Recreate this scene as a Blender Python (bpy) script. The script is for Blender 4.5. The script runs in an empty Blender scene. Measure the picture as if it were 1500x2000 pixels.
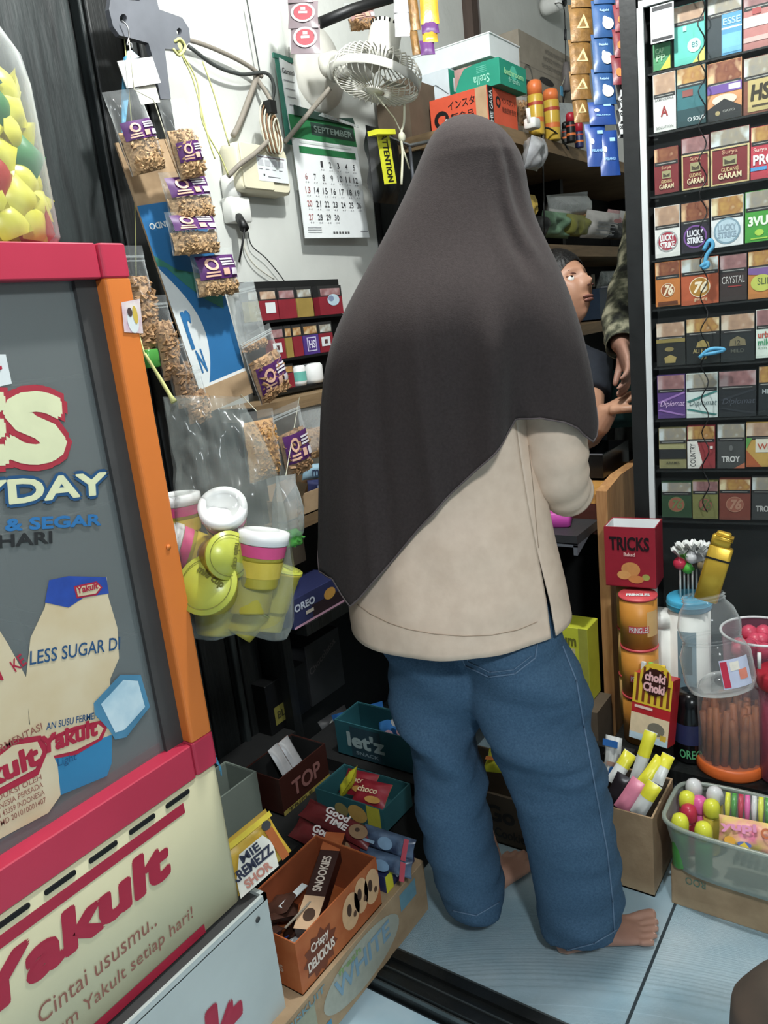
import bpy, bmesh, math, random
from math import sin, cos, pi, radians, sqrt
from mathutils import Vector as V, Matrix, noise
from mathutils.bvhtree import BVHTree
random.seed(11)
SC = bpy.context.scene
COL = SC.collection

# ---------------------------------------------------------------- camera (phone held at chest height, pitched down, slightly rolled)
FPX, YAW, PITCH, ROLL, CAMH = 1510.0, 35.9, 13.9, -6.36, 1.27
_y, _p, _r = radians(YAW), radians(PITCH), radians(ROLL)
FW = V((cos(_y)*cos(_p), sin(_y)*cos(_p), -sin(_p)))
_rt0 = V((sin(_y), -cos(_y), 0)); _up0 = _rt0.cross(FW)
RT = _rt0*cos(_r) + _up0*sin(_r); UP = _up0*cos(_r) - _rt0*sin(_r)
CAM = V((0, 0, CAMH))
cd = bpy.data.cameras.new('camera'); cam = bpy.data.objects.new('camera', cd); COL.objects.link(cam)
cd.sensor_fit = 'VERTICAL'; cd.sensor_height = 36.0; cd.lens = 36.0*FPX/2000.0
cd.clip_start = 0.02; cd.clip_end = 60
cam.matrix_world = Matrix(((RT.x, UP.x, -FW.x, CAM.x), (RT.y, UP.y, -FW.y, CAM.y), (RT.z, UP.z, -FW.z, CAM.z), (0, 0, 0, 1)))
SC.camera = cam

# ---------------------------------------------------------------- world, lamps, exposure
w = bpy.data.worlds.new('night_street'); SC.world = w; w.use_nodes = True
w.node_tree.nodes['Background'].inputs[0].default_value = (0.60, 0.72, 0.78, 1)
w.node_tree.nodes['Background'].inputs[1].default_value = 0.34
SC.view_settings.view_transform = 'Standard'; SC.view_settings.look = 'None'
SC.view_settings.exposure = 0.14; SC.view_settings.gamma = 1.0; SC.view_settings.use_curve_mapping = False
def lamp(name, loc, power, radius, col):
    l = bpy.data.lights.new(name, 'POINT'); l.energy = power; l.shadow_soft_size = radius; l.color = col
    o = bpy.data.objects.new(name, l); o.location = loc; COL.objects.link(o); return o
BULB = V((1.14, 0.52, 2.58))
FILL_POS = V((-0.45, -0.75, 2.40))
lamp('shop_bulb_light', BULB - V((0, 0, .10)), 86.0, 0.035, (0.98, 1.0, 0.98))
lamp('added_fill_light', FILL_POS - V((0, 0, .10)), 110.0, 0.10, (0.90, 0.97, 1.0))  # added fill light, unseen behind the camera, brightens the fronts

# ---------------------------------------------------------------- helpers: rays, materials, mesh builder
def ray(px, py): return FW*FPX + RT*(px-750) - UP*(py-1000)
def at(px, py, x=None, y=None, z=None, d=None, pl=None):
    """the point of the place seen at pixel (px,py): on the plane x=, y=, z=, at depth d, or on plane pl=(point, normal)"""
    r = ray(px, py)
    if d is not None: return CAM + r*(d/FPX)
    if pl is not None: return CAM + r*((pl[0]-CAM).dot(pl[1])/r.dot(pl[1]))
    k = 0 if x is not None else 1 if y is not None else 2
    return CAM + r*(((x, y, z)[k]-CAM[k])/r[k])

def lin(c):
    g = .3*c[0]+.59*c[1]+.11*c[2]; c = [v+(g-v)*.12 for v in c]                    # the phone's muted colours
    return tuple(((v/255.0)/12.92 if v/255.0 <= 0.04045 else ((v/255.0+0.055)/1.055)**2.4) for v in c)
MATS = {}
def mat(key, col=(128, 128, 128), rough=0.55, var=0.10, scale=25.0, bump=0.0, bscale=None, metal=0.0, spec=0.4, col2=None, stretch=None, emit=0.0, sheen=0.0, kind='noise', detail=4.0, trans=0.0, alpha=1.0):
    if key in MATS: return MATS[key]
    m = bpy.data.materials.new(key); m.use_nodes = True; nt = m.node_tree; N = nt.nodes; L = nt.links
    b = N['Principled BSDF']; MATS[key] = m
    c = lin(col)
    b.inputs['Roughness'].default_value = rough; b.inputs['Metallic'].default_value = metal
    b.inputs['Specular IOR Level'].default_value = spec
    if sheen: b.inputs['Sheen Weight'].default_value = sheen
    if trans: b.inputs['Transmission Weight'].default_value = trans
    if alpha < 1: b.inputs['Alpha'].default_value = alpha
    tc = N.new('ShaderNodeTexCoord'); mp = N.new('ShaderNodeMapping'); L.new(tc.outputs['Object'], mp.inputs['Vector'])
    if stretch: mp.inputs['Scale'].default_value = stretch
    if kind == 'wood':
        tx = N.new('ShaderNodeTexNoise'); tx.inputs['Scale'].default_value = scale; tx.inputs['Detail'].default_value = 6; tx.inputs['Distortion'].default_value = 1.2
    elif kind == 'voronoi':
        tx = N.new('ShaderNodeTexVoronoi'); tx.inputs['Scale'].default_value = scale
    else:
        tx = N.new('ShaderNodeTexNoise'); tx.inputs['Scale'].default_value = scale; tx.inputs['Detail'].default_value = detail
    L.new(mp.outputs[0], tx.inputs['Vector'])
    rp = N.new('ShaderNodeValToRGB')
    c2 = lin(col2) if col2 else tuple(min(1, v*(1+var)+0.004*var) for v in c)
    c1 = c if col2 else tuple(v*(1-var) for v in c)
    rp.color_ramp.elements[0].position = 0.32; rp.color_ramp.elements[1].position = 0.68
    rp.color_ramp.elements[0].color = (*c1, 1); rp.color_ramp.elements[1].color = (*c2, 1)
    L.new(tx.outputs['Color' if kind == 'voronoi' else 0], rp.inputs[0]); L.new(rp.outputs[0], b.inputs['Base Color'])
    if emit: L.new(rp.outputs[0], b.inputs['Emission Color']); b.inputs['Emission Strength'].default_value = emit
    if bump:
        bp = N.new('ShaderNodeBump'); bp.inputs['Strength'].default_value = bump; bp.inputs['Distance'].default_value = 0.01
        t2 = N.new('ShaderNodeTexNoise'); t2.inputs['Scale'].default_value = bscale or scale*3; t2.inputs['Detail'].default_value = 5
        L.new(mp.outputs[0], t2.inputs['Vector']); L.new(t2.outputs[0], bp.inputs['Height']); L.new(bp.outputs[0], b.inputs['Normal'])
    return m
def film(key, body=0.05, fres=1.1, tint=(235, 240, 240), rough=0.14, bump=0.22, bscale=18.0, gloss=0.9):
    """thin clear plastic: mostly see-through, with a milky body and crinkled sheen"""
    if key in MATS: return MATS[key]
    m = bpy.data.materials.new(key); m.use_nodes = True; nt = m.node_tree; N = nt.nodes; L = nt.links; MATS[key] = m
    out = N['Material Output']; b = N['Principled BSDF']
    b.inputs['Base Color'].default_value = (*lin(tint), 1); b.inputs['Roughness'].default_value = rough; b.inputs['Specular IOR Level'].default_value = gloss
    tr = N.new('ShaderNodeBsdfTransparent'); tr.inputs[0].default_value = (0.97, 0.975, 0.97, 1)
    fr = N.new('ShaderNodeLayerWeight'); pw = N.new('ShaderNodeMath'); pw.operation = 'POWER'; pw.inputs[1].default_value = 3.5
    t2 = N.new('ShaderNodeTexNoise'); t2.inputs['Scale'].default_value = bscale; t2.inputs['Detail'].default_value = 3; t2.inputs['Distortion'].default_value = 0.8
    tc = N.new('ShaderNodeTexCoord'); L.new(tc.outputs['Object'], t2.inputs['Vector'])
    bp = N.new('ShaderNodeBump'); bp.inputs['Strength'].default_value = bump; bp.inputs['Distance'].default_value = 0.02
    L.new(t2.outputs[0], bp.inputs['Height']); L.new(bp.outputs[0], b.inputs['Normal']); L.new(bp.outputs[0], fr.inputs['Normal'])
    ma = N.new('ShaderNodeMath'); ma.operation = 'MULTIPLY_ADD'; ma.inputs[1].default_value = fres; ma.inputs[2].default_value = body; ma.use_clamp = True
    L.new(fr.outputs['Facing'], pw.inputs[0]); L.new(pw.outputs[0], ma.inputs[0])
    mx = N.new('ShaderNodeMixShader'); L.new(ma.outputs[0], mx.inputs[0]); L.new(tr.outputs[0], mx.inputs[1]); L.new(b.outputs[0], mx.inputs[2]); L.new(mx.outputs[0], out.inputs[0])
    return m
def M(k):
    if isinstance(k, str):
        if k not in MATS:
            if k.startswith('c'):           # 'cRRGGBB': a flat printing ink
                return mat(k, tuple(int(k[i:i+2], 16) for i in (1, 3, 5)), 0.5, 0.06, 60)
            raise KeyError(k)
        return MATS[k]
    return k
def ink(r, g, b): return 'c%02x%02x%02x' % (r, g, b)

def fr(o, ux, uy):
    ux = V(ux).normalized(); uz = ux.cross(V(uy)).normalized(); uy = uz.cross(ux); o = V(o)
    return Matrix(((ux.x, uy.x, uz.x, o.x), (ux.y, uy.y, uz.y, o.y), (ux.z, uy.z, uz.z, o.z), (0, 0, 0, 1)))
_TX = {}
def text_geo(s, bold=0.0):
    k = (s, bold)
    if k not in _TX:
        cu = bpy.data.curves.new('t', 'FONT'); cu.body = s; cu.offset = bold; cu.resolution_u = 3; cu.fill_mode = 'FRONT'
        o = bpy.data.objects.new('t', cu); me = bpy.data.meshes.new_from_object(o)
        vs = [(v.co.x, v.co.y) for v in me.vertices]; fs = [tuple(p.vertices) for p in me.polygons]
        bpy.data.meshes.remove(me); bpy.data.objects.remove(o); bpy.data.curves.remove(cu)
        if not vs: vs = [(0, 0), (1, 0), (0, 1)]; fs = []
        x0 = min(v[0] for v in vs); x1 = max(v[0] for v in vs); y0 = min(v[1] for v in vs); y1 = max(v[1] for v in vs)
        _TX[k] = ([((a-x0)/max(x1-x0, 1e-6), (b-y0)/max(y1-y0, 1e-6)) for a, b in vs], fs, (x1-x0)/max(y1-y0, 1e-6))
    return _TX[k]
class MB:
    def __init__(s): s.v = []; s.f = []; s.m = []; s.mats = []; s.s = []
    def mi(s, m):
        m = M(m)
        if m not in s.mats: s.mats.append(m)
        return s.mats.index(m)
    def add(s, vs, fs, m, smooth=False, X=None):
        o = len(s.v); s.v += [tuple(X @ V(p)) for p in vs] if X is not None else [tuple(p) for p in vs]
        i = s.mi(m)
        for f in fs: s.f.append(tuple(a+o for a in f)); s.m.append(i); s.s.append(smooth)
        return s
    def box(s, c, d, m, X=None):
        x, y, z = d[0]/2, d[1]/2, d[2]/2
        vs = [(c[0]+i*x, c[1]+j*y, c[2]+k*z) for k in (-1, 1) for j in (-1, 1) for i in (-1, 1)]
        return s.add(vs, [(0, 2, 3, 1), (4, 5, 7, 6), (0, 1, 5, 4), (2, 6, 7, 3), (0, 4, 6, 2), (1, 3, 7, 5)], m, False, X)
    def rbox(s, c, d, r, m, X=None, n=3, axis=2, smooth=True):
        """box with rounded corners about an axis"""
        ax = [i for i in (0, 1, 2) if i != axis]; a, b = d[ax[0]]/2, d[ax[1]]/2; r = min(r, a*.99, b*.99); h = d[axis]/2; ring = []
        for q, (sx, sy) in enumerate(((1, 1), (-1, 1), (-1, -1), (1, -1))):
            for k in range(n+1):
                t = pi/2*(q + k/n); ring.append((sx*(a-r)+r*cos(t), sy*(b-r)+r*sin(t)))
        e = min(r*.4, h*.5); vs = []
        for zz, sh in ((-h, e), (-h+e, 0), (h-e, 0), (h, e)):
            for (p, q) in ring:
                w3 = [0, 0, 0]; w3[ax[0]] = c[ax[0]]+p*(1-sh/max(a, 1e-6)); w3[ax[1]] = c[ax[1]]+q*(1-sh/max(b, 1e-6)); w3[axis] = c[axis]+zz; vs.append(w3)
        k = len(ring); fs = []
        flip = axis == 1
        for j in range(3):
            for i in range(k):
                q = (j*k+i, j*k+(i+1) % k, (j+1)*k+(i+1) % k, (j+1)*k+i); fs.append(q[::-1] if flip else q)
        top = tuple(range(3*k, 4*k)); bot = tuple(range(k-1, -1, -1))
        if flip: top, bot = top[::-1], bot[::-1]
        s.add(vs, fs, m, smooth, X); s.add([vs[i] for i in range(3*k, 4*k)], [tuple(range(k))[::-1] if flip else tuple(range(k))], m, False, X)
        return s.add([vs[i] for i in range(k)], [tuple(range(k)) if flip else tuple(range(k-1, -1, -1))], m, False, X)
    def tube(s, pts, r, m, n=8, X=None, cap=True, smooth=True):
        pts = [V(p) for p in pts]; k = len(pts); rs = r if isinstance(r, (list, tuple)) else [r]*k
        vs = []; prev = None
        for i, p in enumerate(pts):
            t = (pts[min(i+1, k-1)]-pts[max(i-1, 0)]).normalized()
            if prev is None: prev = t.orthogonal().normalized()
            a = (prev - t*prev.dot(t)); a = a.normalized() if a.length > 1e-6 else t.orthogonal().normalized(); prev = a; b = t.cross(a)
            vs += [p + (a*cos(2*pi*j/n)+b*sin(2*pi*j/n))*rs[i] for j in range(n)]
        fs = [(i*n+j, i*n+(j+1) % n, (i+1)*n+(j+1) % n, (i+1)*n+j) for i in range(k-1) for j in range(n)]
        if cap: fs += [tuple(range(n))[::-1], tuple(range((k-1)*n, k*n))]
        return s.add(vs, fs, m, smooth, X)
    def lathe(s, prof, m, n=24, X=None, smooth=True, cap=True, sy=1.0, a0=0.0):
        vs = [(r*cos(2*pi*j/n+a0), sy*r*sin(2*pi*j/n+a0), z) for r, z in prof for j in range(n)]; k = len(prof)
        fs = [(i*n+j, i*n+(j+1) % n, (i+1)*n+(j+1) % n, (i+1)*n+j) for i in range(k-1) for j in range(n)]
        if cap:
            if prof[0][0] > 1e-5: fs.append(tuple(range(n))[::-1])
            if prof[-1][0] > 1e-5: fs.append(tuple(range((k-1)*n, k*n)))
        return s.add(vs, fs, m, smooth, X)
    def ball(s, c, r, m, n=12, k=8, X=None):
        r = r if isinstance(r, (tuple, list)) else (r, r, r)
        vs = [(c[0]+r[0]*sin(pi*i/k)*cos(2*pi*j/n), c[1]+r[1]*sin(pi*i/k)*sin(2*pi*j/n), c[2]+r[2]*cos(pi*i/k)) for i in range(k+1) for j in range(n)]
        fs = [(i*n+j, (i+1)*n+j, (i+1)*n+(j+1) % n, i*n+(j+1) % n) for i in range(k) for j in range(n)]
        return s.add(vs, fs, m, True, X)
    def grid(s, fn, nu, nv, m, X=None, smooth=True, closed=False):
        vs = [fn(i/nu, j/nv) for j in range(nv+1) for i in range(nu if closed else nu+1)]; k = nu if closed else nu+1
        fs = [(j*k+i, j*k+(i+1) % k, (j+1)*k+(i+1) % k, (j+1)*k+i) for j in range(nv) for i in range(nu)]
        return s.add(vs, fs, m, smooth, X)
    # flat print on a face: X is the face frame (x right, y up, z out of the face), c = lift off the face
    def rect(s, x0, y0, x1, y1, m, X=None, c=.0006): return s.add([(x0, y0, c), (x1, y0, c), (x1, y1, c), (x0, y1, c)], [(0, 1, 2, 3)], m, False, X)
    def ell(s, cx, cy, rx, ry, m, X=None, c=.0006, n=24, rot=0.0):
        vs = []
        for i in range(n):
            a, b = rx*cos(2*pi*i/n), ry*sin(2*pi*i/n); vs.append((cx+a*cos(rot)-b*sin(rot), cy+a*sin(rot)+b*cos(rot), c))
        return s.add(vs, [tuple(range(n))], m, False, X)
    def ring(s, cx, cy, r0, r1, m, X=None, c=.0006, n=28, sy=1.0):
        vs = [(cx+r*cos(2*pi*i/n), cy+sy*r*sin(2*pi*i/n), c) for r in (r0, r1) for i in range(n)]
        return s.add(vs, [(i, n+i, n+(i+1) % n, (i+1) % n) for i in range(n)], m, False, X)
    def poly(s, pts, m, X=None, c=.0006): return s.add([(p[0], p[1], c) for p in pts], [tuple(range(len(pts)))], m, False, X)
    def text(s, t, x, y, w, h, m, X=None, c=.0012, bold=0.02, rot=0.0, shear=0.0, up=False, fit=True):
        """lettering whose box starts at (x,y), w wide and h tall"""
        vs, fs, asp = text_geo(t, min(bold, .014))
        if not fs: return s
        if w is None: w = h*asp
        e = max(0, bold-.014)*h*1.1                                    # heavier strokes: the outline laid down in eight shifted copies
        for k in range(9 if e > 0 else 1):
            ex, ey = (e*cos(k*pi/4), e*sin(k*pi/4)) if k < 8 and e > 0 else (0, 0); o = []
            for a, b in vs:
                p, q = a*w + shear*b*h + ex, b*h + ey
                if up: p, q = w-p, h-q
                o.append((x+p*cos(rot)-q*sin(rot), y+p*sin(rot)+q*cos(rot), c+k*.00005))
            s.add(o, fs, m, False, X)
        return s
    def prism(s, pts, h, m, X=None, c=0.0):
        n = len(pts); vs = [(p[0], p[1], c) for p in pts]+[(p[0], p[1], c+h) for p in pts]
        return s.add(vs, [tuple(range(n))[::-1], tuple(range(n, 2*n))]+[(i, (i+1) % n, n+(i+1) % n, n+i) for i in range(n)], m, False, X)
    def mesh(s, name, T=None):
        me = bpy.data.meshes.new(name); vs = s.v
        if T is not None: vs = [T @ V(p) for p in vs]
        me.from_pydata([tuple(p) for p in vs], [], s.f)
        for m in s.mats: me.materials.append(m)
        me.polygons.foreach_set('material_index', s.m); me.polygons.foreach_set('use_smooth', s.s); me.update()
        return me
def wmat(o):
    m = Matrix.Identity(4)
    while o is not None: m = o.matrix_basis @ m; o = o.parent
    return m
def tag(o, label=None, cat=None, group=None, kind=None):
    for k, v in (('label', label), ('category', cat), ('group', group), ('kind', kind)):
        if v: o[k] = v
    return o
def thing(name, label, cat, loc=(0, 0, 0), rotz=0.0, group=None, mx=None, kind=None):
    o = bpy.data.objects.new(name, None); COL.objects.link(o); o.empty_display_size = .05
    o.matrix_basis = mx.copy() if mx is not None else Matrix.Translation(V(loc)) @ Matrix.Rotation(rotz, 4, 'Z')
    return tag(o, label, cat, group, kind)
def obj(name, mb, parent=None, world=False, label=None, cat=None, group=None, kind=None):
    """links a builder as one mesh. With a parent: local coordinates, or world ones when world=True. Without: world coordinates, origin put at its base."""
    if parent is None:
        n = len(mb.v); xs = [p[0] for p in mb.v]; ys = [p[1] for p in mb.v]; zs = [p[2] for p in mb.v]
        o3 = V(((min(xs)+max(xs))/2, (min(ys)+max(ys))/2, min(zs))); me = mb.mesh(name, Matrix.Translation(-o3))
        o = bpy.data.objects.new(name, me); o.location = o3
    else:
        me = mb.mesh(name, wmat(parent).inverted() if world else None); o = bpy.data.objects.new(name, me); o.parent = parent
    COL.objects.link(o); return tag(o, label, cat, group, kind)
def struct(name, mb, parent=None, world=True): return obj(name, mb, parent, world, kind=None if parent else 'structure')
def dup(root, mx, label=None, group=None):
    r = root.copy(); COL.objects.link(r); r.matrix_basis = mx
    if label: r['label'] = label
    if group: r['group'] = group
    for ch in list(root.children):
        c = ch.copy(); COL.objects.link(c); c.parent = r
        for g in ch.children: d = g.copy(); COL.objects.link(d); d.parent = c
    return r
def lerp(tab, x):
    """piecewise-linear lookup in rows sorted by their first entry"""
    if x <= tab[0][0]: return tab[0][1:]
    for a, b in zip(tab, tab[1:]):
        if x <= b[0]:
            t = (x-a[0])/(b[0]-a[0]); return tuple(p+(q-p)*t for p, q in zip(a[1:], b[1:]))
    return tab[-1][1:]
def smooth_path(pts, n=6):
    """Catmull-Rom through 3-D points"""
    p = [V(q) for q in pts]; p = [p[0]*2-p[1]]+p+[p[-1]*2-p[-2]]; o = []
    for i in range(1, len(p)-2):
        for k in range(n):
            t = k/n; a, b, c, d = p[i-1], p[i], p[i+1], p[i+2]
            o.append(.5*((2*b)+(c-a)*t+(2*a-5*b+4*c-d)*t*t+(3*b-3*c+d-a)*t*t*t))
    return o+[p[-2]]
def remesh(mb, voxel, smooth=4):
    """fuse overlapping closed shells into one continuous surface"""
    me = mb.mesh('fuse'); o = bpy.data.objects.new('fuse', me); COL.objects.link(o)
    r = o.modifiers.new('r', 'REMESH'); r.mode = 'VOXEL'; r.voxel_size = voxel; r.use_smooth_shade = True
    if smooth: q = o.modifiers.new('s', 'SMOOTH'); q.iterations = smooth; q.factor = .5
    dg = bpy.context.evaluated_depsgraph_get(); dg.update()
    e = bpy.data.meshes.new_from_object(o.evaluated_get(dg))
    nb = MB(); nb.mats = list(mb.mats); nb.v = [tuple(v.co) for v in e.vertices]; nb.f = [tuple(p.vertices) for p in e.polygons]
    nb.m = [0]*len(nb.f); nb.s = [True]*len(nb.f)
    bpy.data.objects.remove(o); bpy.data.meshes.remove(e); bpy.data.meshes.remove(me); return nb
def bvh(mb): return BVHTree.FromPolygons([V(p) for p in mb.v], mb.f)
def drape(tree, pix, off=.002):
    """points of a surface met by the lines of sight through pix, lifted off along the normal"""
    o = []
    for p in pix:
        h = tree.ray_cast(CAM, ray(*p).normalized())
        if h[0] is not None:
            nn = h[1] if h[1].dot(CAM-h[0]) > 0 else -h[1]; o.append(h[0]+nn*off)
    return o
def face(sx, sy, sz, side):
    """frame of one face of a box standing on z=0, centred in x and y"""
    if side == 'xm': return fr((-sx/2, sy/2, 0), (0, -1, 0), (0, 0, 1))
    if side == 'ym': return fr((-sx/2, -sy/2, 0), (1, 0, 0), (0, 0, 1))
    if side == 'xp': return fr((sx/2, -sy/2, 0), (0, 1, 0), (0, 0, 1))
    return fr((-sx/2, sy/2, sz), (0, -1, 0), (1, 0, 0))
def open_box(sx, sy, sz, t, mo, mi=None, mb=None, wob=0.0):
    """an open-topped carton: floor and four standing panels"""
    b = mb or MB(); mi = mi or mo
    b.box((0, 0, t/2), (sx, sy, t), mo)
    for i in (-1, 1):
        b.box((i*(sx/2-t/2), 0, sz/2), (t, sy, sz), mo); b.box((0, i*(sy/2-t/2), sz/2), (sx-2*t, t, sz), mo)
        b.box((i*(sx/2-t-.0004), 0, sz/2), (.0008, sy-2*t, sz-.004), mi); b.box((0, i*(sy/2-t-.0004), sz/2), (sx-2*t, .0008, sz-.004), mi)
    return b
# ================================================================= materials
mat('wall_white', (206, 208, 202), .75, .07, 3.0, .12, 40, col2=(188, 190, 184))
mat('ceil_white', (190, 190, 186), .8, .05, 4)
mat('grout', (40, 52, 58), .8); mat('tile_blue', (170, 210, 228), .28, .1, 5.5, .02, 30, col2=(214, 236, 245), spec=.5, detail=7)
mat('ground', (110, 112, 110), .9, .15, 8)
mat('black_rail', (22, 24, 24), .35, .2, 30, .1, spec=.5); mat('rail_line', (90, 96, 96), .35, .1, metal=.6)
mat('dark_wood', (16, 20, 21), .55, .5, 9, .5, 14, col2=(46, 53, 53), stretch=(2.2, 2.2, .35), kind='wood', spec=.35)
mat('dark_wood_flat', (18, 21, 21), .5, .3, 9, .2, 30, stretch=(4, 4, .3), kind='wood')
mat('shelf_wood', (138, 112, 78), .6, .2, 14, .12, 40, col2=(112, 88, 60), stretch=(.3, .3, 3), kind='wood')
mat('desk_wood', (196, 142, 66), .45, .2, 16, .1, 40, col2=(164, 108, 48), stretch=(.4, 3, 3), kind='wood', spec=.4)
mat('desk_edge', (190, 140, 86), .55, .2, 16, .1, 40, col2=(160, 108, 62), stretch=(3, 3, .4), kind='wood')
mat('desk_red', (74, 34, 24), .5, .2, 12, stretch=(.5, .5, 4), kind='wood')
mat('brown_wood', (70, 56, 48), .6, .2, 12, .1, stretch=(3, 3, .4), kind='wood')
mat('grey_paint', (112, 106, 104), .6, .1)
mat('black', (14, 15, 16), .45, .2); mat('black_matt', (12, 13, 13), .85, .2); mat('black_gloss', (16, 17, 19), .2, .2)
mat('charcoal', (46, 47, 49), .5, .15); mat('white_plastic', (222, 222, 216), .35, .04); mat('off_white', (205, 202, 188), .4, .06)
mat('cream_plastic', (214, 207, 178), .4, .05, 8); mat('grey_metal', (104, 107, 114), .45, .12, 14, .05, 60, metal=.2)
mat('card', (178, 148, 112), .8, .1, 20, .08, 80, col2=(160, 130, 96)); mat('card_grey', (150, 140, 124), .8, .1, 20, .08, 80)
mat('card_dark', (92, 78, 62), .8, .1, 20, .08, 80)
mat('white_card', (210, 216, 216), .6, .04); mat('paper', (226, 230, 230), .7, .03)
mat('string', (196, 194, 170), .8, .1); mat('raffia_yellow', (196, 196, 120), .7, .1); mat('raffia_blue', (70, 150, 190), .6, .15)
mat('steel', (150, 150, 150), .3, .1, metal=.9)
film('film'); film('film_milky', .28, 1.1, (205, 212, 212), .18, .5, 14); film('film_bag', .12, 1.1, (205, 212, 208), .14, .6, 11)
film('jar_plastic', .10, 1.1, (225, 230, 230), .08, .15, 6); film('pane', .01, .5, (160, 170, 170), .16, .0, 3, .6); film('fridge_pane', .62, .5, (120, 127, 127), .12, .05, 3, .7)
film('tub_plastic', .55, 1.0, (160, 172, 160), .3, .1, 6)

# ================================================================= the setting
WY = 1.5                                            # plane of the long wall
b = MB()
b.box((2.85, 0.0, -.012), (3.66, 3.0, .024), 'grout'); b.box((2.85, 0.0, -.10), (3.66, 3.0, .15), 'ground')
floor = struct('floor', b)
GX, GY, TS = 1.045, .387, .6
def tile_mesh(w2, d2):
    q = MB(); e = .0018
    q.add([(0, 0, 0), (w2, 0, 0), (w2, d2, 0), (0, d2, 0), (e, e, .007), (w2-e, e, .007), (w2-e, d2-e, .007), (e, d2-e, .007)], [(4, 5, 6, 7), (0, 1, 5, 4), (1, 2, 6, 5), (2, 3, 7, 6), (3, 0, 4, 7)], 'tile_blue'); return q
tme = None
for i in range(6):
    for j in range(-3, 2):
        x0, y0 = GX+i*TS+.0012, GY+j*TS+.0012; x1 = min(x0+TS-.0024, 4.65); y1 = min(y0+TS-.0024, WY-.01)
        if x0 > 4.55 or y0 > WY-.05 or y0 < -1.6: continue
        full = abs(x1-x0-TS+.0024) < 1e-4 and abs(y1-y0-TS+.0024) < 1e-4
        if full:
            tme = tme or tile_mesh(TS-.0024, TS-.0024).mesh('tile'); o = bpy.data.objects.new('tile', tme)
        else: o = bpy.data.objects.new('tile', tile_mesh(x1-x0, y1-y0).mesh('tile'))
        o.parent = floor; COL.objects.link(o); o.location = V((x0, y0, -.007)) - floor.location
b = MB(); b.box((-.6, 0, -.082), (3.13, 4.4, .1), 'grout'); porch = struct('floor_porch', b); porch['kind'] = 'structure'
for i in range(3):
    for j in range(-3, 3):
        o = bpy.data.objects.new('tile', tme); o.parent = porch; COL.objects.link(o); o.location = V((.962-.6*(i+1), GY+.3+j*TS+.003, -.033)) - porch.location
# sliding-door threshold: two black rails with a bright lip
b = MB(); b.box((1.0, 0, -.075), (.07, 3.0, .15), 'black_rail')
b.box((1.030, 0, .004), (.022, 3.0, .010), 'black_rail'); b.box((.976, 0, .004), (.016, 3.0, .010), 'black_rail')
b.box((1.044, 0, .002), (.004, 3.0, .012), 'rail_line'); b.box((.965, 0, -.004), (.003, 3.0, .010), 'rail_line'); b.box((1.0, 0, .001), (.003, 3.0, .004), 'rail_line')
struct('trim_1', b)
b = MB(); b.box((1.90, WY+.06, 1.3), (5.6, .12, 2.9), 'wall_white'); wall_left = struct('wall_left', b)
b = MB(); b.box((4.72, 0, 1.3), (.12, 3.3, 2.9), 'wall_white'); struct('wall_back', b)
b = MB(); b.box((2.85, -1.56, 1.3), (3.7, .12, 2.9), 'wall_white'); struct('wall_right', b)
b = MB(); b.box((2.85, 0, 2.79), (3.86, 3.3, .08), 'ceil_white'); struct('ceiling', b)
# black pilaster of the wall beside the door, a slim projecting edge
b = MB(); b.box((1.87, WY-.012, 2.15), (.10, .024, 1.0), 'wall_white'); b.box((1.935, WY-.010, 2.15), (.02, .02, 1.0), 'wall_white'); struct('trim_2', b)
p0 = at(912, 60, y=WY)
b = MB(); b.box((p0.x, WY-.02, 2.2), (.05, .04, 1.1), 'brown_wood'); b.box((p0.x+.045, WY-.014, 2.2), (.035, .028, 1.1), 'grey_paint'); struct('trim_3', b)
# black carved wooden door leaf folded back against the wall beside the fridge
door = thing('door_1', None, None, (1.02, 1.45, 0), kind='structure')
b = MB(); b.box((.0, .0, 1.3), (.60, .04, 2.7), 'dark_wood_flat'); obj('leaf', b, door)
for (x0, x1, dz, m) in ((-.30, -.165, .014, 'dark_wood_flat'), (-.155, -.128, .028, 'dark_wood'), (-.115, .075, .020, 'dark_wood'), (.09, .10, .03, 'dark_wood'), (.12, .20, .012, 'dark_wood_flat'), (.205, .222, .03, 'dark_wood'), (.235, .30, .022, 'dark_wood_flat')):
    b = MB(); b.rbox(((x0+x1)/2, -.02-dz/2, 1.3), (x1-x0, dz, 2.7), .006, m, smooth=False); obj('panel' if x1-x0 > .05 else 'moulding', b, door)
# shop bulb above the frame, plus a fill bulb added behind the camera
mat('lamp_glow', (255, 252, 244), .5, 0, emit=9.0)
for q, nm, lb in ((BULB, 'hanging_bulb', 'white bulb hanging from the shop ceiling above the customer'), (FILL_POS, 'added_fill_bulb', 'white fill bulb added out of view behind the camera')):
    t = thing(nm, lb, 'lamp', q)
    b = MB(); b.lathe([(.0, .0), (.012, .002), (.028, .025), (.033, .05), (.028, .075), (.016, .095)], 'lamp_glow', 20); obj('bulb', b, t)
    b = MB(); b.lathe([(.017, .09), (.019, .10), (.019, .14), (.008, .15)], 'white_plastic', 16); obj('socket', b, t)
    b = MB(); b.tube([(0, 0, .148), (0, 0, 2.75-q.z)], .004, 'black', 6); obj('cord', b, t)
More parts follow.
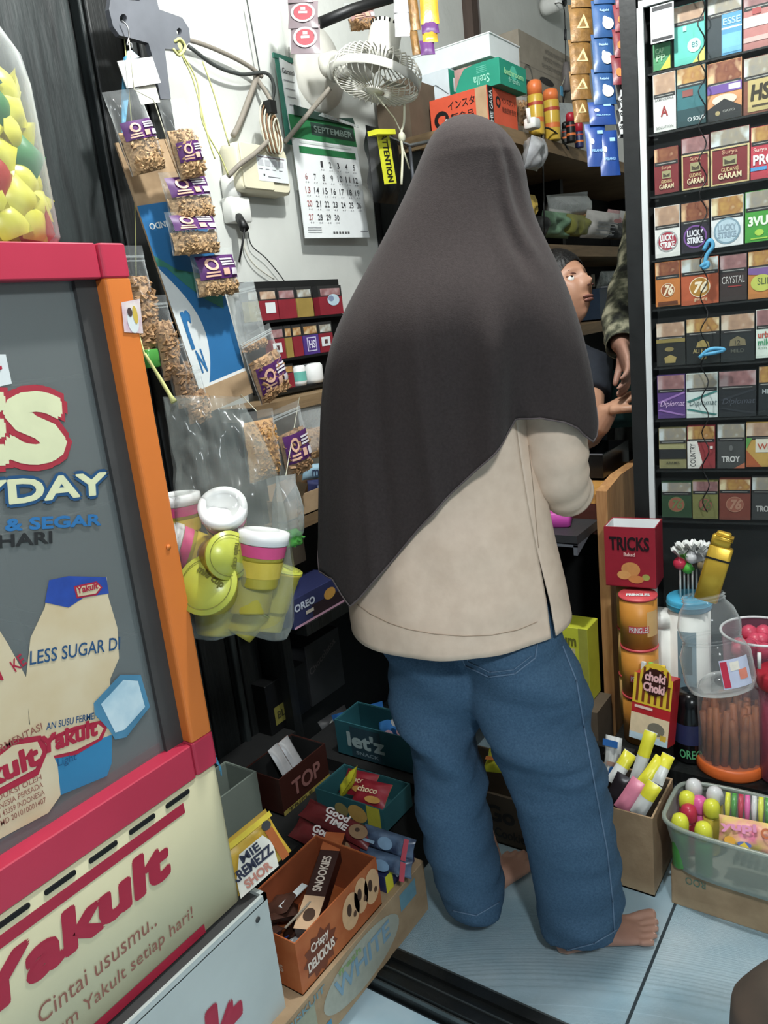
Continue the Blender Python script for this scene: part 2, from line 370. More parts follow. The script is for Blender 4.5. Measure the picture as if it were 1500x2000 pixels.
# ================================================================= people
mat('hijab', (62, 54, 53), .85, .10, 220, .15, 500, spec=.10, sheen=.05, col2=(55, 48, 47))
mat('hijab_edge', (98, 86, 86), .85, .05)
mat('shirt', (226, 200, 176), .55, .05, 40, .10, 25, spec=.35, col2=(216, 189, 165))
mat('shirt_seam', (168, 142, 118), .7, .05)
mat('denim', (72, 103, 132), .8, .2, 260, .3, 420, col2=(58, 88, 116), spec=.15, detail=9)
mat('denim_stitch', (96, 122, 150), .8, .1)
mat('skin', (176, 132, 112), .5, .10, 14, .05, 60, spec=.35, col2=(160, 114, 96))
mat('skin_warm', (178, 126, 92), .5, .10, 14, .05, 60, spec=.35, col2=(156, 104, 74))
mat('skin_face', (188, 138, 108), .45, .08, 12, .04, 60, spec=.4, col2=(172, 120, 92))
mat('nail', (188, 148, 132), .3, .03); mat('hair', (14, 12, 12), .45, .3, 60, .5, 120, stretch=(1, 1, .2)); mat('lip', (152, 98, 84), .45, .05); mat('lip_dark', (96, 58, 50), .5, .05)
mat('eye_white', (225, 222, 214), .15, .02); mat('iris', (22, 14, 10), .1, .05); mat('brow', (28, 20, 18), .8, .2)
mat('navy_shirt', (26, 32, 42), .85, .15, 60, .1, 90); mat('teal_cloth', (42, 84, 84), .8, .15, 30, .1, 60)
mat('dark_jacket', (20, 24, 24), .8, .3, 22, .1, 60, col2=(52, 58, 54))
mat('brown_cloth', (86, 70, 58), .85, .2, 10, .1, 40, col2=(60, 54, 46))
def camo():
    m = mat('camo', (60, 60, 44), .85, .3, 26, .1, 80, col2=(150, 146, 116)); n = m.node_tree.nodes
    r = [k for k in n if k.type == 'VALTORGB'][0].color_ramp
    r.elements[0].color = (*lin((24, 26, 22)), 1); r.elements[0].position = .38; r.elements[1].position = .66; r.elements[1].color = (*lin((164, 160, 132)), 1)
    e = r.elements.new(.50); e.color = (*lin((78, 80, 62)), 1); return m
camo()

# ---- woman seen from behind: frame of her body plane
E28 = V((cos(radians(28)), sin(radians(28)), 0)); R28 = V((sin(radians(28)), -cos(radians(28)), 0)); D0 = 1.36
def wb(u, v, z): return E28*(D0+v) + R28*u + V((0, 0, z))
def wp(px, py, v=0.0):
    p = at(px, py, pl=(E28*(D0+v), E28)); return p.dot(R28), p.z
def table(rows, v=0.0):
    """rows of (py, x_left, x_right, depth half, depth centre) -> sorted (z, u centre, half width, depth half, depth centre)"""
    o = []
    for (py, xl, xr, bb, vc) in rows:
        ul, z1 = wp(xl, py, v); ur, z2 = wp(xr, py, v); o.append(((z1+z2)/2, (ul+ur)/2, (ur-ul)/2, bb, vc))
    return sorted(o)
woman = thing('person', 'person from behind in a long dark brown headscarf, beige shirt and wide jeans', 'person', (1.20, .63, 0))

# body: one continuous skin surface (head, neck, trunk, arms, legs, feet)
def foot_into(mb, heel, toe, side, m='skin'):
    """a bare foot from heel to toe tip; side=+1: big toe to the left of the walking direction (a right foot)"""
    heel = V(heel); d = V(toe)-heel; L_ = d.length; ux = d.normalized(); uy = V((0, 0, 1)).cross(ux)*side; F_ = lambda a, b2, c: heel+ux*a*L_+uy*b2*L_+V((0, 0, c*L_))
    secs = [(-.02, .0, .10, .055, .10), (.04, .0, .15, .12, .15), (.14, .0, .20, .125, .20), (.26, .0, .22, .125, .22), (.40, .005, .19, .135, .19), (.55, .01, .15, .165, .15), (.68, .015, .115, .185, .115), (.76, .015, .09, .18, .09), (.80, .01, .06, .16, .06)]
    def fn(u, t):
        s = t*(len(secs)-1); i = min(int(s), len(secs)-2); k = s-i; q = [a+(c-a)*k for a, c in zip(secs[i], secs[i+1])]
        an = 2*pi*u; x = cos(an); z = sin(an); hh = q[2]
        zz = hh*.5 + z*hh*.5; 
        ww = q[3]*(1.0 if z < 0 else (1-.45*z*z))
        return F_(q[0], q[1]+x*ww, max(zz, .004))
    mb.grid(fn, 20, 26, m, closed=True)
    for a in (0, 1):
        i = 0 if a == 0 else 26; k = len(mb.v)-20*27 + i*20
        mb.f.append(tuple(range(k, k+20))[::(-1 if a == 0 else 1)]); mb.m.append(mb.mi(m)); mb.s.append(True)
    toes = [(.135, 1.0, .056), (.050, .985, .036), (-.025, .95, .035), (-.095, .90, .034), (-.160, .84, .033)]
    nails = []
    for (b2, e, r) in toes:
        p0 = F_(.70, b2*.9, .06); p1 = F_(e-.14, b2, .062); p2 = F_(e-.06, b2*1.02, .050); p3 = F_(e-.02, b2*1.02, .042)
        mb.tube([p0, p1, p2, p3], [r*L_*.8, r*L_*.9, r*L_, r*L_*.72], m, 10); nails.append((F_(e-.045, b2*1.02, .05+r*.9), ux, uy, r*L_))
    for sgn in (-1, 1): mb.ball(F_(.14, sgn*.10, .34), .045*L_, m, 8, 6)
    return nails
bd = MB()
heelR = at(1092, 1856, z=0); toeR = at(1279, 1818, z=0); dR = (toeR-heelR).normalized(); toeR = heelR+dR*.225
heelL = at(936, 1772, z=0); dL = (at(1012, 1690, z=0)-heelL).normalized(); toeL = heelL+dL*.215
nailsR = foot_into(bd, heelR, toeR, 1); nailsL = foot_into(bd, heelL, toeL, -1)
hipR = wb(.035, -.01, .78); hipL = wb(-.095, .02, .78)
_q = wp(1066, 1460, -.025); kR = wb(_q[0], -.025, _q[1]); _q = wp(868, 1460, .03); kL = wb(_q[0], .03, _q[1])
aR = heelR+dR*.05+V((0, 0, .09)); aL = heelL+dL*.05+V((0, 0, .09))
bd.tube([aR-V((0, 0, .03)), aR, kR, hipR], [.028, .030, .042, .056], 'skin', 12); bd.tube([aL-V((0, 0, .03)), aL, kL, hipL], [.028, .030, .042, .056], 'skin', 12)
sp = [(.70, .10, .075, 0), (.80, .125, .085, 0), (.95, .11, .075, .0), (1.10, .115, .08, .01), (1.22, .125, .08, .01), (1.29, .09, .06, .01), (1.33, .045, .045, .02), (1.40, .045, .045, .03)]
def trunk(u, t):
    q = lerp(sp, sp[0][0]+(sp[-1][0]-sp[0][0])*t); a = 2*pi*u; zz = sp[0][0]+(sp[-1][0]-sp[0][0])*t; return wb(-.035+.04*max(0, (zz-1.1)/.3)+q[0]*.86*cos(a), q[2]+q[1]*sin(a), sp[0][0]+(sp[-1][0]-sp[0][0])*t)
bd.grid(trunk, 20, 24, 'skin', closed=True); k = len(bd.v)-25*20
bd.f += [tuple(range(k, k+20))[::-1], tuple(range(k+24*20, k+25*20))]; bd.m += [0, 0]; bd.s += [True, True]
# arms: right elbow bent at the side with the forearm towards the counter, left arm down in front
def wq(px, py, v): q = wp(px, py, v); return wb(q[0], v, q[1])
shR = wq(1050, 580, .0); elR = wq(1090, 905, .005); wrR = wq(1080, 930, .20)
shL = wb(-.115, .0, 1.22); elL = wb(-.15, .03, .96); wrL = wb(-.05, .20, .96)
bd.tube([wb(.05, .01, 1.23), shR, elR, wrR], [.045, .038, .032, .022], 'skin', 12); bd.tube([wb(-.03, .01, 1.23), shL, elL, wrL], [.05, .045, .036, .024], 'skin', 12)
def hand_into(mb, wrist, fwd, palm, size=.175, curl=.5, side=1, m='skin', spread=.0):
    """palm and five bent fingers; fwd = wrist to knuckles, palm = direction the palm faces, side=+1 thumb on the fwd x palm side"""
    f = V(fwd).normalized(); n = (V(palm)-f*V(palm).dot(f)).normalized(); s = f.cross(n)*side; w0 = V(wrist); S = size
    def pal(u, t):
        q = lerp([(0, .14, .11), (.25, .19, .085), (.6, .235, .075), (.9, .23, .065), (1.0, .18, .045)], t); a = 2*pi*u
        return w0 + f*(t*.50*S) + s*(cos(a)*q[0]*S) + n*(sin(a)*q[1]*S)
    mb.grid(pal, 14, 10, m, closed=True); k = len(mb.v)-11*14; i = mb.mi(m)
    mb.f += [tuple(range(k, k+14))[::-1], tuple(range(k+140, k+154))]; mb.m += [i, i]; mb.s += [True, True]
    for off, ln, r, sp_ in ((.175, .40, .052, .06), (.06, .45, .054, .02), (-.06, .42, .052, -.03), (-.17, .33, .045, -.09)):
        p = w0+f*(.46*S)+s*(off*S); d = f.copy(); pts = [p-f*.06*S]; rr = [r*S]
        for j, fr_ in enumerate((.42, .32, .26)):
            an = curl*(.55+.45*j); d2 = (d*cos(an)+n*sin(an)+s*(spread*sp_*3)).normalized()
            p = p+d2*(ln*fr_*S); pts.append(p); rr.append(r*S*(1.0, .92, .78)[j]); d = d2; n2 = n
        mb.tube(pts, rr, m, 9); mb.ball(pts[-1], rr[-1], m, 8, 6)
    p = w0+f*(.10*S)+s*(.15*S); d1 = (f*.75+s*.55+n*.35).normalized(); d2 = (f*.9+s*.1+n*.45).normalized()
    pts = [p, p+d1*.20*S, p+d1*.20*S+d2*.15*S, p+d1*.20*S+d2*.28*S]; mb.tube(pts, [.075*S, .062*S, .056*S, .046*S], m, 9); mb.ball(pts[-1], .046*S, m, 8, 6)
hand_into(bd, wrR-(wrR-elR).normalized()*.01, wrR-elR, (0, 0, -1), .165, .35, -1); hand_into(bd, wrL-(wrL-elL).normalized()*.01, wrL-elL, (0, 0, -1), .165, .35, 1)
def head_shape(x, y, z):
    """unit direction (x right, y forward, z up) -> point of a head about 0.23 tall, chin at -z"""
    g = lambda cx, cz, sx, sz: math.exp(-((x-cx)/sx)**2-((z-cz)/sz)**2) if y > 0 else 0.0
    px, py, pz = x*.076, y*.094, z*.115
    if z < 0:                                                          # jaw narrows, chin comes forward
        px *= 1-.30*z*z; 
        if y > 0: py *= 1-.02*z*z
        else: py *= 1-.45*z*z
    if y > 0 and z < .4: py *= 1-.10*x*x
    py += .025*g(0, -.30, .14, .13) + .012*g(0, -.12, .10, .20)          # nose tip, bridge
    py += .006*(g(.17, -.33, .08, .07)+g(-.17, -.33, .08, .07))          # wings
    py -= .012*(g(.38, -.02, .18, .10)+g(-.38, -.02, .18, .10))          # eye hollows
    py += .006*g(0, .16, .5, .08)                                         # brow ridge
    py += .010*g(0, -.58, .24, .055) + .010*g(0, -.70, .20, .055) - .004*g(0, -.635, .3, .025)  # lips
    py += .012*g(0, -.92, .25, .12)                                       # chin
    py += .004*(g(.5, -.35, .2, .2)+g(-.5, -.35, .2, .2))                # cheeks
    return V((px, py, pz))
def head_into(mb, X, m='skin', n=44):
    def fn(u, t):
        th = 2*pi*u; ph = pi*(.02+.96*t); return head_shape(sin(ph)*cos(th), sin(ph)*sin(th), cos(ph))
    k0 = len(mb.v); mb.grid(fn, n, 40, m, X, closed=True)
    mb.f += [tuple(range(k0, k0+n)), tuple(range(k0+40*n, k0+41*n))[::-1]]; i = mb.mi(m); mb.m += [i, i]; mb.s += [True, True]
    for sx in (-1, 1):
        mb.ball((sx*.078, -.012, -.012), (.010, .020, .033), m, 10, 8, X); mb.ball((sx*.076, -.004, -.042), (.007, .010, .012), m, 8, 6, X)
HF = (R28*.62+E28*.78)                                                  # where her face points: into the shop, to the right
hw = fr(wb(.012, .045, 1.455), HF.cross(V((0, 0, 1))), HF)
head_into(bd, hw)
body = remesh(bd, .0036, 2); obj('body', body, woman, True)
for (p, ux, uy, r) in nailsR+nailsL: nb = MB(); nb.ball((0, 0, 0), (r*.40, r*.40, r*.08), 'nail', 8, 6, fr(p-V((0, 0, r*.16)), ux, uy)); obj('toenail', nb, woman, True)

# headscarf: meridians from the crown to a slanting hem
HJ = table([(222, 893, 907, .01, .02), (228, 870, 935, .045, .025), (240, 850, 962, .070, .03), (258, 836, 985, .088, .03), (280, 824, 1003, .100, .03), (310, 811, 1020, .108, .03), (350, 793, 1033, .112, .03), (390, 775, 1036, .112, .025), (430, 755, 1040, .112, .015), (470, 733, 1058, .118, .01), (510, 712, 1078, .125, .005), (550, 690, 1095, .140, -.005), (600, 664, 1112, .152, -.012), (640, 648, 1125, .156, -.016), (690, 636, 1140, .152, -.016), (760, 627, 1156, .142, -.012), (840, 624, 1167, .136, -.008), (930, 622, 1170, .137, -.006), (1080, 622, 1172, .148, -.008), (1200, 622, 1174, .158, -.010)])
def soften(T, n=140, w_=5):
    z0, z1 = T[0][0], T[-1][0]; R = [[z0+(z1-z0)*i/n]+list(lerp(T, z0+(z1-z0)*i/n)) for i in range(n+1)]
    for _ in range(2):
        Q = [r[:] for r in R]
        for i in range(w_, n-w_):
            for c in (1, 2, 3, 4): Q[i][c] = sum(R[j][c] for j in range(i-w_, i+w_+1))/(2*w_+1)
        R = Q
    o = []
    for r in R:                                                        # the crown keeps its own curve
        k = max(0, min(1, (z1-.07-r[0])/.06)); q = lerp(T, r[0]); o.append((r[0],)+tuple(a+(c-a)*k for a, c in zip(q, r[1:])))
    return o
HJ = soften(HJ)
hem = [(622, 1075), (630, 1108), (648, 1135), (668, 1158), (690, 1176), (706, 1160), (730, 1130), (770, 1083), (820, 1022), (870, 966), (930, 908), (970, 868), (1008, 832), (1016, 817), (1060, 815), (1100, 824), (1130, 840), (1152, 856), (1162, 848), (1169, 820)]
hemk = []
for (px, py) in hem:
    u, z = wp(px, py, -.10 if 640 < px < 1150 else -.02); q = lerp(HJ, z); hemk.append((max(-1, min(1, (u-q[0])/q[1])), z))
for i in range(1, len(hemk)):
    if hemk[i][0] <= hemk[i-1][0]: hemk[i] = (hemk[i-1][0]+.004, hemk[i][1])
kmin, kmax = hemk[0][0], hemk[-1][0]; hemk = [(-1+2*(k-kmin)/(kmax-kmin), z) for k, z in hemk]
NH, NR = 260, 100; ztop = HJ[-1][0]
def hj(u, t):
    th = 2*pi*u                                                        # 0 right, towards the viewer at -90 deg
    k = cos(th); back = sin(th) < 0
    zh = lerp(hemk, k)[0] if back else (hemk[0][1]*(1-k)/2+hemk[-1][1]*(1+k)/2)+.02
    z = ztop-(ztop-zh)*t**1.35; uc, a, bb, vc = lerp(HJ, z); low = max(0, min(1, (1.34-z)/.30)); s = sin(th)
    f = 1.0 + low*(.020*sin(6*th+1.0+3*z)+.016*sin(11*th+.6-4*z)+.010*sin(19*th+2*z))
    f += low*.05*noise.noise(V((cos(th)*2.2, sin(th)*2.2, z*5)))
    if back:
        f += .13*math.exp(-((k-.30)/.10)**2-((z-1.185)/.07)**2) - .10*math.exp(-((k-.55)/.12)**2-((z-1.15)/.09)**2)
        kk = k-.02*(1.25-z)
        f -= low*(.34*math.exp(-((kk-.42)/.085)**2)*min(1, max(0, (1.24-z)/.20)) - .10*math.exp(-((kk-.26)/.08)**2)*min(1, max(0, (1.20-z)/.12)))
        f += low*(.05*math.exp(-((kk+.62-.3*(1.1-z))/.05)**2)-.05*math.exp(-((kk+.50-.3*(1.1-z))/.06)**2)+.04*math.exp(-((kk+.20-.5*(1.1-z))/.05)**2)-.05*math.exp(-((kk+.08-.5*(1.1-z))/.06)**2))   # the deep fold beside the arm
        f -= .05*math.exp(-((k-.05)/.10)**2)*math.exp(-((z-1.10)/.09)**2) + .05*math.exp(-((k+.35)/.13)**2)*low*.6
        f += .06*math.exp(-((k-.70)/.12)**2)*low - .10*math.exp(-((k-.86)/.05)**2)*low*max(0, min(1, (1.1-z)/.15))
        hd = max(0, min(1, (z-1.30)/.05))*max(0, min(1, (1.53-z)/.06))
        f += hd*(.07*sin(22*(k+1.6*(z-1.42)))*math.exp(-((k-.66)/.20)**2))
    uu = uc + a*k*(1 if abs(k) > .96 else f*.25+.75); vv = vc + bb*s*f
    p = wb(uu, vv, z); nz = noise.noise(V((p.x*9, p.y*9, p.z*4)))*.006*low; return p+E28*nz
b = MB(); b.grid(hj, NH, NR, 'hijab', closed=True)
hijab_tree = bvh(b); hj_o = obj('headscarf', b, woman, True, 'long dark brown headscarf with a slanting hem')
so = hj_o.modifiers.new('cloth', 'SOLIDIFY'); so.thickness = .0022; so.offset = 1
b = MB(); b.tube([V(b2) for b2 in [hj(i/NH, 1.0) for i in range(NH)]+[hj(0, 1.0)]], .0016, 'hijab_edge', 5); obj('hem', b, hj_o, True)

# shirt: trunk with a side slit, right sleeve to the elbow
SHT = table([(600, 700, 1070, .105, .0), (700, 670, 1060, .112, .0), (820, 652, 1040, .106, .0), (900, 655, 1052, .106, .0), (980, 662, 1066, .112, .0), (1060, 670, 1082, .128, .0), (1150, 682, 1104, .146, -.004), (1240, 692, 1120, .160, -.008)])
zs0 = wp(900, 1204)[1]; zs1 = 1.20
sl = radians(-36)                                                      # the slit faces the viewer's right
def sh(u, t):
    th = sl+2*pi*u; z = zs1+(zs0-zs1)*t; q = lerp(SHT, z); f = 1+.012*sin(5*th+9*z)*t+.008*sin(11*th+14*z)
    k = max(0, (t-.70)/.30)
    if u < .02: th += radians(1.0)*k*(1-u/.02)*1.4
    if u > .98: th -= radians(3.0)*k*(u-.98)/.02
    c1, s1 = cos(th), sin(th); p = wb(q[0]+q[1]*c1, q[3]+q[2]*s1*f, z-(.012*max(0, -s1) if t > .9 else 0)*(t-.9)*10)
    w = noise.noise(V((p.x*12, p.y*12, p.z*6)))*.010 + noise.noise(V((p.x*6, p.y*6, p.z*14)))*.007; return p-E28*w*(.4+t)
b = MB(); b.grid(sh, 150, 60, 'shirt'); shirt_tree = bvh(b); sh_o = obj('shirt', b, woman, True, 'beige shirt with a side slit')
so = sh_o.modifiers.new('cloth', 'SOLIDIFY'); so.thickness = .002
b = MB(); sv = [(wq(1050, 590, .0), .052), (wq(1066, 690, -.01), .054), (wq(1078, 790, -.015), .056), (wq(1083, 860, -.012), .057), (wq(1088, 915, .0), .055), (wq(1100, 950, .030), .048), (wq(1112, 962, .060), .045)]
pts = smooth_path([p for p, r in sv], 7); rr = [lerp([(i, r) for i, (p, r) in enumerate(sv)], i/7)[0]*(1+.03*sin(i*1.1)) for i in range(len(pts))]
b.tube(pts, rr, 'shirt', 28, cap=False)
for i, p in enumerate(b.v):
    n_ = noise.noise(V(p)*17)*.006; b.v[i] = (p[0]-n_*E28.x, p[1]-n_*E28.y, p[2]+n_*.5)
so = obj('sleeve', b, woman, True).modifiers.new('cloth', 'SOLIDIFY'); so.thickness = .0022
b = MB()
for path in ([(1030, 870), (1040, 960), (1047, 1040), (1050, 1070)], [(700, 1180), (725, 1199), (760, 1216), (800, 1229), (850, 1238), (905, 1242), (960, 1240), (1010, 1230), (1048, 1214)]):
    p = drape(shirt_tree, [(x0+(x1-x0)*k/10, y0+(y1-y0)*k/10) for (x0, y0), (x1, y1) in zip(path, path[1:]) for k in range(11)], .0024)
    if len(p) > 3: b.tube(p, .0007, 'shirt_seam', 5)
obj('seam', b, sh_o, True)

# jeans
b = MB()
def leg(rows, v, tilt):
    T = table([(y, xl, xr, bb, 0) for (y, xl, xr, bb) in rows], v); n = len(T); z0, z1 = T[0][0], T[-1][0]
    def fn(u, t):
        z = z1+(z0-z1)*t; q = lerp(T, z); a = 2*pi*u
        wv = .010*sin(34*z+2*a+(1 if v < 0 else 2))*max(0, min(1, (z-.30)/.15))*max(0, 1-abs(z-.5)/.3)*2 + .006*sin(60*z+3*a)*max(0, 1-z/.2)
        return wb(q[0]+(q[1]+wv*.4)*cos(a), v+(q[2]+wv)*sin(a), z+tilt*cos(a)*t)
    k0 = len(b.v); b.grid(fn, 36, 70, 'denim', closed=True)
    b.f += [tuple(range(k0, k0+36)), tuple(range(k0+70*36, k0+71*36))[::-1]]; b.m += [0, 0]; b.s += [True, True]
leg([(1160, 840, 1080, .085), (1230, 880, 1098, .098), (1300, 905, 1130, .106), (1360, 920, 1148, .108), (1410, 940, 1157, .100), (1470, 967, 1170, .094), (1550, 1000, 1190, .090), (1650, 1028, 1206, .090), (1730, 1043, 1216, .088), (1770, 1048, 1218, .086), (1800, 1053, 1216, .084)], -.025, .014)
leg([(1160, 720, 960, .085), (1230, 740, 965, .096), (1300, 755, 960, .104), (1360, 770, 945, .106), (1410, 788, 938, .100), (1470, 801, 938, .094), (1550, 811, 948, .088), (1650, 832, 967, .086), (1720, 856, 985, .084), (1758, 870, 988, .084)], .030, .0)
jb = remesh(b, .0065, 5)
for i, p in enumerate(jb.v):
    q = V(p); n_ = noise.noise(V((q.x*7, q.y*7, q.z*22+3)))*.0075+noise.noise(V((q.x*16+5, q.y*16, q.z*40)))*.0030; n_ *= .9+1.1*math.exp(-((q.z-.43)/.14)**2)+.8*math.exp(-((q.z-.08)/.06)**2); d_ = (q-wb(.02, .0, q.z)); d_.z = 0
    if d_.length > 1e-3: jb.v[i] = tuple(q+d_.normalized()*n_)
jeans_tree = bvh(jb); jo = obj('jeans', jb, woman, True, 'wide blue denim jeans')
b = MB()
def seam(path, r=.0011, m='denim_stitch', off=.001):
    p = drape(jeans_tree, [(x0+(x1-x0)*k/12, y0+(y1-y0)*k/12) for (x0, y0), (x1, y1) in zip(path, path[1:]) for k in range(13)], off)
    if len(p) > 3: b.tube(p, r, m, 5)
seam([(1098, 1262), (1125, 1330), (1140, 1420), (1162, 1540), (1185, 1660), (1196, 1760), (1200, 1830)], .0016)
seam([(1062, 1850), (1110, 1855), (1160, 1842), (1205, 1815)], .0012); seam([(884, 1778), (930, 1788), (975, 1762)], .0012)
seam([(893, 1262), (910, 1300), (955, 1322), (1005, 1316), (1045, 1285), (1050, 1250)], .0013); seam([(900, 1262), (915, 1292), (957, 1313), (1003, 1308), (1038, 1281)], .0008)
obj('stitching', b, jo, True)

# ---- seated seller looking up
def face_bits(parent, X, gaze=(0, 0)):
    for sx in (-1, 1):
        p = X @ V((sx*.0295, .0722, -.004)); b = MB(); b.ball((0, 0, 0), .0112, 'eye_white', 16, 12, Matrix.Translation(p)); e = obj('eye', b, parent, True)
        d = (X.to_3x3() @ V((.25, 1, .35))).normalized(); b = MB(); b.ball(p+d*.0066, .0058, 'iris', 12, 8); obj('iris', b, e, True)
        b = MB(); b.tube([X @ V((sx*(.012+.0065*i), .0865-.0012*i*i*.6, .0145+.0035*sin(pi*i/5)*1.2)) for i in range(6)], [.0018, .0034, .0040, .0036, .0028, .0012], 'brow', 7); obj('eyebrow', b, parent, True)
        b = MB(); b.ball((sx*.0295, .0716, .0045), (.0124, .0120, .0072), 'skin_face', 14, 10, X); obj('eyelid', b, parent, True)
        b = MB(); b.tube([X @ V((sx*(.0165+.0052*i), .0865-.0006*i*i, .0030+.0052*sin(pi*i/5))) for i in range(6)], .0017, 'lip_dark', 6); obj('lash_line', b, parent, True)
    b = MB()
    b.ball((0, .0805, -.0668), (.0215, .0075, .0046), 'lip', 16, 8, X); b.ball((0, .0785, -.0772), (.0185, .0085, .0052), 'lip', 16, 8, X); b.ball((0, .0845, -.0722), (.0195, .004, .0014), 'lip_dark', 14, 6, X)
    obj('lips', b, parent, True)
    b = MB()
    for sx in (-1, 1): b.ball((sx*.0085, .1045, -.0440), (.0042, .0045, .0026), 'lip_dark', 10, 6, X)
    obj('nostrils', b, parent, True)
def hair_into(mb, X, m='hair', line=.40):
    def fn(u, t):
        th = 2*pi*u; front = max(0, sin(th)); zmin = -.35+front*(line+.35); side = abs(cos(th)); zmin = zmin if front > .25 else (-.55 if sin(th) < -.2 else -.1)
        z = 1-(1-zmin)*t; z = max(-.95, min(.9995, z)); r = sqrt(1-z*z); p = head_shape(r*cos(th), r*sin(th), z); d = V((p.x, p.y, p.z)).normalized()
        return p + d*(.012*(1-.7*t*t)+.002*noise.noise(p*90))
    mb.grid(fn, 48, 20, m, X, closed=True)
seller = thing('person', 'seated seller in a dark navy shirt looking up past the headscarf', 'person', at(1120, 700, d=2.35)*1.0)
hc = at(1096, 568, d=2.30)
toc = (CAM-hc); toc.z = 0; toc.normalize(); rgt = V((-toc.y, toc.x, 0)); rgt = rgt if rgt.dot(RT) > 0 else -rgt
hfwd = (toc*.62+rgt*.66+V((0, 0, .46))).normalized()
hx = hfwd.cross(V((0, 0, 1))).normalized(); HX = fr(hc, hx, hfwd)
sb = MB(); head_into(sb, HX, 'skin_face', 56)
nk = HX @ V((0, -.03, -.06)); sb.tube([nk, nk+V((0, 0, -.06)), nk+V((0, 0, -.14))-rgt*.01], [.052, .055, .06], 'skin_face', 14)
shS = at(1150, 715, d=2.28); elS = at(1148, 855, d=2.14); wrS = at(1188, 800, d=2.08); hS = at(1230, 775, d=2.06)
sb.tube([shS, shS.lerp(elS, .5), elS, elS.lerp(wrS, .5), wrS], [.05, .045, .040, .036, .027], 'skin_face', 14)
hand_into(sb, wrS-(hS-wrS).normalized()*.012, hS-wrS, V((0, 0, -1)), .185, .40, -1, 'skin_face')
sx_ = remesh(sb, .0042, 2); obj('body', sx_, seller, True); face_bits(seller, HX)
b = MB(); hair_into(b, HX); obj('hair', b, seller, True, 'short black hair')
b = MB(); tc_ = V((nk.x, nk.y, 0))-rgt*.02
def tor(u, t):
    z = .46+(nk.z-.075-.46)*t; q = lerp([(0, .15, .12), (.5, .15, .11), (.8, .175, .10), (.92, .15, .085), (1, .07, .06)], t); a = 2*pi*u
    return tc_+rgt*(q[0]*cos(a)-.02)-toc*(q[1]*sin(a))+V((0, 0, z))+V((0, 0, 1))*noise.noise(V((a, z*6, 1)))*.01
b.grid(tor, 28, 26, 'navy_shirt', closed=True); b.f += [tuple(range(28))[::-1], tuple(range(26*28, 27*28))]; b.m += [0, 0]; b.s += [True, True]; b.tube([tc_+V((0, 0, nk.z-.20)), shS+V((-.03, .02, .02)), shS, shS.lerp(elS, .45)], [.09, .075, .072, .064], 'navy_shirt', 16); obj('shirt', remesh(b, .008, 4), seller, True)
b = MB(); kn1 = V((tc_.x, tc_.y, 0))+rgt*.02+toc*.10; 
for s_ in (-.10, .10): b.tube(smooth_path([V((tc_.x, tc_.y, .47))+rgt*s_*.8, V((tc_.x, tc_.y, .46))+rgt*(s_+.02)+toc*.10, V((tc_.x, tc_.y, .30))+rgt*(s_+.02)+toc*.13, V((tc_.x, tc_.y, .04))+rgt*(s_+.02)+toc*.12], 5), [.085]*5+[.072]*5+[.055]*6, 'teal_cloth', 16)
obj('trousers', remesh(b, .009, 4), seller, True)
b = MB(); q_ = at(1228, 778, d=2.27); X = fr(q_, rgt, (0, 0, 1)); f = (lambda u, v, s2: ((u-.5)*.17*(1-.1*(2*v-1)**2), (v-.5)*.17, s2*.045*(1-(2*u-1)**4)*(1-(2*v-1)**4)))
b.grid(lambda u, v: f(u, v, 1), 14, 14, 'teal_cloth', X); b.grid(lambda u, v: f(u, v, -1), 14, 14, 'teal_cloth', X); obj('cushion', b, None, label='teal cushion propped behind the hands at the desk', cat='cushion')
# the stool that carries the seller
st = thing('stool', 'low dark wooden stool under the seated seller', 'stool', (tc_.x, tc_.y, 0))
b = MB(); b.rbox((0, 0, .345), (.30, .30, .035), .03, 'brown_wood'); obj('seat', b, st)
for i in (-1, 1):
    for j in (-1, 1): b = MB(); b.box((i*.11, j*.11, .1635), (.035, .035, .327), 'brown_wood'); obj('leg', b, st)

# ---- companion beyond the glass display, only an arm and the side of the coat in view
comp = thing('person', 'person in a dark coat with a mottled camouflage sleeve beside the cigarette display', 'person', at(1262, 900, d=2.3)*1.0)
cb = MB(); cs = at(1264, 452, d=2.30); ce = at(1213, 618, d=2.16); cw = at(1214, 676, d=2.06); chn = at(1226, 716, d=2.03)
base = at(1322, 700, d=2.62); bc = V((base.x, base.y, 0))
cb.tube([cs, ce, cw], [.05, .042, .028], 'skin', 14); hand_into(cb, cw-(chn-cw).normalized()*.012, chn-cw, (toc*.3+V((0, 0, -.4))-rgt*.8), .18, .42, 1, 'skin')
cb.tube([V((bc.x, bc.y, z)) for z in (.80, .9, 1.2, 1.40, 1.46, 1.52)], [.09, .12, .15, .12, .055, .055], 'skin', 18)
cb.tube([cs, V((bc.x, bc.y, 1.36))], [.06, .09], 'skin', 12)
CX = fr(V((bc.x, bc.y, 1.62)), (-rgt).cross(V((0, 0, 1))), -rgt); head_into(cb, CX, 'skin')
obj('body', remesh(cb, .0055, 2), comp, True)
b = MB(); hair_into(b, CX); obj('hair', b, comp, True)
b = MB(); pth = smooth_path([cs+V((0, 0, .05)), cs.lerp(ce, .4), ce, ce.lerp(cw, .5), cw], 6); b.tube(pth, [lerp([(0, .062), (.4, .055), (.55, .050), (.8, .046), (1, .042)], i/(len(pth)-1))[0]*(1+.05*sin(i*1.6)) for i in range(len(pth))], 'camo', 22, cap=False)
for i, p in enumerate(b.v): q = V(p); b.v[i] = tuple(q+V((1, 1, 0))*noise.noise(q*22)*.006)
obj('sleeve', b, comp, True, 'mottled camouflage sleeve').modifiers.new('cloth', 'SOLIDIFY').thickness = .003
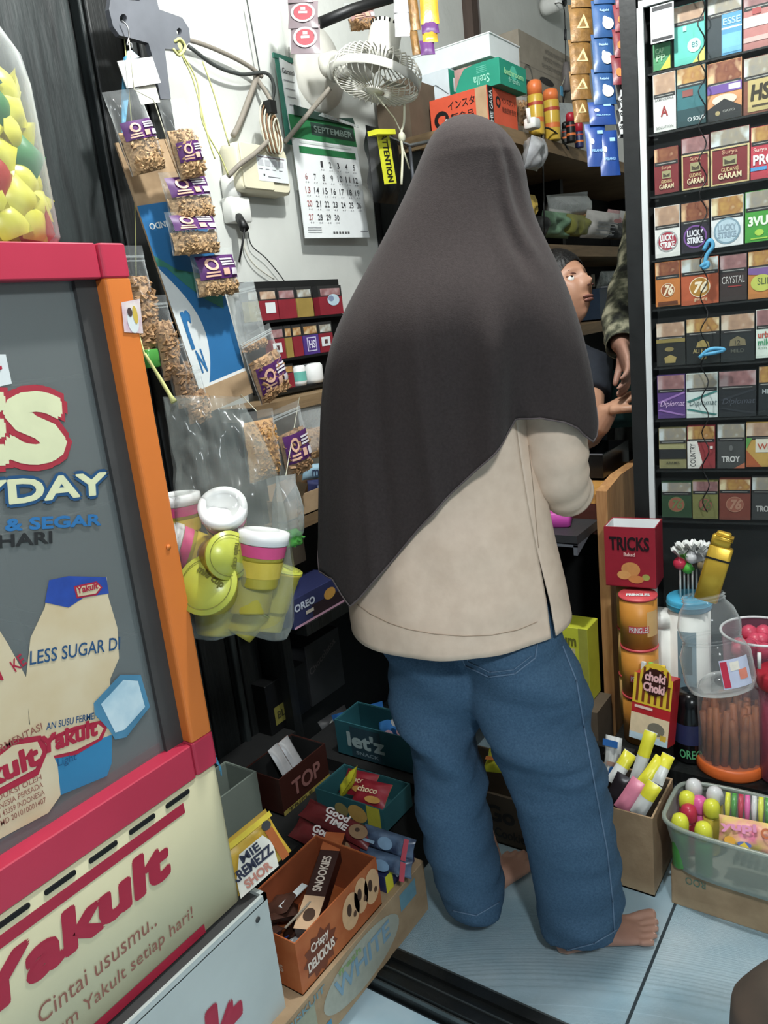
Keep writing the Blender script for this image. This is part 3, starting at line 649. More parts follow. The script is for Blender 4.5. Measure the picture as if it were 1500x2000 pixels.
b = MB(); b.tube([V((bc.x, bc.y, z)) for z in (.75, .95, 1.15, 1.32, 1.42, 1.47)], [.215, .20, .20, .20, .14, .075], 'dark_jacket', 26); b.tube([cs+V((0, 0, .03)), V((bc.x, bc.y, 1.36))], [.066, .12], 'dark_jacket', 14)
obj('coat', remesh(b, .010, 4), comp, True)
b = MB()
for s_ in (-1, 1): b.tube([V((bc.x, bc.y, 0))+rgt*.09*s_+V((0, 0, z)) for z in (.02, .4, .85)], [.075, .085, .11], 'black', 16)
obj('trousers', b, comp, True)

# ---- edge of a bystander's bent knee at the lower right corner of the picture
kp = at(1478, 1922, d=.98); km = thing('person', 'out of focus bystander, only a dark brown knee at the lower right corner', 'person', (kp.x, kp.y, -.026))
kn = MB(); kdir = V((.1, -1, -.12)).normalized()
kn.tube(smooth_path([V((kp.x-.06, kp.y-.05, .02)), V((kp.x-.03, kp.y-.05, .10)), kp+V((.0, -.03, -.05)), kp+kdir*.20+V((-.02, 0, .03)), kp+kdir*.45+V((-.10, 0, .05))], 6), [.045]*6+[.055]*6+[.066]*6+[.075]*7, 'brown_cloth', 20)
obj('trouser_leg', remesh(kn, .008, 4), km, True)
# ================================================================= fridge, its stand and what stands on top
mat('fridge_red', (196, 44, 72), .4, .06, 6, spec=.4); mat('fridge_orange', (222, 116, 42), .4, .06, 6); mat('fridge_dark', (62, 62, 62), .6, .15, 8, .05)
mat('fridge_cream', (208, 200, 160), .45, .05, 6); mat('stand_white', (182, 190, 187), .55, .06, 7, .04, 30); mat('print_red', (178, 30, 58), .55, .05); mat('print_brown', (150, 92, 76), .6, .08)
mat('bottle_cream', (214, 200, 168), .6, .10, 7, col2=(196, 170, 124)); mat('bottle_blue', (44, 130, 180), .5, .1, 8); mat('foil_blue', (40, 74, 168), .4, .2, 30)
mat('fridge_inside', (150, 156, 156), .6, .08, 5)
FY = .90; FX = .713
fridge = thing('drink_fridge', 'small drink fridge with orange posts, red frame and printed glass door', 'fridge', (FX-.28, FY+.24, .362))
def FP(px, py, dy=0.0): return at(px, py, y=FY+dy)
def fxz(px, py): p = at(px, py, y=FY); return p.x, p.z
W0 = FX-.56; FB, F1, F2, F3, FT = .362, .622, .677, 1.362, 1.406
b = MB()   # cabinet: back, sides, top and floor around an empty chamber
b.box(((W0+FX)/2, FY+.46, (F1+FT)/2), (.56, .02, FT-F1), 'fridge_inside'); b.box((W0+.01, FY+.25, (F1+FT)/2), (.02, .42, FT-F1), 'fridge_inside'); b.box((FX-.010, FY+.25, (F1+FT)/2), (.02, .42, FT-F1), 'fridge_dark')
b.box(((W0+FX)/2, FY+.25, F1+.03), (.52, .42, .06), 'fridge_inside'); b.box(((W0+FX)/2, FY+.25, FT-.012), (.56, .43, .024), 'fridge_red'); obj('cabinet', b, fridge, True)
b = MB(); b.rbox(((W0+FX)/2, FY+.234, (FB+F1)/2), (.56, .48, F1-FB-.002), .012, 'fridge_cream'); low = obj('machine_housing', b, fridge, True)
b = MB(); b.rbox(((W0+FX-.045)/2, FY+.012, (F3+FT)/2), (FX-.045-W0, .036, FT-F3), .004, 'fridge_red', smooth=False); b.rbox((FX-.0215, FY+.012, (F3+FT)/2), (.043, .040, FT-F3), .005, 'fridge_red', smooth=False); obj('header', b, fridge, True)
b = MB(); b.rbox((FX-.021, FY+.012, (F2+F3)/2), (.042, .038, F3-F2), .005, 'fridge_orange', smooth=False); post = obj('post', b, fridge, True)
b = MB(); b.rbox((W0+.021, FY+.012, (F2+F3)/2), (.042, .038, F3-F2), .005, 'fridge_orange', smooth=False); obj('post', b, fridge, True)
b = MB(); b.rbox(((W0+FX-.045)/2, FY+.010, (F1+F2)/2), (FX-.045-W0, .036, F2-F1), .004, 'fridge_red', smooth=False); b.rbox((FX-.0215, FY+.012, (F1+F2)/2), (.043, .040, F2-F1), .005, 'fridge_red', smooth=False); obj('sill', b, fridge, True)
b = MB(); b.box(((W0+FX)/2, FY+.022, (F2+F3)/2), (.50, .004, F3-F2), 'fridge_pane'); pane = obj('glass_door', b, fridge, True)
b = MB(); b.box((FX-.058, FY+.018, (F2+F3)/2), (.032, .010, F3-F2), 'fridge_dark'); obj('gasket', b, fridge, True)
for z in (.86, 1.06, 1.24):
    b = MB()
    for i in range(12): b.tube([(W0+.03+i*.042, FY+.05, z), (W0+.03+i*.042, FY+.42, z)], .0016, 'white_plastic', 5)
    b.tube([(W0+.02, FY+.05, z), (FX-.03, FY+.05, z)], .0028, 'white_plastic', 6); obj('wire_shelf', b, fridge, True)
# print on the glass: letters, drink bottles and an ice cube (all flat on the pane)
G = fr((0, FY+.0195, 0), (1, 0, 0), (0, 0, 1))
def gp(pts): return [fxz(*p) for p in pts]
mat('letter_cream', (214, 216, 172), .6, .04); mat('letter_out', (176, 44, 60), .6, .05); mat('letter_blue', (30, 78, 124), .6, .05); mat('letter_cyan', (38, 112, 176), .6, .05); mat('letter_black', (34, 36, 38), .7, .05)
b = MB()
def gtext(t, p0, p1, hpx, m, bold, c, out=None, ob=.0, up2=0):
    """lettering along p0-p1 (pixels on the glass), hpx tall at its start"""
    a = V((*fxz(*p0), 0)); e = V((*fxz(*p1), 0)); h = (V((*fxz(p0[0], p0[1]-hpx), 0))-a).length; rot = math.atan2(e.y-a.y, e.x-a.x)
    if out: b.text(t, a.x, a.y, (e-a).length, h, out, G, c-.0004, bold+ob, rot)
    b.text(t, a.x, a.y, (e-a).length, h, m, G, c, bold, rot)
gtext('ES', (-95, 905), (140, 896), 138, 'letter_cream', .09, .0014, 'letter_out', .09)
gtext('EVERYDAY', (-330, 1024), (225, 965), 56, 'letter_cream', .05, .0022, 'letter_blue', .13)
b.poly(gp([(-20, 762), (40, 748), (28, 690), (-20, 690)][::-1]), 'white_card', G, .0005); gtext('t', (0, 722), (20, 720), 28, 'print_red', .04, .0012)
gtext('ENAK & SEGAR', (-140, 1050), (213, 1027), 26, 'letter_cyan', .06, .0012); gtext('TIAP HARI', (-120, 1085), (118, 1062), 26, 'letter_black', .04, .0012)
def bottle(dx, dy, cap, label, m2):
    o = [(104, 1190), (112, 1138), (225, 1130), (228, 1168), (246, 1230), (249, 1290), (232, 1330), (231, 1350), (236, 1420), (234, 1495), (225, 1520), (130, 1560), (88, 1540), (72, 1480), (75, 1420), (66, 1340), (76, 1250)]
    o = [(x+dx, y+dy) for x, y in o]; b.poly(gp(o[::-1]), 'bottle_cream', G, .0006)
    b.poly(gp([(x+dx, y+dy) for x, y in [(104, 1180), (112, 1136), (150, 1128), (224, 1130), (229, 1162), (180, 1170), (150, 1190)]][::-1]), cap, G, .0010)
    b.poly(gp([(x+dx, y+dy) for x, y in [(78, 1500), (160, 1470), (235, 1440), (234, 1497), (225, 1522), (130, 1562), (88, 1542)]][::-1]), m2, G, .0010)
bottle(0, 0, 'foil_blue', None, 'bottle_blue'); 
b.poly(gp([(-175, 1690), (-185, 1560), (-165, 1440), (-150, 1340), (-95, 1225), (-60, 1185), (-20, 1180), (30, 1260), (68, 1330), (72, 1420), (100, 1440), (128, 1500), (134, 1560), (110, 1595), (0, 1655), (-90, 1695)][::-1]), 'bottle_cream', G, .0016)
mat('ice', (150, 190, 210), .3, .15, 20, col2=(200, 222, 230)); mat('ice_edge', (70, 130, 165), .3, .15, 20)
b.poly(gp([(198, 1378), (250, 1322), (290, 1322), (308, 1385), (262, 1445), (240, 1450), (228, 1430), (200, 1400)][::-1]), 'ice_edge', G, .0022); b.poly(gp([(212, 1380), (256, 1332), (284, 1334), (298, 1385), (258, 1430), (240, 1436)][::-1]), 'ice', G, .0026)
gtext('LESS SUGAR DI', (74, 1304), (250, 1272), 28, 'letter_blue', .01, .0014); gtext('KE', (46, 1318), (68, 1300), 26, 'print_red', .01, .0020)
gtext('AN', (-22, 1360), (22, 1332), 26, 'print_red', .02, .0020)
gtext('AN SUSU FERMEN', (106, 1432), (208, 1408), 14, 'letter_blue', .01, .0014)
b.poly(gp([(105, 1450), (160, 1425), (215, 1412), (226, 1424), (215, 1450), (165, 1480), (110, 1490)][::-1]), 'print_red', G, .0014); b.poly(gp([(108, 1456), (160, 1434), (208, 1420), (218, 1428), (208, 1448), (162, 1472), (112, 1484)][::-1]), 'bottle_cream', G, .0018)
gtext('Yakult', (96, 1480), (205, 1440), 34, 'print_red', .06, .0022); gtext('Light', (128, 1508), (165, 1494), 20, 'letter_blue', .0, .0022)
b.poly(gp([(160, 1148), (205, 1138), (216, 1150), (205, 1165), (166, 1172)][::-1]), 'print_red', G, .0014); b.poly(gp([(164, 1150), (204, 1142), (212, 1150), (203, 1162), (168, 1168)][::-1]), 'bottle_cream', G, .0018); gtext('Yakult', (166, 1163), (207, 1152), 14, 'print_red', .03, .0022)
b.poly(gp([(-60, 1530), (40, 1450), (95, 1442), (110, 1470), (90, 1520), (-60, 1600)][::-1]), 'print_red', G, .0020); b.poly(gp([(-60, 1540), (40, 1462), (88, 1454), (98, 1474), (84, 1508), (-60, 1586)][::-1]), 'bottle_cream', G, .0024)
gtext('Yakult', (-90, 1590), (92, 1497), 46, 'print_red', .06, .0028); gtext('SUSU FERMENTASI', (-60, 1515), (98, 1430), 16, 'print_brown', .01, .0028)
for k, t_ in enumerate(('DIPRODUKSI OLEH', 'PT INDONESIA PERSADA', 'SUKABUMI 43359 INDONESIA', 'BPOM RI MD 201010001407')): gtext(t_, (-40+k*2, 1598+k*17), (96+k*3, 1528+k*15), 12, 'print_brown', .005, .0028)
gl = [(-.0)]
obj('door_print', b, pane, True, 'printed lettering, drink bottles and ice cube on the glass')
# sticker on the post, screw, cream housing print and vent slots
b = MB(); p = [fxz(*q) for q in ((229, 592), (265, 585), (272, 652), (235, 650))]; G2 = fr((0, FY-.0080, 0), (1, 0, 0), (0, 0, 1))
mat('sticker', (196, 160, 176), .5, .2, 40, col2=(225, 215, 205)); b.poly([p[3], p[2], p[1], p[0]], 'sticker', G2); c_ = ((p[0][0]+p[2][0])/2, (p[0][1]+p[2][1])/2); b.ell(c_[0], c_[1]-.004, .009, .016, 'white_card', G2, .001); b.ell(c_[0]+.005, c_[1]+.004, .004, .012, 'cc8a83c', G2, .0014); b.ell(c_[0]-.003, c_[1]+.008, .004, .006, 'c4a3a3a', G2, .0014); obj('sticker', b, post, True, 'small square picture sticker')
b = MB(); b.lathe([(0, .0), (.004, .0), (.004, .002), (0, .0024)], 'fridge_orange', 12, fr((FX-.02, FY-.007, .985), (1, 0, 0), (0, 0, 1))); obj('screw', b, post, True)
G3 = fr((0, FY-.0064, 0), (1, 0, 0), (0, 0, 1)); b = MB()
def ltext(t, p0, p1, hpx, m, bold, sh_=0.0, plane=None, GG=None):
    f = (lambda x, y: (lambda q: (q.x, q.z))(at(x, y, y=plane)))
    a = V((*f(*p0), 0)); e = V((*f(*p1), 0)); h = (V((*f(p0[0], p0[1]-hpx), 0))-a).length; rot = math.atan2(e.y-a.y, e.x-a.x)
    b.text(t, a.x, a.y, (e-a).length, h, m, GG, .0008, bold, rot, sh_)
b.rect(W0+.01, .580, FX-.077, .597, 'print_red', G3, .0004); b.rect(W0+.01, .366, FX-.082, .382, 'print_red', G3, .0004)
PL = FY-.0064
b.text('Yakult', FX-.425, .507, .300, .058, 'print_red', G3, .0008, .075, 0, .14)
b.text('Cintai ususmu..', FX-.352, .444, .190, .026, 'print_brown', G3, .0008, .0, 0, .1); b.text('minum Yakult setiap hari!', FX-.375, .402, .275, .026, 'print_brown', G3, .0008, .0, 0, .1)
obj('housing_print', b, low, True, 'red and brown lettering on the cream panel')
for k in range(7):
    x0 = FX-.085-k*.066; b = MB(); b.rbox((x0, FY-.0062, .6090), (.046, .003, .0080), .0029, 'black_matt', axis=1, smooth=False); obj('vent_slot', b, low, True)
b = MB(); q = at(402, 1478, y=FY)
for k in range(7): b.tube(smooth_path([q+V((0, 0, 0)), q+V((.006+.002*k, -.006, .012-.006*k)), q+V((.014+.001*k, -.004, .016-.010*k))], 4), .0013, 'raffia_blue', 5)
b.ball(q, .005, 'raffia_blue'); obj('string_knot', b, fridge, True, 'blue raffia knot tied at the corner')
# steel stand under the fridge
stand = thing('fridge_stand', 'scratched white metal box stand with red lettering under the fridge', 'stand', (.38, 1.1, -.026))
SX = .742; SY = .866
b = MB(); b.box(((SX-.62)+.31, SY+.27, .1655), (.62, .54, .381), 'stand_white'); b.box((SX-.31, SY+.27, .3575), (.612, .532, .004), 'fridge_dark')
for (x0, x1) in ((SX-.62, SX-.612), (SX-.008, SX)): b.box(((x0+x1)/2, SY+.27, .360), (.008, .54, .012), 'stand_white')
b.box((SX-.31, SY+.003, .360), (.62, .006, .012), 'stand_white'); obj('box', b, stand, True)
b = MB(); G4 = fr((0, SY-.0004, 0), (1, 0, 0), (0, 0, 1)); b.text('Yakult', SX-.46, .145, .36, .12, 'print_red', G4, .0008, .055, 0, .12); obj('print', b, stand, True)
b = MB(); b.lathe([(0, 0), (.005, 0), (.005, .001), (0, .0012)], 'fridge_dark', 10, fr((SX-.028, SY-.0006, .335), (1, 0, 0), (0, 0, 1))); obj('rivet', b, stand, True)
# jar of yellow sweets on the fridge, tray lid and paper behind it
J = V((.572, .992, FT+.001)); jar = thing('candy_jar', 'large clear jar of yellow wrapped sweets on the fridge', 'jar', J)
prof = [(.0, .002), (.088, .002), (.094, .012), (.095, .19), (.090, .225), (.070, .262), (.058, .275)]
b = MB(); b.lathe(prof, 'jar_plastic', 36, cap=False); obj('jar_body', b, jar)
mat('lid_yellow', (222, 190, 30), .4, .05); b = MB(); b.lathe([(.061, .262), (.064, .268), (.064, .305), (.058, .312), (0, .312)], 'lid_yellow', 36); obj('lid', b, jar, False, 'yellow lid')
mat('wrap_yellow', (214, 204, 34), .3, .2, 30, col2=(230, 224, 90)); mat('wrap_red', (200, 60, 50), .35, .2); mat('wrap_green', (60, 130, 70), .35, .2)
random.seed(5); n_s = 0
for lay in range(8):
    for k in range(11):
        a = 2*pi*(k+.5*(lay % 2))/11+random.uniform(-.15, .15); r = .074+random.uniform(-.004, .003); z = .026+lay*.0265
        if z > .21: continue
        X = Matrix.Translation((r*cos(a), r*sin(a), z)) @ Matrix.Rotation(a+random.uniform(-.5, .5), 4, 'Z') @ Matrix.Rotation(random.uniform(-.8, .8), 4, 'X') @ Matrix.Rotation(random.uniform(-.3, .3), 4, 'Y')
        m_ = random.choice(['wrap_yellow']*8+['wrap_red', 'wrap_green']); w_ = .021; b = MB()
        def pk(u, t, s_): return (s_*.010*sin(pi*u)*sin(pi*t)**.6, (u-.5)*.046, (t-.5)*.040)
        b.grid(lambda u, t: pk(u, t, 1), 6, 5, m_, X); b.grid(lambda u, t: pk(u, t, -1), 6, 5, m_, X)
        obj('sweet', b, jar, False, None, None); n_s += 1
b = MB(); b.rbox((.715-.075, 1.22, FT+.0065), (.13, .10, .012), .02, 'charcoal'); obj('tray', b, None, label='dark grey flat tray with rounded corners on the fridge top', cat='tray')
b = MB(); b.add([(.61, 1.11, FT+.002), (.67, 1.10, FT+.002), (.675, 1.15, FT+.014), (.62, 1.16, FT+.010)], [(0, 1, 2, 3), (3, 2, 1, 0)], 'card_grey'); obj('paper_scrap', b, None, label='small scrap of grey card on the fridge beside the jar', cat='paper')
# ================================================================= things on and before the long wall (left of the headscarf)
def prism_px(pts, y, th, m, mb=None):
    """an outline of the photograph given its own distance y and thickness"""
    b_ = mb or MB(); b_.prism([(lambda p: (p.x, p.z))(at(*q, y=y)) for q in pts], th, m, fr((0, y, 0), (1, 0, 0), (0, 0, 1))); return b_
# grey punched steel bracket plate hanging from above
def plate(outer, holes, y, th, m):
    cu = bpy.data.curves.new('p', 'CURVE'); cu.dimensions = '2D'; cu.fill_mode = 'BOTH'; cu.extrude = th/2
    for ring in [outer]+holes:
        sp_ = cu.splines.new('POLY'); sp_.points.add(len(ring)-1); sp_.use_cyclic_u = True
        for k, q in enumerate(ring): p = at(*q, y=y); sp_.points[k].co = (p.x, p.z, 0, 1)
    o = bpy.data.objects.new('p', cu); me = bpy.data.meshes.new_from_object(o); X = fr((0, y, 0), (1, 0, 0), (0, 0, 1))
    b_ = MB(); b_.add([v.co.copy() for v in me.vertices], [tuple(f.vertices) for f in me.polygons], m, False, X)
    bpy.data.meshes.remove(me); bpy.data.objects.remove(o); bpy.data.curves.remove(cu); return b_
circ = lambda cx, cy, rx, ry: [(cx+rx*cos(2*pi*k/14), cy+ry*sin(2*pi*k/14)) for k in range(14)]
b = plate([(300, -60), (302, 0), (307, 20), (352, 36), (366, 58), (368, 82), (352, 99), (318, 97), (330, 195), (310, 195), (294, 112), (286, 86), (248, 75), (230, 71), (217, 53), (209, 20), (212, 0), (220, -60)], [circ(237, 38, 7, 9), circ(346, 63, 5, 7), [(242, -12), (266, -12), (269, 4), (248, 2)]], 1.30, .012, 'grey_metal')
obj('metal_bracket', b, None, label='grey steel bracket plate with round holes hanging at the top left', cat='bracket')
b = MB(); b.tube(smooth_path([at(238, 40, y=1.286), at(249, 52, y=1.28), at(252, 70, y=1.28), at(248, 88, y=1.28), at(256, 84, y=1.28), at(258, 95, y=1.28)], 5), .0016, 'steel', 6); obj('wire_hook', b, None, label='thin bent wire hook through the left hole of the grey bracket', cat='hook')
tg = thing('price_tag', 'blank white plastic tag hanging from a wire hook under the bracket', 'tag', at(270, 170, y=1.27))
b = prism_px([(228, 120), (296, 111), (313, 162), (247, 173)], 1.27, .002, 'white_plastic'); b = prism_px([(248, 100), (256, 98), (272, 112), (246, 119)], 1.272, .0015, 'ice', b); obj('card', b, tg, True)
b = prism_px([(263, 172), (302, 164), (312, 200), (275, 205)], 1.275, .0015, 'off_white'); obj('stem', b, tg, True)
b = prism_px([(241, 112), (247, 108), (250, 180), (240, 268), (236, 262), (237, 190)], 1.29, .004, 'raffia_blue'); obj('hanging_card', b, None, label='teal card hanging edge-on left of the snack bags', cat='card')

# ---- snack bags
mat('flakes', (150, 112, 70), .7, .35, 220, .12, 300, col2=(206, 166, 116)); mat('flakes_gold', (206, 156, 88), .65, .3, 220, .12, 300, col2=(176, 122, 62)); mat('chips', (190, 146, 96), .65, .3, 160, .12, 300, col2=(146, 102, 64)); mat('chips_dark', (132, 96, 64), .65, .3, 160, .12, 300, col2=(164, 124, 82))
mat('label_purple', (86, 38, 104), .45, .08); mat('print_peach', (226, 176, 150), .5, .05); mat('print_white', (222, 216, 222), .5, .03)
def pillow(w_, h_, T, seed=0, cr=.0, top=.0):
    def fn(a, t, s_):
        x = (a-.5)*2; e = (1-x**4)*min(1, (1-abs(2*t-1)**3)*1.15)*(1-.75*max(0, (t-.55)/.45) if top else 1)
        q = noise.noise(V((x*2.2+seed, t*3.1, s_*3+seed)))*cr
        return (x*w_/2*(1-.04*sin(pi*t)), t*h_, s_*(T*e+.0004)+q*e)
    return fn
def flakes_into(b_, w_, h_, T, m, seed, n, big=.010):
    random.seed(seed)
    f = lambda a, t, s_: (lambda p: (p[0], p[1], p[2]+s_*.003*noise.noise(V((p[0]*180, p[1]*180, seed)))))(pillow(w_, h_, T)(a, t, s_))
    b_.grid(lambda u, t: f(u, t, 1), 16, 16, m); b_.grid(lambda u, t: f(u, t, -1), 10, 8, m)
    for k in range(n):
        a, t = random.uniform(.08, .92), random.uniform(.05, .97); p = V(f(a, t, 1)); L_ = big*random.uniform(.5, 1.2); d_ = V((random.gauss(0, 1), random.gauss(0, 1), random.gauss(0, .5))).normalized(); e_ = d_.orthogonal().normalized()*L_*.42; g_ = d_.cross(e_).normalized()*L_*.12
        b_.add([p-d_*L_*.5-e_, p+d_*L_*.5-e_*.6, p+d_*L_*.5+e_*.6, p-d_*L_*.5+e_, p+g_+V((0, 0, L_*.25))], [(0, 1, 4), (1, 2, 4), (2, 3, 4), (3, 0, 4)], m)
def snack_bag(label, tl, tr, bl, y, fill=.55, content='flakes', lab=None, zipline=False, T=.018, group=None, seed=1, th_=None, film_m='film', lm='label_purple', dense=160, big=.011, name='snack_bag', hang=None, sway=.0):
    """a clear pouch whose corners top-left, top-right, bottom-left are seen at these pixels at distance y"""
    A, B, C_ = at(*tl, y=y), at(*tr, y=y), at(*bl, y=y+sway); w_ = (B-A).length; h_ = (C_-A).length; up_ = (A-C_).normalized(); ux = (B-A).normalized()
    T_ = fr(C_+ux*w_/2, ux, up_); t = thing(name, label, 'snack bag', mx=T_, group=group); P_ = pillow(w_, h_, T*1.08, seed, .004, 1)
    b_ = MB(); b_.grid(lambda u, q: P_(u, q, 1), 14, 18, film_m); b_.grid(lambda u, q: P_(u, q, -1), 10, 10, film_m); obj('pouch', b_, t)
    b_ = MB(); flakes_into(b_, w_*.93, h_*fill, T*.9, content, seed, dense, big); obj('contents', b_, t)
    if hang is not None: b_ = MB(); b_.tube([(0, h_*.99, 0), T_.inverted() @ V(hang)], .0011, 'string', 5); obj('string', b_, t)
    if zipline: b_ = MB(); b_.box((0, h_*.90, 0), (w_*.98, .004, .003), film_m if film_m != 'film' else 'film_milky'); b_.box((0, h_*.86, 0), (w_*.98, .002, .003), 'film_milky'); obj('zip_strip', b_, t)
    if lab:
        y0, y1 = lab; P2 = pillow(w_, h_, T*1.14, seed, .004, 1); f2 = lambda u, q, c=.0: (lambda p: (p[0], p[1], p[2]+c))(P2(.06+u*.88, y0+(y1-y0)*q, 1))
        b_ = MB(); b_.grid(f2, 10, 8, lm); lo = obj('label', b_, t)
        b_ = MB(); k_ = .002
        def spot(u0, q0, u1, q1, m_): b_.grid(lambda u, q: f2(u0+(u1-u0)*u, q0+(q1-q0)*q, k_), 4, 2, m_)
        for q0 in (.78, .66, .54): spot(.52, q0, .88, q0+.07, 'print_white')
        spot(.72, .12, .93, .40, 'print_white'); spot(.50, .14, .66, .42, 'print_peach'); spot(.08, .10, .42, .18, 'print_peach'); spot(.10, .24, .40, .31, 'print_peach')
        for i in range(14):
            a0 = 2*pi*i/14; cxx, cyy = .27, .62; b_.add([f2(cxx+.15*r_*cos(a_), cyy+.26*r_*sin(a_), k_) for r_, a_ in ((.6, a0), (1, a0), (1, a0+.45), (.6, a0+.45))], [(0, 1, 2, 3)], 'print_peach')
        obj('label_print', b_, lo)
    return t
GS = 'snack bags with purple labels'
snack_bag('snack bag with a purple label, topmost left of the hanging string', (250, 188), (318, 178), (258, 345), 1.20, .52, 'flakes', (.40, .62), group=GS, seed=1, T=.020)
snack_bag('snack bag with a purple label, topmost right, pale crumbs above its label', (318, 196), (372, 192), (352, 352), 1.17, .62, 'flakes', (.20, .45), group=GS, seed=2, T=.019)
snack_bag('snack bag with a purple label, second down on the hanging string', (322, 338), (412, 332), (334, 436), 1.19, .48, 'flakes', (.48, .88), group=GS, seed=3, T=.019)
snack_bag('snack bag with a purple label, third down on the hanging string', (340, 418), (434, 416), (338, 500), 1.185, .52, 'flakes', (.55, .92), group=GS, seed=4, T=.020)
snack_bag('snack bag with a purple label, lowest on the hanging string', (368, 488), (454, 482), (386, 582), 1.20, .40, 'flakes', (.34, .84), group=GS, seed=5, T=.019)
snack_bag('zip bag of shrimp crackers with a purple label beside the blue cardboard strip', (470, 660), (530, 628), (510, 792), 1.17, .62, 'chips', (.12, .52), True, group=GS, seed=6, T=.020, big=.016)
snack_bag('snack bag with a purple label, lowest, just above the mint packets', (520, 808), (575, 785), (560, 940), 1.17, .64, 'chips_dark', (.22, .62), True, group=GS, seed=7, T=.020, big=.014)
snack_bag('clear bag of golden fried onions without a label', (455, 812), (520, 800), (487, 945), 1.12, .86, 'flakes_gold', None, False, seed=8, T=.022, dense=320, big=.009, hang=at(470, 770, y=1.222))
GZ = 'plain zip bags beside the cardboard strip'
snack_bag('plain zip bag of crackers, topmost left of the cardboard strip', (258, 482), (302, 482), (272, 690), 1.24, .72, 'chips', None, True, group=GZ, seed=9, T=.020, big=.016, dense=170)
snack_bag('plain zip bag of crackers, second down left of the cardboard strip', (298, 578), (334, 575), (320, 745), 1.22, .70, 'chips', None, True, group=GZ, seed=10, T=.018, big=.014, dense=150)
snack_bag('plain zip bag of crackers, third down left of the cardboard strip', (322, 664), (358, 658), (348, 800), 1.21, .62, 'chips_dark', None, True, group=GZ, seed=11, T=.018, big=.014, dense=150)
snack_bag('plain zip bag of crackers, lowest left of the cardboard strip', (342, 722), (384, 712), (370, 830), 1.20, .55, 'chips', None, True, group=GZ, seed=12, T=.018, big=.014, dense=150)
snack_bag('milky empty zip bag hanging right of the blue cardboard strip', (424, 566), (482, 552), (470, 690), 1.215, .12, 'chips', None, True, seed=13, T=.010, film_m='film_milky')
b = MB(); b.tube([at(*q, y=1.25) for q in ((252, 78), (262, 175), (300, 195), (345, 330), (380, 420), (420, 500))], .0012, 'string', 5); obj('hanging_string', b, None, label='thin string from which the purple-labelled snack bags hang', cat='string')
# ---- long blue-printed cardboard strip
mat('print_blue', (36, 108, 166), .55, .08, 8); mat('print_green', (52, 122, 104), .55, .1); mat('card_white', (212, 218, 218), .6, .03)
A_, B_, C2 = at(243, 278, y=1.255), at(372, 268, y=1.255), at(400, 795, y=1.225); sw_ = (B_-A_).length*.92; sh_ = (A_-C2).length
cs_ = thing('cardboard_strip', 'long hanging cardboard strip with blue and white printing between snack bags', 'cardboard', mx=fr(C2, (B_-A_), (A_-C2)))
sw_ = (at(492, 780, y=1.225)-C2).length; swt = (B_-A_).length
b = MB(); b.prism([(0, 0), (sw_, 0), (swt*.98, sh_), (0, sh_)], .004, 'card', None, -.004); obj('board', b, cs_)
b = MB(); q_ = lambda u, t: ((sw_+(swt-sw_)*t)*u, sh_*t)
b.poly([q_(.0, .07), q_(1, .07), q_(1, .78), q_(.0, .78)], 'print_blue', None, .0006)
b.poly([q_(.0, .07)]+[q_(.42*sin(pi*(.15+.85*k/12))+.02, .075+.47*k/12) for k in range(13)]+[q_(.0, .56)], 'card_white', None, .0010)
b.poly([q_(.0, .60), q_(.30, .53), q_(.62, .50), q_(.95, .40), q_(.9, .34), q_(.6, .40), q_(.35, .47), q_(.12, .55), q_(0, .56)], 'print_green', None, .0010)
b.poly([q_(0, .07), q_(1, .072), q_(1, .085), q_(0, .083)], 'card_white', None, .0012)
b.text('INDO', .012, sh_*.69, .045, .012, 'card_white', None, .0012, .02, 0, 0, True); b.text('HALAL', .062, sh_*.64, .05, .014, 'card_white', None, .0012, .02, 0, 0, True); b.ring(.087, sh_*.65, .030, .0315, 'card_white', None, .0011, 24, .5)
b.text('N', .022, sh_*.13, .016, .046, 'print_blue', None, .0016, .03); b.text('r', .016, sh_*.23, .022, .075, 'print_blue', None, .0016, .03); obj('print', b, cs_)
b = MB(); b.box((sw_/2, .012, .004), (sw_, .05, .003), 'card'); obj('flap', b, cs_)
# ---- cables, meter box, outlet
mat('cable_grey', (132, 124, 112), .6, .08); mat('cable_brown', (120, 84, 52), .6, .1); mat('cable_dark', (58, 62, 60), .6, .1)
def cable(label, pix, r, m, ys, cat='cable', n=6):
    ys = ys if isinstance(ys, (list, tuple)) else [ys]*len(pix); b_ = MB(); b_.tube(smooth_path([at(*p, y=y) for p, y in zip(pix, ys)], n), r, m, 8); return obj('cable', b_, None, label=label, cat=cat)
cable('thick grey cable from the bracket down into the beige meter box', [(340, 70), (400, 88), (455, 112), (490, 132), (512, 150)], .0055, 'cable_grey', 1.47)
cable('dark cable sagging from the bracket to the wires above the meter box', [(368, 90), (420, 128), (470, 145), (520, 143), (535, 170), (530, 205)], .0045, 'cable_dark', 1.465)
cable('thick grey pipe-like cable running from fan to meter box', [(502, 150), (470, 235), (455, 265)], .0075, 'cable_grey', 1.475)
cable('grey cable looping in front of the beige meter box', [(498, 148), (532, 205), (530, 262), (500, 298), (470, 320), (445, 345)], .006, 'cable_grey', [1.48, 1.44, 1.42, 1.42, 1.42, 1.44])
cable('straight grey cable rising from the meter box to the fan', [(556, 278), (600, 225), (645, 172)], .0068, 'cable_grey', [1.45, 1.42, 1.36])
cable('thin dark wire running down the wall pilaster', [(482, 0), (495, 70), (507, 138)], .0018, 'cable_dark', 1.47)
cable('thin wire drooping from the outlet down to the small cigarette rack', [(484, 452), (492, 480), (520, 505), (545, 535), (560, 556)], .0016, 'cable_dark', 1.485)
cable('white flat wire drooping below the outlet', [(474, 450), (480, 490), (500, 520), (535, 545)], .0022, 'off_white', 1.488)
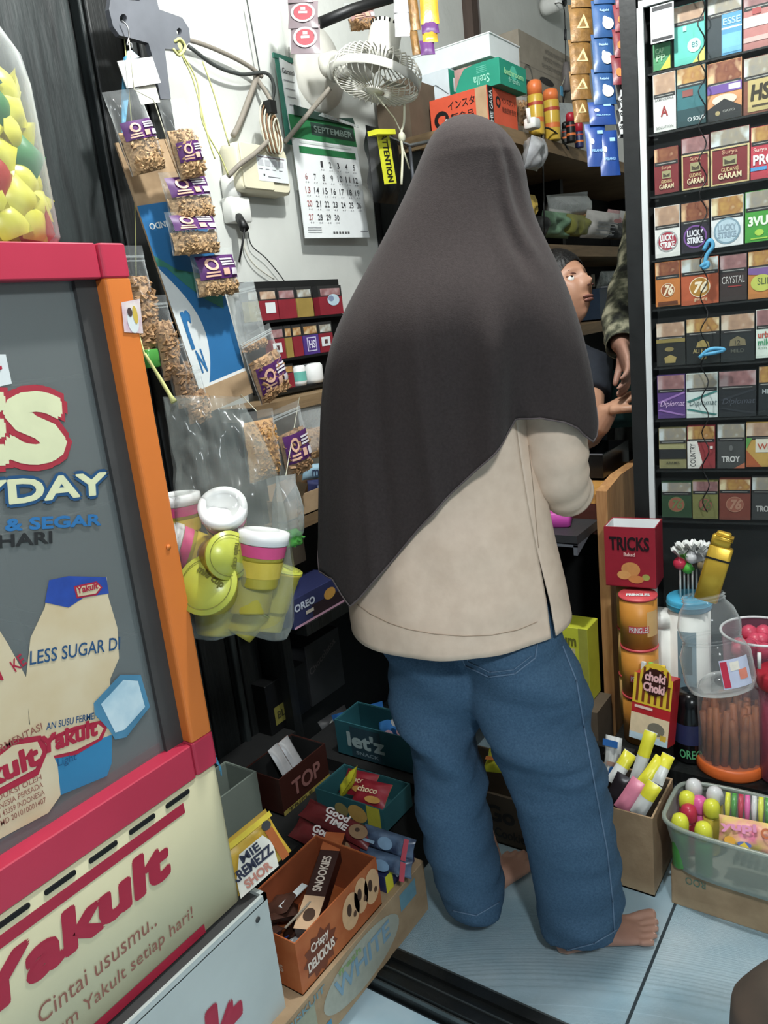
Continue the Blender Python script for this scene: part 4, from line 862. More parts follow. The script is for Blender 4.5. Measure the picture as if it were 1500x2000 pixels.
for k, (lb, pix) in enumerate((('twisted yellow raffia strand hanging from the right hole of the bracket', [(348, 66), (352, 100), (375, 150), (392, 210), (408, 275), (420, 310)]), ('slack yellow raffia strand reaching the meter box', [(352, 98), (385, 160), (396, 240), (430, 305), (446, 342)]), ('thin raffia strand crossing to the top of the meter box', [(396, 120), (420, 190), (448, 285)]))):
    b = MB(); b.tube(smooth_path([at(*p, y=1.36) for p in pix], 5), .0018, 'raffia_yellow', 5); obj('raffia_strand', b, None, label=lb, cat='string')
b = MB(); b.ball(at(348, 90, y=1.30), (.012, .008, .016), 'raffia_yellow', 8, 6); b.tube(smooth_path([at(340, 82, y=1.295), at(352, 76, y=1.29), at(362, 92, y=1.29), at(350, 108, y=1.29), at(338, 95, y=1.29)], 4), .003, 'raffia_yellow', 6); obj('raffia_knot', b, None, label='bunched raffia knot at the right hole of the grey bracket', cat='knot')
cc = at(524, 250, y=1.425); coil = MB()
for k in range(7):
    a = .028-.0018*k; cz = cc+V((.004*(k-3)*.5, -.004*k, -.004*k)); coil.tube([cz+V((a*.75*cos(t), .002*sin(3*t), .060*sin(t)*(1-.05*k))) for t in [2*pi*j/20 for j in range(21)]], .0022, 'cable_brown' if k % 2 else 'string', 6)
coil.box(cc+V((0, -.012, .045)), (.022, .03, .03), 'black'); obj('cable_coil', coil, None, label='bundled coil of brown and white wire before the meter box', cat='cable')
mA, mB = at(458, 282, y=1.44), at(572, 382, y=1.44); mt = thing('meter_box', 'beige electricity meter box with a paper label on the wall', 'meter box', ((mA.x+mB.x)/2, 1.47, mB.z)); mw, mh = mB.x-mA.x, mA.z-mB.z+.01
b = MB(); b.rbox((0, 0, mh/2), (mw, .058, mh), .016, 'cream_plastic', axis=1); obj('case', b, mt); b = MB(); b.rbox((-.03*1, -.031, mh*.52), (mw*.56, .006, mh*.92), .006, 'cream_plastic', axis=1); obj('front_ridge', b, mt)
G5 = fr((-mw/2, -.0302, 0), (1, 0, 0), (0, 0, 1)); b = MB(); b.rect(mw*.34, mh*.24, mw*.93, mh*.78, 'white_card', G5, .0044)
b.rect(mw*.36, mh*.73, mw*.88, mh*.745, 'c7a5a6a', G5, .005)
for k in range(4): b.rect(mw*(.36+.13*k), mh*.56, mw*(.46+.13*k), mh*.68, 'cb4b6ba', G5, .005); b.rect(mw*(.36+.13*k), mh*.48, mw*(.43+.13*k), mh*.495, 'c6f6f78', G5, .005)
b.rect(mw*.52, mh*.33, mw*.76, mh*.345, 'c55555c', G5, .005); b.ell(mw*.45, mh*.37, .003, .003, 'c222222', G5, .005, 10); obj('paper_label', b, mt)
oA = at(468, 410, y=1.47); ot = thing('wall_outlet', 'white stacked plug adapters on the wall under the meter box', 'outlet', (oA.x, 1.48, oA.z-.03))
b = MB(); b.rbox((0, 0, .03), (.07, .038, .06), .006, 'white_plastic'); obj('socket_block', b, ot); b = MB(); b.rbox((-.012, -.002, .085), (.042, .036, .055), .010, 'white_plastic'); obj('adapter', b, ot)
b = MB(); b.tube([(-.018, -.02, .012), (-.034, -.05, -.022)], [.010, .012], 'black', 10); b.tube(smooth_path([(-.034, -.05, -.022), (-.05, -.05, -.06), (-.05, -.03, -.10)], 4), .003, 'black', 6); obj('black_plug', b, ot, False, 'black plug')
b = MB(); b.tube([(.012, -.005, .0), (.018, -.005, -.025)], [.006, .004], 'white_plastic', 8); obj('white_plug', b, ot)
# ---- calendar
mat('calendar_green', (34, 118, 66), .6, .08); mat('calendar_dark', (34, 58, 50), .6, .1); mat('date_ink', (62, 62, 66), .6, .05)
cA = at(572, 282, y=1.468); cB = at(600, 466, y=1.468); cTR = at(692, 275, y=1.468); cw_ = .300
ux = V((1, 0, .02)).normalized(); zt = cA.z+.075; T_ = fr((cA.x-.005, 1.468, cB.z), ux, (-.03, 0, 1)); ch_ = zt-cB.z
ca = thing('wall_calendar', 'paper wall calendar page with a green header for September', 'calendar', mx=T_)
def cal(u, t): return (cw_*u, ch_*t, .006+.006*sin(pi*t)*(.4+.6*u)+.012*(1-t)**3*u)
b = MB(); b.grid(cal, 12, 20, 'paper'); b.grid(lambda u, t: (lambda p: (p[0], p[1], p[2]-.0015))(cal(u, t)), 12, 20, 'paper'); obj('page', b, ca)
b = MB()
def cdec(x0, y0, x1, y1, m_, k_=.001): b.grid(lambda u, t: (lambda p: (p[0], p[1], p[2]+k_))(cal(x0+(x1-x0)*u, y0+(y1-y0)*t)), 6, 2, m_)
cdec(0, .815, 1, 1.0, 'calendar_green'); cdec(.30, .86, .98, .965, 'calendar_dark', .0014); cdec(.08, .70, .95, .755, 'calendar_green'); cdec(.10, .78, .9, .80, 'cc8d2cc')
def ctext(t_, x, y, w_, h_, m_, bd_=.0):
    vs, fs, asp = text_geo(t_, bd_); b.add([(lambda p: (p[0], p[1], p[2]+.0018))(cal(x+a*w_, y+c_*h_)) for a, c_ in vs], fs, m_)
ctext('SEPTEMBER', .34, .885, .6, .055, 'c8fa69c', .01)
d_ = 1
for row in range(5):
    for colm in range(7):
        if row == 0 and colm < 2: continue
        if d_ > 30: break
        s_ = str(d_); ctext(s_, .085+colm*.128+(.02 if d_ < 10 else 0), .60-row*.112, .034 if d_ < 10 else .070, .050, 'date_ink' if colm else 'cb06a6a', .004); ctext('..', .10+colm*.128, .575-row*.112, .05, .008, 'c9a9ca0'); d_ += 1
for k in range(3): cdec(.05, .085-.02*k, .25, .092-.02*k, 'c9a9ca0')
for k in range(6): cdec(.42+.045*k, .035, .45+.045*k, .055, 'c555555')
cdec(.86, .05, .98, .06, 'c9a9ca0'); obj('calendar_print', b, ca)
b = MB(); b.prism([(.02, ch_*.99), (.30, ch_*.99), (.29, ch_*1.06), (.20, ch_*1.03), (.12, ch_*1.05), (.02, ch_*1.07)], .003, 'calendar_dark', None, .012); b.prism([(.12, ch_*1.02), (.31, ch_*.98), (.31, ch_*1.0), (.14, ch_*1.05)], .002, 'film_milky', None, .016); obj('torn_pages', b, ca)
nA = at(536, 108, y=1.475); nt_ = thing('note_card', 'white paper notice with a green side hanging above the calendar', 'notice', (nA.x, 1.47, nA.z-.16))
b = MB(); b.prism([(.018, -.02), (.085, -.005), (.07, .145), (.010, .155)], .002, 'paper', fr((0, 0, 0), (1, 0, 0), (0, 0, 1))); obj('sheet', b, nt_)
b = MB(); b.prism([(.0, -.06), (.028, -.06), (.016, .155), (-.004, .160)], .002, 'print_green', fr((0, .003, 0), (1, 0, 0), (0, 0, 1))); obj('folder', b, nt_)
b = MB(); b.text('Garansi', .014, .118, .05, .014, 'date_ink', fr((0, -.0022, 0), (1, 0, 0), (0, 0, 1)), .001, .01)
for k in range(4): b.rect(.016+.004*k, .10-.02*k, .06, .103-.02*k, 'c9a9ca0', fr((0, -.0022, 0), (1, 0, 0), (0, 0, 1)), .001)
obj('lettering', b, nt_); b = MB(); b.box((.035, .002, .158), (.09, .006, .012), 'print_green'); b.tube([(.055, 0, .162), (.06, 0, .19)], .002, 'steel', 5); obj('clip', b, nt_)
# ---- wall fan
mat('fan_white', (206, 204, 194), .4, .05); mat('fan_grey', (152, 150, 142), .5, .06)
fc = at(735, 158, y=1.22); fan = thing('wall_fan', 'small off-white wall fan tilted downwards above the calendar', 'fan', fc)
ax = (V((0, 0, -.93))-RT*.30+V((-.10, -.08, 0))).normalized(); FXm = fr((0, 0, 0), ax.orthogonal(), ax.cross(ax.orthogonal()))
R_ = .114; b = MB()
b.lathe([(R_, .010), (R_+.003, .006), (R_+.003, -.010), (R_, -.012), (R_-.003, 0), (R_, .010)], 'fan_white', 48, FXm, cap=False); obj('cage_ring', b, fan)
b = MB()
for k in range(36):
    a = 2*pi*k/36; c1, s1 = cos(a), sin(a); b.tube([(c1*(R_+.001), s1*(R_+.001), -.008), (c1*R_*1.0, s1*R_*1.0, -.030), (c1*R_*.88, s1*R_*.88, -.048), (c1*R_*.45, s1*R_*.45, -.056)], .0019, 'fan_white', 5, FXm)
obj('rear_grille', b, fan)
b = MB()
for k in range(36):
    a = 2*pi*k/36+.07; c1, s1 = cos(a), sin(a); b.tube([(c1*R_, s1*R_, .006), (c1*R_*.85, s1*R_*.85, .022), (c1*R_*.24, s1*R_*.24, .026)], .0014, 'fan_white', 5, FXm)
b.lathe([(0, .030), (.022, .028), (.026, .022)], 'fan_white', 20, FXm); obj('front_grille', b, fan)
for k in range(3):
    b = MB(); a0 = 2*pi*k/3
    def bl(u, t): r = .018+.064*t; a = a0+(u-.5)*1.25; return (r*cos(a), r*sin(a), -.018+.020*(u-.5))
    b.grid(bl, 6, 6, 'fan_grey', FXm); obj('blade', b, fan)
b = MB(); b.lathe([(R_*.46, -.054), (.046, -.060), (.047, -.078), (.043, -.082), (.042, -.125), (.036, -.142), (.020, -.150), (0, -.152)], 'fan_white', 32, FXm)
obj('motor_housing', b, fan)
b = MB()
for k in range(20): a = 2*pi*k/20; b.box((0, 0, 0), (.0022, .004, .014), 'black_matt', FXm @ Matrix.Rotation(a, 4, 'Z') @ Matrix.Translation((.0395, 0, -.133)) @ Matrix.Rotation(-.45, 4, 'Y'))
obj('vent_slots', b, fan)
b = MB(); kb = FXm.inverted() @ (RT*1.0); b.tube([FXm @ V((0, 0, -.115)), FXm @ V((0, 0, -.115)) + (RT+UP*.25).normalized()*.062], [.008, .006], 'fan_white', 10); q2 = FXm @ V((0, 0, -.115)) + (RT+UP*.25).normalized()*.062; b.lathe([(.0, -.004), (.009, -.004), (.009, .006), (.004, .007), (.004, .004), (0, .004)], 'fan_white', 14, Matrix.Translation(q2) @ fr((0, 0, 0), (1, 0, 0), (0, 0, 1))); obj('oscillation_knob', b, fan)
bp_ = at(622, 132, y=1.47); b = MB(); X = fr(bp_, (1, 0, 0), (0, 0, 1)); b.lathe([(.0, .0), (.115, -.028), (.118, -.020), (.112, .004), (.06, .018), (0, .022)], 'fan_white', 40, X, cap=False); obj('base_dish', b, fan, True)
b = MB(); p1 = bp_+V((0, -.012, .0)); p2 = at(662, 140, y=1.33); p3 = fc+FXm @ V((0, 0, -.09)); b.tube(smooth_path([p1, p1+V((.01, -.05, 0)), p2, p3], 5), [.030]*5+[.026]*5+[.020]*6, 'fan_white', 16); b.lathe([(.0, -.020), (.024, -.020), (.024, .020), (0, .020)], 'fan_grey', 18, Matrix.Translation(p2)); obj('arm', b, fan, True)
b = MB(); b.tube([fc+FXm @ V((.0, .0, .03)), at(770, 230, y=1.20), at(783, 258, y=1.19)], .0016, 'string', 5); obj('pull_cord', b, fan, True)
# ================================================================= shelf unit against the long wall, behind the people
SHF = 1.10; SX0 = 2.20
unit = thing('shelf_unit', 'wooden shelf unit along the wall behind the seller', 'shelf', ((SX0+4.5)/2, 1.29, 0))
for z in (1.80, 1.460, 1.168, .80, .40):
    b = MB(); b.box(((SX0+4.5)/2, (SHF+1.49)/2, z-.02), (4.5-SX0, 1.49-SHF, .04), 'shelf_wood'); obj('shelf_board', b, unit, True)
for x in (SX0+.03, 3.35, 4.47):
    b = MB(); b.box((x, 1.40, .88), (.03, .17, 1.76), 'dark_wood_flat'); obj('upright', b, unit, True)
b = MB(); b.box(((SX0+4.5)/2, 1.492, .88), (4.5-SX0, .008, 1.76), 'black_matt'); obj('back_panel', b, unit, True)
def cbox(cb_, lb_, rb_, ct_, z0):
    """a box standing at height z0 with its near corner, left end (along y) and right end (along x) at these pixels"""
    c = at(*cb_, z=z0); sy_ = at(*lb_, x=c.x).y-c.y; sx2 = at(*rb_, y=c.y).x-c.x; sz2 = at(*ct_, x=c.x).z-z0
    return V((c.x+sx2/2, c.y+sy_/2, z0)), abs(sx2), abs(sy_), sz2
def box_thing(name, label, cat, pos, sx2, sy_, sz2, m, prints=None, group=None, rot=0.0):
    t = thing(name, label, cat, pos, rot, group); b_ = MB(); b_.rbox((0, 0, sz2/2), (sx2, sy_, sz2), .002, m, smooth=False, n=1); obj('body', b_, t)
    if prints:
        b_ = MB(); prints(b_, sx2, sy_, sz2); obj('print', b_, t)
    return t
mat('box_orange', (206, 74, 44), .55, .06); mat('box_green', (22, 140, 112), .55, .08, 10); mat('box_white', (196, 206, 212), .6, .04); mat('pink_grey', (170, 130, 124), .6, .15, 20)
pos, sx2, sy_, sz2 = cbox((956, 243), (842, 250), (1012, 250), (954, 164), 1.801)
sy_ = min(sy_, 1.48-pos.y+sy_/2)
def pr(b_, x, y, z):
    X = face(x, y, z, 'xm'); b_.rect(y*.80, 0, y*.985, z, 'card', X); b_.text('インスタ', y*.33, z*.62, y*.46, z*.22, 'black', X, .0012, .01); b_.text('麺食品', y*.36, z*.28, y*.40, z*.24, 'black', X, .0012, .01); b_.ring(y*.20, z*.42, z*.12, z*.24, 'black', X); b_.rect(y*.20, z*.40, y*.27, z*.52, 'box_orange', X, .001); b_.text('I', y*.27, z*.22, y*.03, z*.2, 'white_card', X, .0012)
    X = face(x, y, z, 'ym'); b_.rect(0, 0, x*.17, z, 'black', X); b_.text('MIE GAGA', x*.14, z*.10, z*.8, x*.1, 'white_card', X, .0012, .01, pi/2); b_.ring(x*.34, z*.66, z*.08, z*.15, 'black', X); b_.text('インスタント', x*.46, z*.66, x*.48, z*.16, 'black', X, .0012, .0); b_.text('麺食品新発売', x*.46, z*.42, x*.48, z*.15, 'black', X, .0012, .0)
ob = box_thing('noodle_carton', 'orange instant noodle carton with Japanese lettering on the top shelf', 'box', pos, sx2, sy_, sz2, 'box_orange', pr)
top_z = 1.801+sz2
pos2, a2, b2, c2 = cbox((977, 163), (890, 178), (1030, 186), (975, 110), top_z+.001)
def pr(b_, x, y, z):
    X = face(x, y, z, 'xm'); b_.text('Stella', y*.42, z*.18, y*.36, z*.34, 'c8fd0b8', X, .0012, .01, 0, 0, True); b_.poly([(0, z*.99), (0, z*.2), (y*.10, z*.6), (y*.22, z*.92), (y*.45, z*.99)], 'pink_grey', X)
    for k in range(4): b_.rect(y*.5, z*(.62+.07*k), y*.72, z*(.645+.07*k), 'c5fb8a0', X)
    X = face(x, y, z, 'ym'); b_.text('bathroom', x*.16, z*.45, x*.7, z*.24, 'c9fe0a0', X, .0012, .02); b_.text('fresh', x*.30, z*.2, x*.4, z*.2, 'c8fd0b8', X, .0012, .01); b_.ell(x*.5, z*.6, x*.12, z*.28, 'c48c0a0', X, .0008)
box_thing('green_carton', 'teal green carton printed upside down, standing on the orange noodle carton', 'box', pos2, a2, b2, c2, 'box_green', pr)
# white boxes to the left
pos3 = at(878, 185, x=pos.x+.02); yL = at(788, 198, x=pos.x+.02).y; zb = at(840, 190, x=pos.x+.02).z
b_w = abs(yL-pos3.y); bz = at(876, 122, x=pos.x+.02).z-at(878, 178, x=pos.x+.02).z
yb0 = pos3.y; yb1 = min(yL, 1.485)
# dark magazines and bundles standing on the shelf under the white boxes
for k, (x0, x1, lb, m_) in enumerate(((797, 812, 'dark folder with grey edges leaning at the left end of the top shelf', 'charcoal'), (812, 822, 'crumpled silver and black packet standing on the top shelf', 'steel'), (822, 842, 'black book with grey lettering standing beside the orange noodle carton', 'black'))):
    p0_ = at(x1, 248, x=pos.x+.01); p1_ = at(x0, 250, x=pos.x+.01); t = thing('standing_packet' if k < 2 else 'book', lb, 'book' if k == 2 else 'packet', (pos.x+.12, (p0_.y+p1_.y)/2, 1.801))
    w3 = max(.012, abs(p1_.y-p0_.y)-.004); b = MB(); b.rbox((0, 0, (zb-1.801)/2-.004), (.20, w3, zb-1.815), .003, m_, smooth=False); obj('body', b, t)
    X = face(.20, w3, zb-1.815, 'xm'); b = MB(); b.text('ICHI' if k == 2 else '///', w3*.75, .02, .09, w3*.45, 'c6a6e72', X, .0012, .0, pi/2); obj('lettering', b, t)
t = thing('white_box', 'plain white box with a green end on the top shelf beside the fan', 'box', (pos.x+.14, (yb0+yb1)/2, zb-.012)); w3 = yb1-yb0; b = MB(); b.rbox((0, 0, bz/2), (.24, w3, bz), .002, 'box_white', smooth=False); obj('body', b, t)
b = MB(); X = face(.24, w3, bz, 'ym'); b.rect(.004, .003, .235, bz-.003, 'box_green', X); b.rect(.03, bz*.2, .12, bz*.7, 'white_card', X, .001); X = face(.24, w3, bz, 'xm'); b.poly([(w3*.45, bz*.45), (w3*.72, bz*.48), (w3*.98, bz*.05), (w3*.98, bz*.09), (w3*.73, bz*.52), (w3*.45, bz*.48)], 'c5a6268', X); obj('print', b, t)
t = thing('white_carton', 'flat white carton on top of the white box, upper left of the teal carton', 'box', (pos.x+.16, 1.325, zb-.010+bz+.002)); b = MB(); b.rbox((0, 0, .032), (.22, .30, .064), .003, 'white_card', smooth=False); obj('body', b, t); b = MB(); b.rbox((0, -.002, .066), (.224, .304, .004), .003, 'paper', smooth=False); obj('lid', b, t)
b = MB(); q_ = at(765, 258, y=1.40); b.box((q_.x+.10, 1.40, 1.801+.085), (.16, .12, .168), 'card_dark'); obj('brown_carton', b, None, label='plain brown carton behind the fan at the end of the top shelf', cat='box')
# carton at the back
c0 = at(1022, 235, y=1.34); c1 = at(1132, 235, y=1.34); zt = at(1060, 82, y=1.34).z
def pr(b_, x, y, z):
    X = face(x, y, z, 'ym'); b_.text('BonCabe', x*.08, z*.47, x*.80, z*.18, 'c2e2a28', X, .0012, .02); b_.ell(x*.42, z*.70, x*.12, z*.03, 'c2e2a28', X); b_.ring(x*.12, z*.68, x*.05, x*.07, 'c6a645a', X)
    for k in range(3): b_.text('TIDAK DIUNTUNGKAN DENGAN', x*(.35+.03*k), z*(.80+.06*k), x*(.6-.06*k), z*.035, 'c6a645a', X, .0012, .0, 0, 0, True)
    b_.rect(0, z*.76, x, z*.765, 'c8a8074', X)
box_thing('back_carton', 'tall grey-brown carton with dark lettering at the back of the top shelf', 'box', ((c0.x+c1.x)/2, 1.41, 1.801), c1.x-c0.x, .14, zt-1.801, 'card_grey', pr)
# spray cans and small bottles at the shelf front
mat('can_yellow', (206, 166, 50), .3, .1, 12); mat('cap_orange', (224, 112, 52), .35, .05); mat('cap_red', (176, 32, 48), .35, .05); mat('bottle_navy', (44, 50, 92), .35, .1)
def can(label, px, pyb, pyt, wpx, mbody, mcap, capf=.24, name='spray_can', z0=1.801, tilt=0, pr=None):
    p = at(px, pyb, z=z0); dd = (p-CAM).dot(FW); r = wpx*dd/FPX/2; h = (pyb-pyt)*dd/FPX; t = thing(name, label, 'can' if 'can' in name else 'bottle', p+V((E28.x, E28.y, 0))*r); b_ = MB()
    hb = h*(1-capf); b_.lathe([(0, 0), (r*.95, 0), (r, .004), (r, hb-.006), (r*.9, hb)], mbody, 22); obj('body', b_, t)
    b_ = MB(); b_.lathe([(r*.93, hb-.003), (r*.95, h*.9), (r*.8, h*.97), (r*.45, h), (0, h)], mcap, 22); obj('cap', b_, t)
    b_ = MB()
    for (z0_, z1_, m_) in (pr or [(.30, .42, 'cd86a2a'), (.72, .80, 'cb03a24')]): b_.lathe([(r+.0006, hb*z0_), (r+.0006, hb*z1_)], m_, 22, cap=False)
    obj('label_band', b_, t); return t
can('yellow spray can with an orange cap, front of the top shelf, left of two', 1050, 262, 162, 31, 'can_yellow', 'cap_orange', .26)
can('yellow spray can with an orange cap, half hidden, right of two', 1081, 272, 178, 32, 'can_yellow', 'cap_orange', .22)
can('small dark bottle on the top shelf next to the spray cans', 1106, 279, 240, 14, 'charcoal', 'black', .3, 'small_bottle')
can('small dark bottle with a red cap behind the gold sachets', 1117, 276, 222, 18, 'black', 'cap_red', .3, 'small_bottle')
can('small navy bottle with a red cap at the shelf edge', 1133, 287, 240, 17, 'bottle_navy', 'cap_red', .36, 'small_bottle')
snack_bag('cream pouch with brown rings behind the white plug on the top shelf', (1010, 190), (1038, 192), (1012, 246), 1.20, .9, 'chips', None, seed=21, T=.012, name='snack_pouch', dense=60, big=.014)
t = thing('plug_adapter', 'white plug adapter with a black cord lying on the shelf edge', 'plug', at(1040, 254, z=1.801)); b = MB(); b.rbox((0, 0, .018), (.05, .04, .030), .008, 'white_plastic'); b.tube([(-.02, 0, .018), (-.028, 0, .06)], .007, 'white_plastic', 8); obj('body', b, t)
b = MB(); q0 = at(1055, 248, y=1.09); b.tube(smooth_path([q0, at(1075, 252, y=1.085), at(1095, 268, y=1.08), at(1110, 292, y=1.08)], 5), .003, 'black', 6); b.tube([at(1052, 248, y=1.095), q0], [.012, .008], 'black', 8); obj('cord', b, t, True)
b = MB(); b.tube([at(1057, 258, y=1.085), at(1060, 300, y=1.085), at(1062, 400, y=1.085), at(1064, 470, y=1.085)], .0028, 'black', 6); obj('cable', b, None, label='black cable hanging down in front of the dark shelves', cat='cable')
t = thing('security_camera', 'white and black security camera on the wall at the top', 'camera', at(1080, 8, y=1.44)); b = MB(); X = fr((0, 0, 0), (1, 0, 0), (0, 0, 1)); b.lathe([(0, -.05), (.032, -.05), (.036, -.03), (.034, .02), (.026, .05)], 'white_plastic', 24, X); obj('housing', b, t); b = MB(); b.lathe([(.026, .05), (.022, .056), (0, .058)], 'black_gloss', 24, X); obj('lens', b, t); b = MB(); b.tube([(0, .0, .03), (0, .03, .09)], .008, 'white_plastic', 8); obj('mount', b, t)
t = thing('camera_cable', 'thin black camera cable with a connector and a grey adapter hanging above the top shelf', 'cable', at(1106, 178, y=1.30)); b = MB(); b.tube(smooth_path([at(1080, 8, y=1.44), at(1095, 6, y=1.36), at(1102, 20, y=1.30), at(1104, 60, y=1.30)], 4), .0022, 'black', 5); b.tube([at(1104, 76, y=1.30), at(1105, 128, y=1.30)], .0022, 'black', 5); b.tube([at(1106, 170, y=1.30), at(1100, 200, y=1.30), at(1098, 232, y=1.29)], .0022, 'black', 5); obj('wire', b, t, True)
b = MB(); b.tube([at(1104, 58, y=1.30), at(1104, 78, y=1.30)], .006, 'charcoal', 8); obj('connector', b, t, True)
b = MB(); b.tube([at(1105, 122, y=1.30), at(1106, 142, y=1.30), at(1106, 178, y=1.30)], [.011, .019, .017], 'grey_paint', 12); obj('adapter', b, t, True)
b = MB(); pA = at(1097, 178, y=1.285); b.box(pA, (.022, .003, .036), 'raffia_blue'); b.tube([pA+V((0, 0, .018)), at(1105, 146, y=1.29)], .0012, 'string', 4); obj('blue_tag', b, None, label='small blue tag hanging beside the antenna base', cat='tag')
snack_bag('clear plastic bag of cotton behind the gold sachets', (1092, 200), (1125, 203), (1098, 279), 1.17, .3, 'chips', None, seed=22, T=.02, film_m='film_milky', name='plastic_bag')
# ---- strips of sachets hanging from the ceiling
mat('sachet_gold', (120, 84, 36), .4, .3, 60, .2, 60, metal=.15); mat('sachet_blue', (36, 76, 128), .35, .12, 20, .1, 30); mat('sachet_blue2', (28, 62, 132), .35, .12, 20, .1, 30); mat('sachet_red', (118, 34, 44), .4, .15, 30, .1, 40); mat('sachet_grey', (122, 108, 112), .3, .15, 20, .1, 20); mat('sachet_black', (24, 25, 28), .35, .15); mat('sachet_silver', (196, 196, 198), .25, .2, 20, .2, 20, metal=.5); mat('foil_gold', (216, 164, 40), .25, .25, 20, .3, 20, metal=.5)
def strip(label, quads, d, m, deco, name='sachet_strip', cat='sachets', T=.006, hang=True):
    """sachets hanging in a row: quads of (left, right, top, bottom, lean) pixels at depth d"""
    x0, x1, y0, y1 = quads[-1][:4]; t = thing(name, label, cat, at((x0+x1)/2, y1, d=d))
    for k, q in enumerate(quads):
        x0, x1, y0, y1 = q[:4]; ln = q[4] if len(q) > 4 else 0; dk = d-.004*k; A, B, C_ = at(x0, y0, d=dk), at(x1, y0-2, d=dk), at(x0+ln, y1, d=dk-.012); w3 = (B-A).length; h3 = (A-C_).length; X = fr(C_+(B-A)/2, B-A, A-C_); f = pillow(w3, h3, T, k, .0015)
        b_ = MB(); b_.grid(lambda u, v: f(u, v, 1), 8, 8, m if isinstance(m, str) else m[k % len(m)], X); b_.grid(lambda u, v: f(u, v, -1), 6, 6, m if isinstance(m, str) else m[k % len(m)], X); so_ = obj('sachet', b_, t, True)
        if deco: b_ = MB(); deco(b_, w3, h3, X @ Matrix.Translation((-w3/2, 0, T*1.12)), k); obj('print', b_, so_, True)
    if hang: b_ = MB(); q = quads[0]; b_.tube([at((q[0]+q[1])/2, q[2], d=d), at((q[0]+q[1])/2, q[2], d=d)+V((0, 0, 2.75-at((q[0]+q[1])/2, q[2], d=d).z))], .0015, 'string', 5); obj('string', b_, t, True)
    return t
def dg(b_, w3, h3, X, k): b_.poly([(w3*.25, h3*.3), (w3*.8, h3*.3), (w3*.62, h3*.68)], 'cd8b878', X); b_.poly([(w3*.38, h3*.34), (w3*.68, h3*.34), (w3*.58, h3*.55)], 'c7a5a2a', X, .001)
strip('strip of gold brown sachets hanging left of the blue ones', [(1116, 1160, -70, 15), (1115, 1160, 10, 82), (1115, 1158, 78, 145), (1116, 1156, 140, 195), (1122, 1152, 190, 240)], 1.86, 'sachet_gold', dg)
def dbl(b_, w3, h3, X, k):
    if k < 4: b_.ell(w3*.62, h3*.32, w3*.24, h3*.16, 'cd8d6c0', X); b_.ell(w3*.50, h3*.42, w3*.10, h3*.10, 'cc8c8b4', X, .001); b_.text('Rejeki', w3*.30, h3*.62, w3*.4, h3*.08, 'c9fc4e8', X, .0012)
    else: b_.ell(w3*.28, h3*.55, w3*.10, h3*.07, 'cc8ccc0', X); b_.rect(w3*.55, h3*.72, w3*.82, h3*.80, 'c7fb0d8', X); b_.text('PELANGI', w3*.25, h3*.3, w3*.5, h3*.06, 'c7fb0d8', X, .0012)
strip('strip of bright blue sachets hanging beside the cigarette display', [(1160, 1206, -80, 8), (1160, 1205, 2, 74), (1160, 1202, 68, 142), (1160, 1205, 136, 205), (1152, 1204, 200, 245), (1148, 1188, 243, 326), (1174, 1212, 256, 344)], 1.80, ['sachet_blue', 'sachet_blue', 'sachet_blue', 'sachet_blue', 'sachet_blue2', 'sachet_blue2', 'sachet_blue2'], dbl)
def drd(b_, w3, h3, X, k): b_.rect(w3*.58, h3*.35, w3*.9, h3*.75, 'cc8b8b0', X); b_.ell(w3*.3, h3*.35, w3*.16, h3*.14, 'cd87838', X); b_.text('MAX', w3*.6, h3*.5, w3*.28, h3*.12, 'c8a2a34', X, .0014)
strip('strip of maroon sachets hanging beside the black display frame', [(1203, 1240, -50, 16), (1202, 1240, 10, 62), (1201, 1239, 58, 112), (1198, 1238, 108, 166)], 1.77, 'sachet_red', drd)
def dbk(b_, w3, h3, X, k): b_.rect(w3*.12, h3*.1, w3*.48, h3*.88, 'cb8bcbc', X); b_.text('08', w3*.15, h3*.45, w3*.3, h3*.25, 'black', X, .0014)
strip('strip of black and white sachets below the maroon ones', [(1208, 1240, 160, 197), (1208, 1240, 195, 218), (1208, 1240, 216, 245), (1208, 1232, 243, 270)], 1.77, 'sachet_black', dbk, hang=False)
def dr2(b_, w3, h3, X, k): b_.ell(w3*.5, h3*.5, w3*.30, h3*.36, 'c9a3a44', X); b_.ring(w3*.5, h3*.5, w3*.32, w3*.40, 'cb8a8a8', X, .001, 24, h3/w3*.9); b_.rect(w3*.36, h3*.46, w3*.64, h3*.54, 'cd8d0d0', X, .0014); b_.rect(w3*.42, h3*.58, w3*.58, h3*.70, 'cb89090', X, .0014)
strip('strip of grey sachets with dark red roundels hanging above the notice', [(562, 612, -60, 6), (563, 622, 4, 56), (568, 626, 50, 106)], 1.86, 'sachet_grey', dr2)
strip('strip of silver sachets hanging right of the fan', [(770, 802, -55, 25), (772, 806, 18, 72)], 1.84, 'sachet_silver', None)
strip('pair of gold foil sachets with purple ends right of the fan', [(822, 858, -60, 48), (824, 858, 42, 66), (826, 856, 62, 84), (822, 850, 80, 108)], 1.82, ['foil_gold', 'label_purple', 'foil_gold', 'label_purple'], None)
strip('narrow dark gold foil strip seen edge-on beside the fan', [(803, 822, -60, 60), (806, 822, 55, 108)], 1.83, 'sachet_gold', None)
b = MB(); b.tube([at(625, 45, d=1.95), at(690, 18, d=1.98), at(775, -8, d=2.0)], .014, 'black', 10); obj('hanging_rail', b, None, label='dark horizontal rail above the fan', cat='rail')
snack_bag('clear packet with pink and blue printing hanging above the fan', (682, 10), (736, 5), (684, 62), 1.30, .45, 'chips', (.35, .9), seed=23, T=.012, lm='pink_grey', name='hanging_packet')
